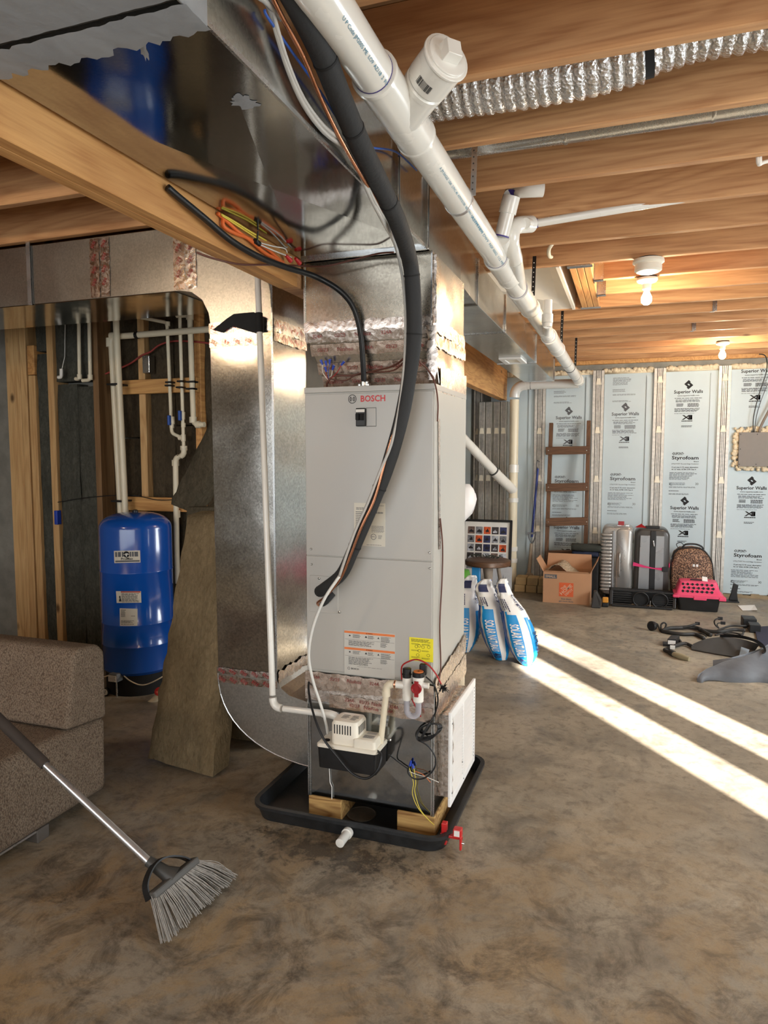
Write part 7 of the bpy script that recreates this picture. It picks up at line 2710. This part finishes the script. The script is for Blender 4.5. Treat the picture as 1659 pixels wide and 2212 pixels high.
def salt_bag(label, prof, Y, seed, turn=0.0, skip=0.0):
    """prof: rows of (y pixel, left pixel, right pixel) on the plane at depth Y, top to bottom"""
    r = random.Random(seed)
    rows = []
    lo_ = at(prof[-1][1], prof[-1][0], Z=0.003)
    for (py, pl_, pr_) in prof:
        a, b = at(pl_, py, Y=Y), at(pr_, py, Y=Y)
        rows.append(((a + b) / 2, (b - a).length / 2))
    z1, z0 = rows[0][0].z, rows[-1][0].z
    for c, w in rows:
        c.z = .004 + (c.z - z0) * (z1 - .004) / (z1 - z0)
    n = 28
    P = crom([c for c, w in rows], 5)
    Wd = crom([Vector((w, 0, 0)) for c, w in rows], 5)
    K = len(P) - 1
    base = thing('salt_bag', label, 'bag', (P[-1].x, P[-1].y, 0), 'leaning bags of softener salt')
    dep = lambda t: .012 + .105 * math.sin(math.pi * min(1, max(0, (t - .12) / .80)) * .62) if t > .12 else .012 + .03 * t

    def S(t, th, off=0.0):
        k = t * K
        i = min(int(k), K - 1)
        f = k - i
        c = P[i].lerp(P[i + 1], f)
        w = Wd[i].x * (1 - f) + Wd[i + 1].x * f
        d = dep(t)
        cs, sn = math.cos(th), math.sin(th)
        x = math.copysign(abs(cs) ** .8, cs) * (w + off)
        y = math.copysign(abs(sn) ** .7, sn) * (d + off)
        return c + EX * x - EY * y

    T = [i / K for i in range(K + 1)]
    ths = [2 * math.pi * j / n for j in range(n)]
    jit = [[r.uniform(-1, 1) for _ in range(n)] for _ in range(K + 1)]
    grid = [[S(t, th, .004 * jit[i][j] * (1.5 if t < .4 else .6)) for j, th in enumerate(ths)] for i, t in enumerate(T)]
    m = MB()
    vs = [p for row in grid for p in row]
    m.v = [Vector(p) for p in vs]
    for i in range(K):
        t = (i + .5) / K
        for j in range(n):
            j2 = (j + 1) % n
            thm = ths[j] + math.pi / n
            u = 1 - thm / math.pi          # 0 right .. seen half runs left (th=pi) to right (th=0)
            if thm > math.pi:
                mi = 1
            else:
                u = 1 - thm / math.pi
                split = .36 + .10 * u
                if t < split:
                    mi = 2
                elif u < .14:
                    mi = 1
                elif u < .25 or .52 < u < .66:
                    mi = 2
                else:
                    mi = 0
            m.f.append((i * n + j, (i + 1) * n + j, (i + 1) * n + j2, i * n + j2))
            m.m.append(mi)
    m.mi = 2
    m.f.append(tuple(range(n)))
    m.m.append(2)
    m.f.append(tuple(K * n + i for i in range(n))[::-1])
    m.m.append(1)
    m.build('bag_film', [sb_blue, sb_dark, sb_white], base, smooth=70)
    # lettering runs down the blue panel
    F = lambda u, v: S(v, math.pi * (1 - u), .007)
    G = lambda a, b: F(b, a)
    tm = MB()
    q = lambda a, b: F(.50 - .22 * b, .47 + .34 * a)
    text_on(tm, 'SOLAR NATURALS', lambda a, b: F(.49 - .19 * b, .48 + .33 * a), 0, 1, 0, 1, True)
    tm.build('white_lettering', sb_white, base)
    tm = MB()
    text_on(tm, '40', lambda a, b: F(.50 - .22 * b, .84 + .09 * a), 0, 1, 0, 1, True)
    text_on(tm, 'SOLAR', lambda a, b: F(.92 - .18 * b, .55 + .22 * a), 0, 1, 0, 1, True)
    rect_on(MB(), F, .30, .55, .10, .20, 4, 3).build('navy_patch', sb_navy, base)
    text_on(tm, 'Cargill', lambda a, b: F(.80 - .16 * b, .22 + .14 * a), 0, 1, 0, 1, True)
    lines_on(tm, lambda a, b: F(.44 - .2 * b, .26 + .12 * a), 0, 1, 0, 1, 3)
    tm.build('navy_print', sb_navy, base)
    return base


salt_bag('bag of softener salt, rightmost of the three leaning white and blue bags', [(1250, 1082, 1095), (1264, 1072, 1099), (1290, 1075, 1110), (1320, 1083, 1133), (1350, 1087, 1149), (1380, 1092, 1158), (1405, 1100, 1160), (1424, 1110, 1155), (1436, 1122, 1146)], 5.04, 1)
salt_bag('bag of softener salt, middle of the three leaning white and blue bags', [(1251, 1044, 1060), (1266, 1028, 1064), (1288, 1030, 1074), (1310, 1035, 1086), (1345, 1034, 1096), (1375, 1040, 1099), (1400, 1048, 1099), (1418, 1057, 1098), (1431, 1064, 1094)], 5.12, 2)
salt_bag('bag of softener salt, leftmost of the three, half behind the air handler', [(1243, 1012, 1028), (1258, 998, 1030), (1282, 990, 1031), (1310, 986, 1036), (1345, 984, 1038), (1375, 984, 1036), (1398, 986, 1028), (1412, 990, 1020), (1420, 994, 1014)], 5.24, 3)

# ================================================================== CAR PARTS ON THE FLOOR
hn = thing('wiring_harness', 'tangled black car wiring harness with connectors lying on the concrete floor', 'wiring harness', tuple(at(1520, 1370, Z=0)))


def fz(x, y, h=.012):
    p = at(x, y, Z=h)
    return p


tape_m = plain('black_loom_tape', (40, 38, 36), .6, 0, .25, 40)


def loom(pts, r, name='loom'):
    MB().tube([fz(*p) if len(p) == 2 else fz(p[0], p[1], p[2]) for p in pts], r, 8, smooth=6).build(name, tape_m, hn, smooth=180)


loom([(1414, 1347, .04), (1420, 1349, .02), (1426, 1360, .012), (1429, 1362, .012)], .009)
loom([(1429, 1362, .014), (1428, 1350, .05), (1434, 1345, .07), (1439, 1349, .05), (1436, 1357, .02), (1431, 1363, .014)], .007)
loom([(1430, 1363, .016), (1446, 1357, .018), (1470, 1356, .02), (1490, 1355, .02), (1510, 1358, .02), (1524, 1366, .02), (1536, 1372, .015)], .017)
loom([(1430, 1363, .014), (1450, 1367, .016), (1475, 1370, .016), (1500, 1370, .016), (1512, 1374, .014), (1520, 1379, .014)], .016)
loom([(1470, 1356, .02), (1490, 1352, .04), (1500, 1349, .05), (1507, 1347, .05)], .010)
loom([(1510, 1360, .02), (1535, 1364, .02), (1560, 1364, .03), (1585, 1360, .03), (1610, 1362, .03)], .016)
loom([(1550, 1362, .03), (1575, 1353, .04), (1600, 1352, .05), (1618, 1352, .04)], .009)
loom([(1553, 1357, .03), (1545, 1350, .06), (1543, 1342, .10), (1548, 1337, .12), (1555, 1336, .12)], .006)
loom([(1553, 1357, .03), (1549, 1350, .05), (1552, 1346, .06), (1560, 1346, .06)], .005)
loom([(1560, 1368, .014), (1580, 1371, .014), (1600, 1374, .014), (1606, 1366, .03)], .008)
loom([(1545, 1372, .012), (1570, 1366, .02), (1590, 1368, .02), (1602, 1372, .02)], .007)
loom([(1505, 1368, .02), (1520, 1370, .03), (1526, 1376, .015)], .005)
loom([(1464, 1378, .02), (1470, 1386, .02), (1474, 1390, .02), (1490, 1393, .015), (1497, 1396, .012)], .010)
loom([(1497, 1397, .012), (1480, 1390, .02), (1462, 1394, .02), (1450, 1399, .02), (1440, 1402, .014), (1436, 1404, .012), (1444, 1408, .012), (1456, 1413, .014)], .014)
c = fz(1409, 1352, .04)
MB().lathe(c, [(.030, -.02), (.040, -.014), (.042, .014), (.034, .022)], 16, (-.5, -.8, .1)).build('round_connector', M['black'], hn, smooth=40)
for x, y, z in ((1556, 1336, .12), (1562, 1346, .06), (1507, 1347, .05)):
    c = fz(x, y, z)
    MB().box(c.x - .02, c.x + .018, c.y - .01, c.y + .01, c.z - .012, c.z + .014).build('plug', M['black'], hn, bev=.003)
for x0, x1, y, d, h in ((1605, 1633, 1357, .15, .085), (1619, 1642, 1367, .13, .07)):
    a, b = at(x0, y, Z=0), at(x1, y, Z=0)
    MB().box(a.x, b.x, a.y, a.y + d, .002, h).build('relay_box', M['black'], hn, bev=.005)
a, b = at(1441, 1397, Z=0), at(1460, 1398, Z=0)
MB().prism([(a.x, a.y, .002), (b.x, b.y, .002), (b.x + .035, b.y + .14, .002), (a.x + .035, a.y + .14, .002)], (0, 0, .062)).build('control_unit', M['black'], hn, bev=.004)
MB().box(a.x + .005, b.x - .004, a.y - .0015, a.y + .003, .022, .052).build('unit_label', M['label'], hn)
MB().box(a.x - .03, a.x + .01, a.y, a.y + .08, .001, .02).build('unit_flange', M['black'], hn)
c = fz(1452, 1399, .03)
MB().box(c.x - .015, c.x + .02, c.y - .01, c.y + .01, .02, .045).build('tag', M['label'], hn)
MB().tube([fz(1455, 1413, .018), fz(1472, 1419, .018), fz(1489, 1424, .014)], [.020, .024, .018], 12).build('tan_sleeve', plain('tan_sleeve', (150, 138, 108), .8), hn, smooth=60)
MB().tube([fz(1449, 1409, .02), fz(1456, 1413, .02)], .023, 12).build('black_band', M['black'], hn, smooth=60)
# dark cloth behind
r = random.Random(15)
cp_ = [at(x, y, Z=.003) for x, y in ((1629, 1357), (1720, 1350), (1740, 1395), (1650, 1402), (1637, 1392))]
m = MB().prism(cp_, (0, 0, .012))
o = m.build('dark_cloth', plain('navy_black_cloth', (40, 40, 56), .95, 0, .2, 20), bev=.004)
tag(o, 'dark navy cloth spread on the floor at the right edge behind the car liner', 'cloth')
# wheel-arch liner: flat flap, dark arch and outer shell
wa = thing('wheel_arch_liner', 'scuffed grey plastic wheel-arch liner lying on the concrete at the right edge', 'car part', tuple(at(1600, 1440, Z=0)))
rub = plain('scuffed_grey_plastic', (92, 94, 98), .62, 0, .22, 9, .25, 30)
rub2 = plain('dark_scuffed_plastic', (56, 54, 52), .7, 0, .3, 8, .2, 30)


def sheet(rows, name, mat, th=.006, k=4):
    """loft of pixel rows given with heights; each row is a list of (x, y, z)"""
    R = [crom([at(x, y, Z=z) for x, y, z in row], k) for row in rows]
    n = len(R[0])
    m = MB()
    vs = [p for row in R for p in row]
    N = len(vs)
    vs2 = [p - Vector((0, 0, th)) for p in vs]
    fs = []
    for i in range(len(R) - 1):
        for j in range(n - 1):
            a = i * n + j
            fs.append((a, a + 1, a + n + 1, a + n))
            fs.append((N + a, N + a + n, N + a + n + 1, N + a + 1))
    for j in range(n - 1):
        fs.append((j, N + j, N + j + 1, j + 1))
        a = (len(R) - 1) * n + j
        fs.append((a, a + 1, N + a + 1, N + a))
    for i in range(len(R) - 1):
        a = i * n
        fs.append((a, a + n, N + a + n, N + a))
        a = i * n + n - 1
        fs.append((a, N + a, N + a + n, a + n))
    m.add(vs + vs2, fs)
    return m.build(name, mat, wa, smooth=60)


sheet([[(1494, 1402, .010), (1520, 1407, .010), (1560, 1414, .010), (1598, 1420, .010), (1625, 1420, .012)],
       [(1493, 1397, .016), (1520, 1396, .03), (1560, 1396, .035), (1600, 1400, .03), (1630, 1405, .03)],
       [(1497, 1391, .02), (1525, 1380, .05), (1560, 1376, .07), (1600, 1380, .08), (1640, 1392, .09)]], 'inner_flap', rub2)
a, b = at(1600, 1408, Z=.045), at(1618, 1404, Z=.05)
m = MB().prism([at(x, y, Z=.046) for x, y in ((1597, 1416), (1601, 1398), (1619, 1404), (1616, 1413), (1603, 1416))], (0, 0, .003))
m.build('patch', plain('pale_grey_patch', (128, 138, 146), .6), wa)
sheet([[(1555, 1375, .07), (1590, 1376, .10), (1625, 1383, .12), (1645, 1395, .13), (1652, 1405, .13), (1645, 1410, .12)],
       [(1555, 1371, .085), (1592, 1371, .12), (1630, 1380, .15), (1650, 1393, .16), (1655, 1406, .155), (1648, 1411, .14)]], 'arch_lip', M['black'])
sheet([[(1540, 1438, .05), (1575, 1424, .09), (1610, 1416, .10), (1640, 1404, .11), (1662, 1394, .12)],
       [(1540, 1426, .06), (1575, 1421, .095), (1610, 1412, .11), (1640, 1402, .12), (1662, 1390, .13)]], 'inner_rim', rub)
sheet([[(1506, 1472, .004), (1516, 1474, .004), (1524, 1469, .012), (1545, 1468, .012), (1580, 1473, .004), (1610, 1474, .004), (1640, 1473, .004), (1680, 1478, .004)],
       [(1505, 1466, .02), (1514, 1464, .03), (1530, 1458, .04), (1556, 1456, .045), (1585, 1456, .05), (1615, 1452, .055), (1640, 1448, .06), (1690, 1450, .06)],
       [(1507, 1460, .035), (1520, 1450, .05), (1540, 1442, .065), (1566, 1434, .08), (1592, 1428, .095), (1620, 1422, .11), (1645, 1412, .12), (1690, 1400, .12)],
       [(1510, 1456, .042), (1524, 1446, .058), (1542, 1438, .072), (1568, 1427, .09), (1594, 1421, .105), (1622, 1413, .12), (1648, 1402, .13), (1690, 1385, .13)]], 'outer_shell', rub)
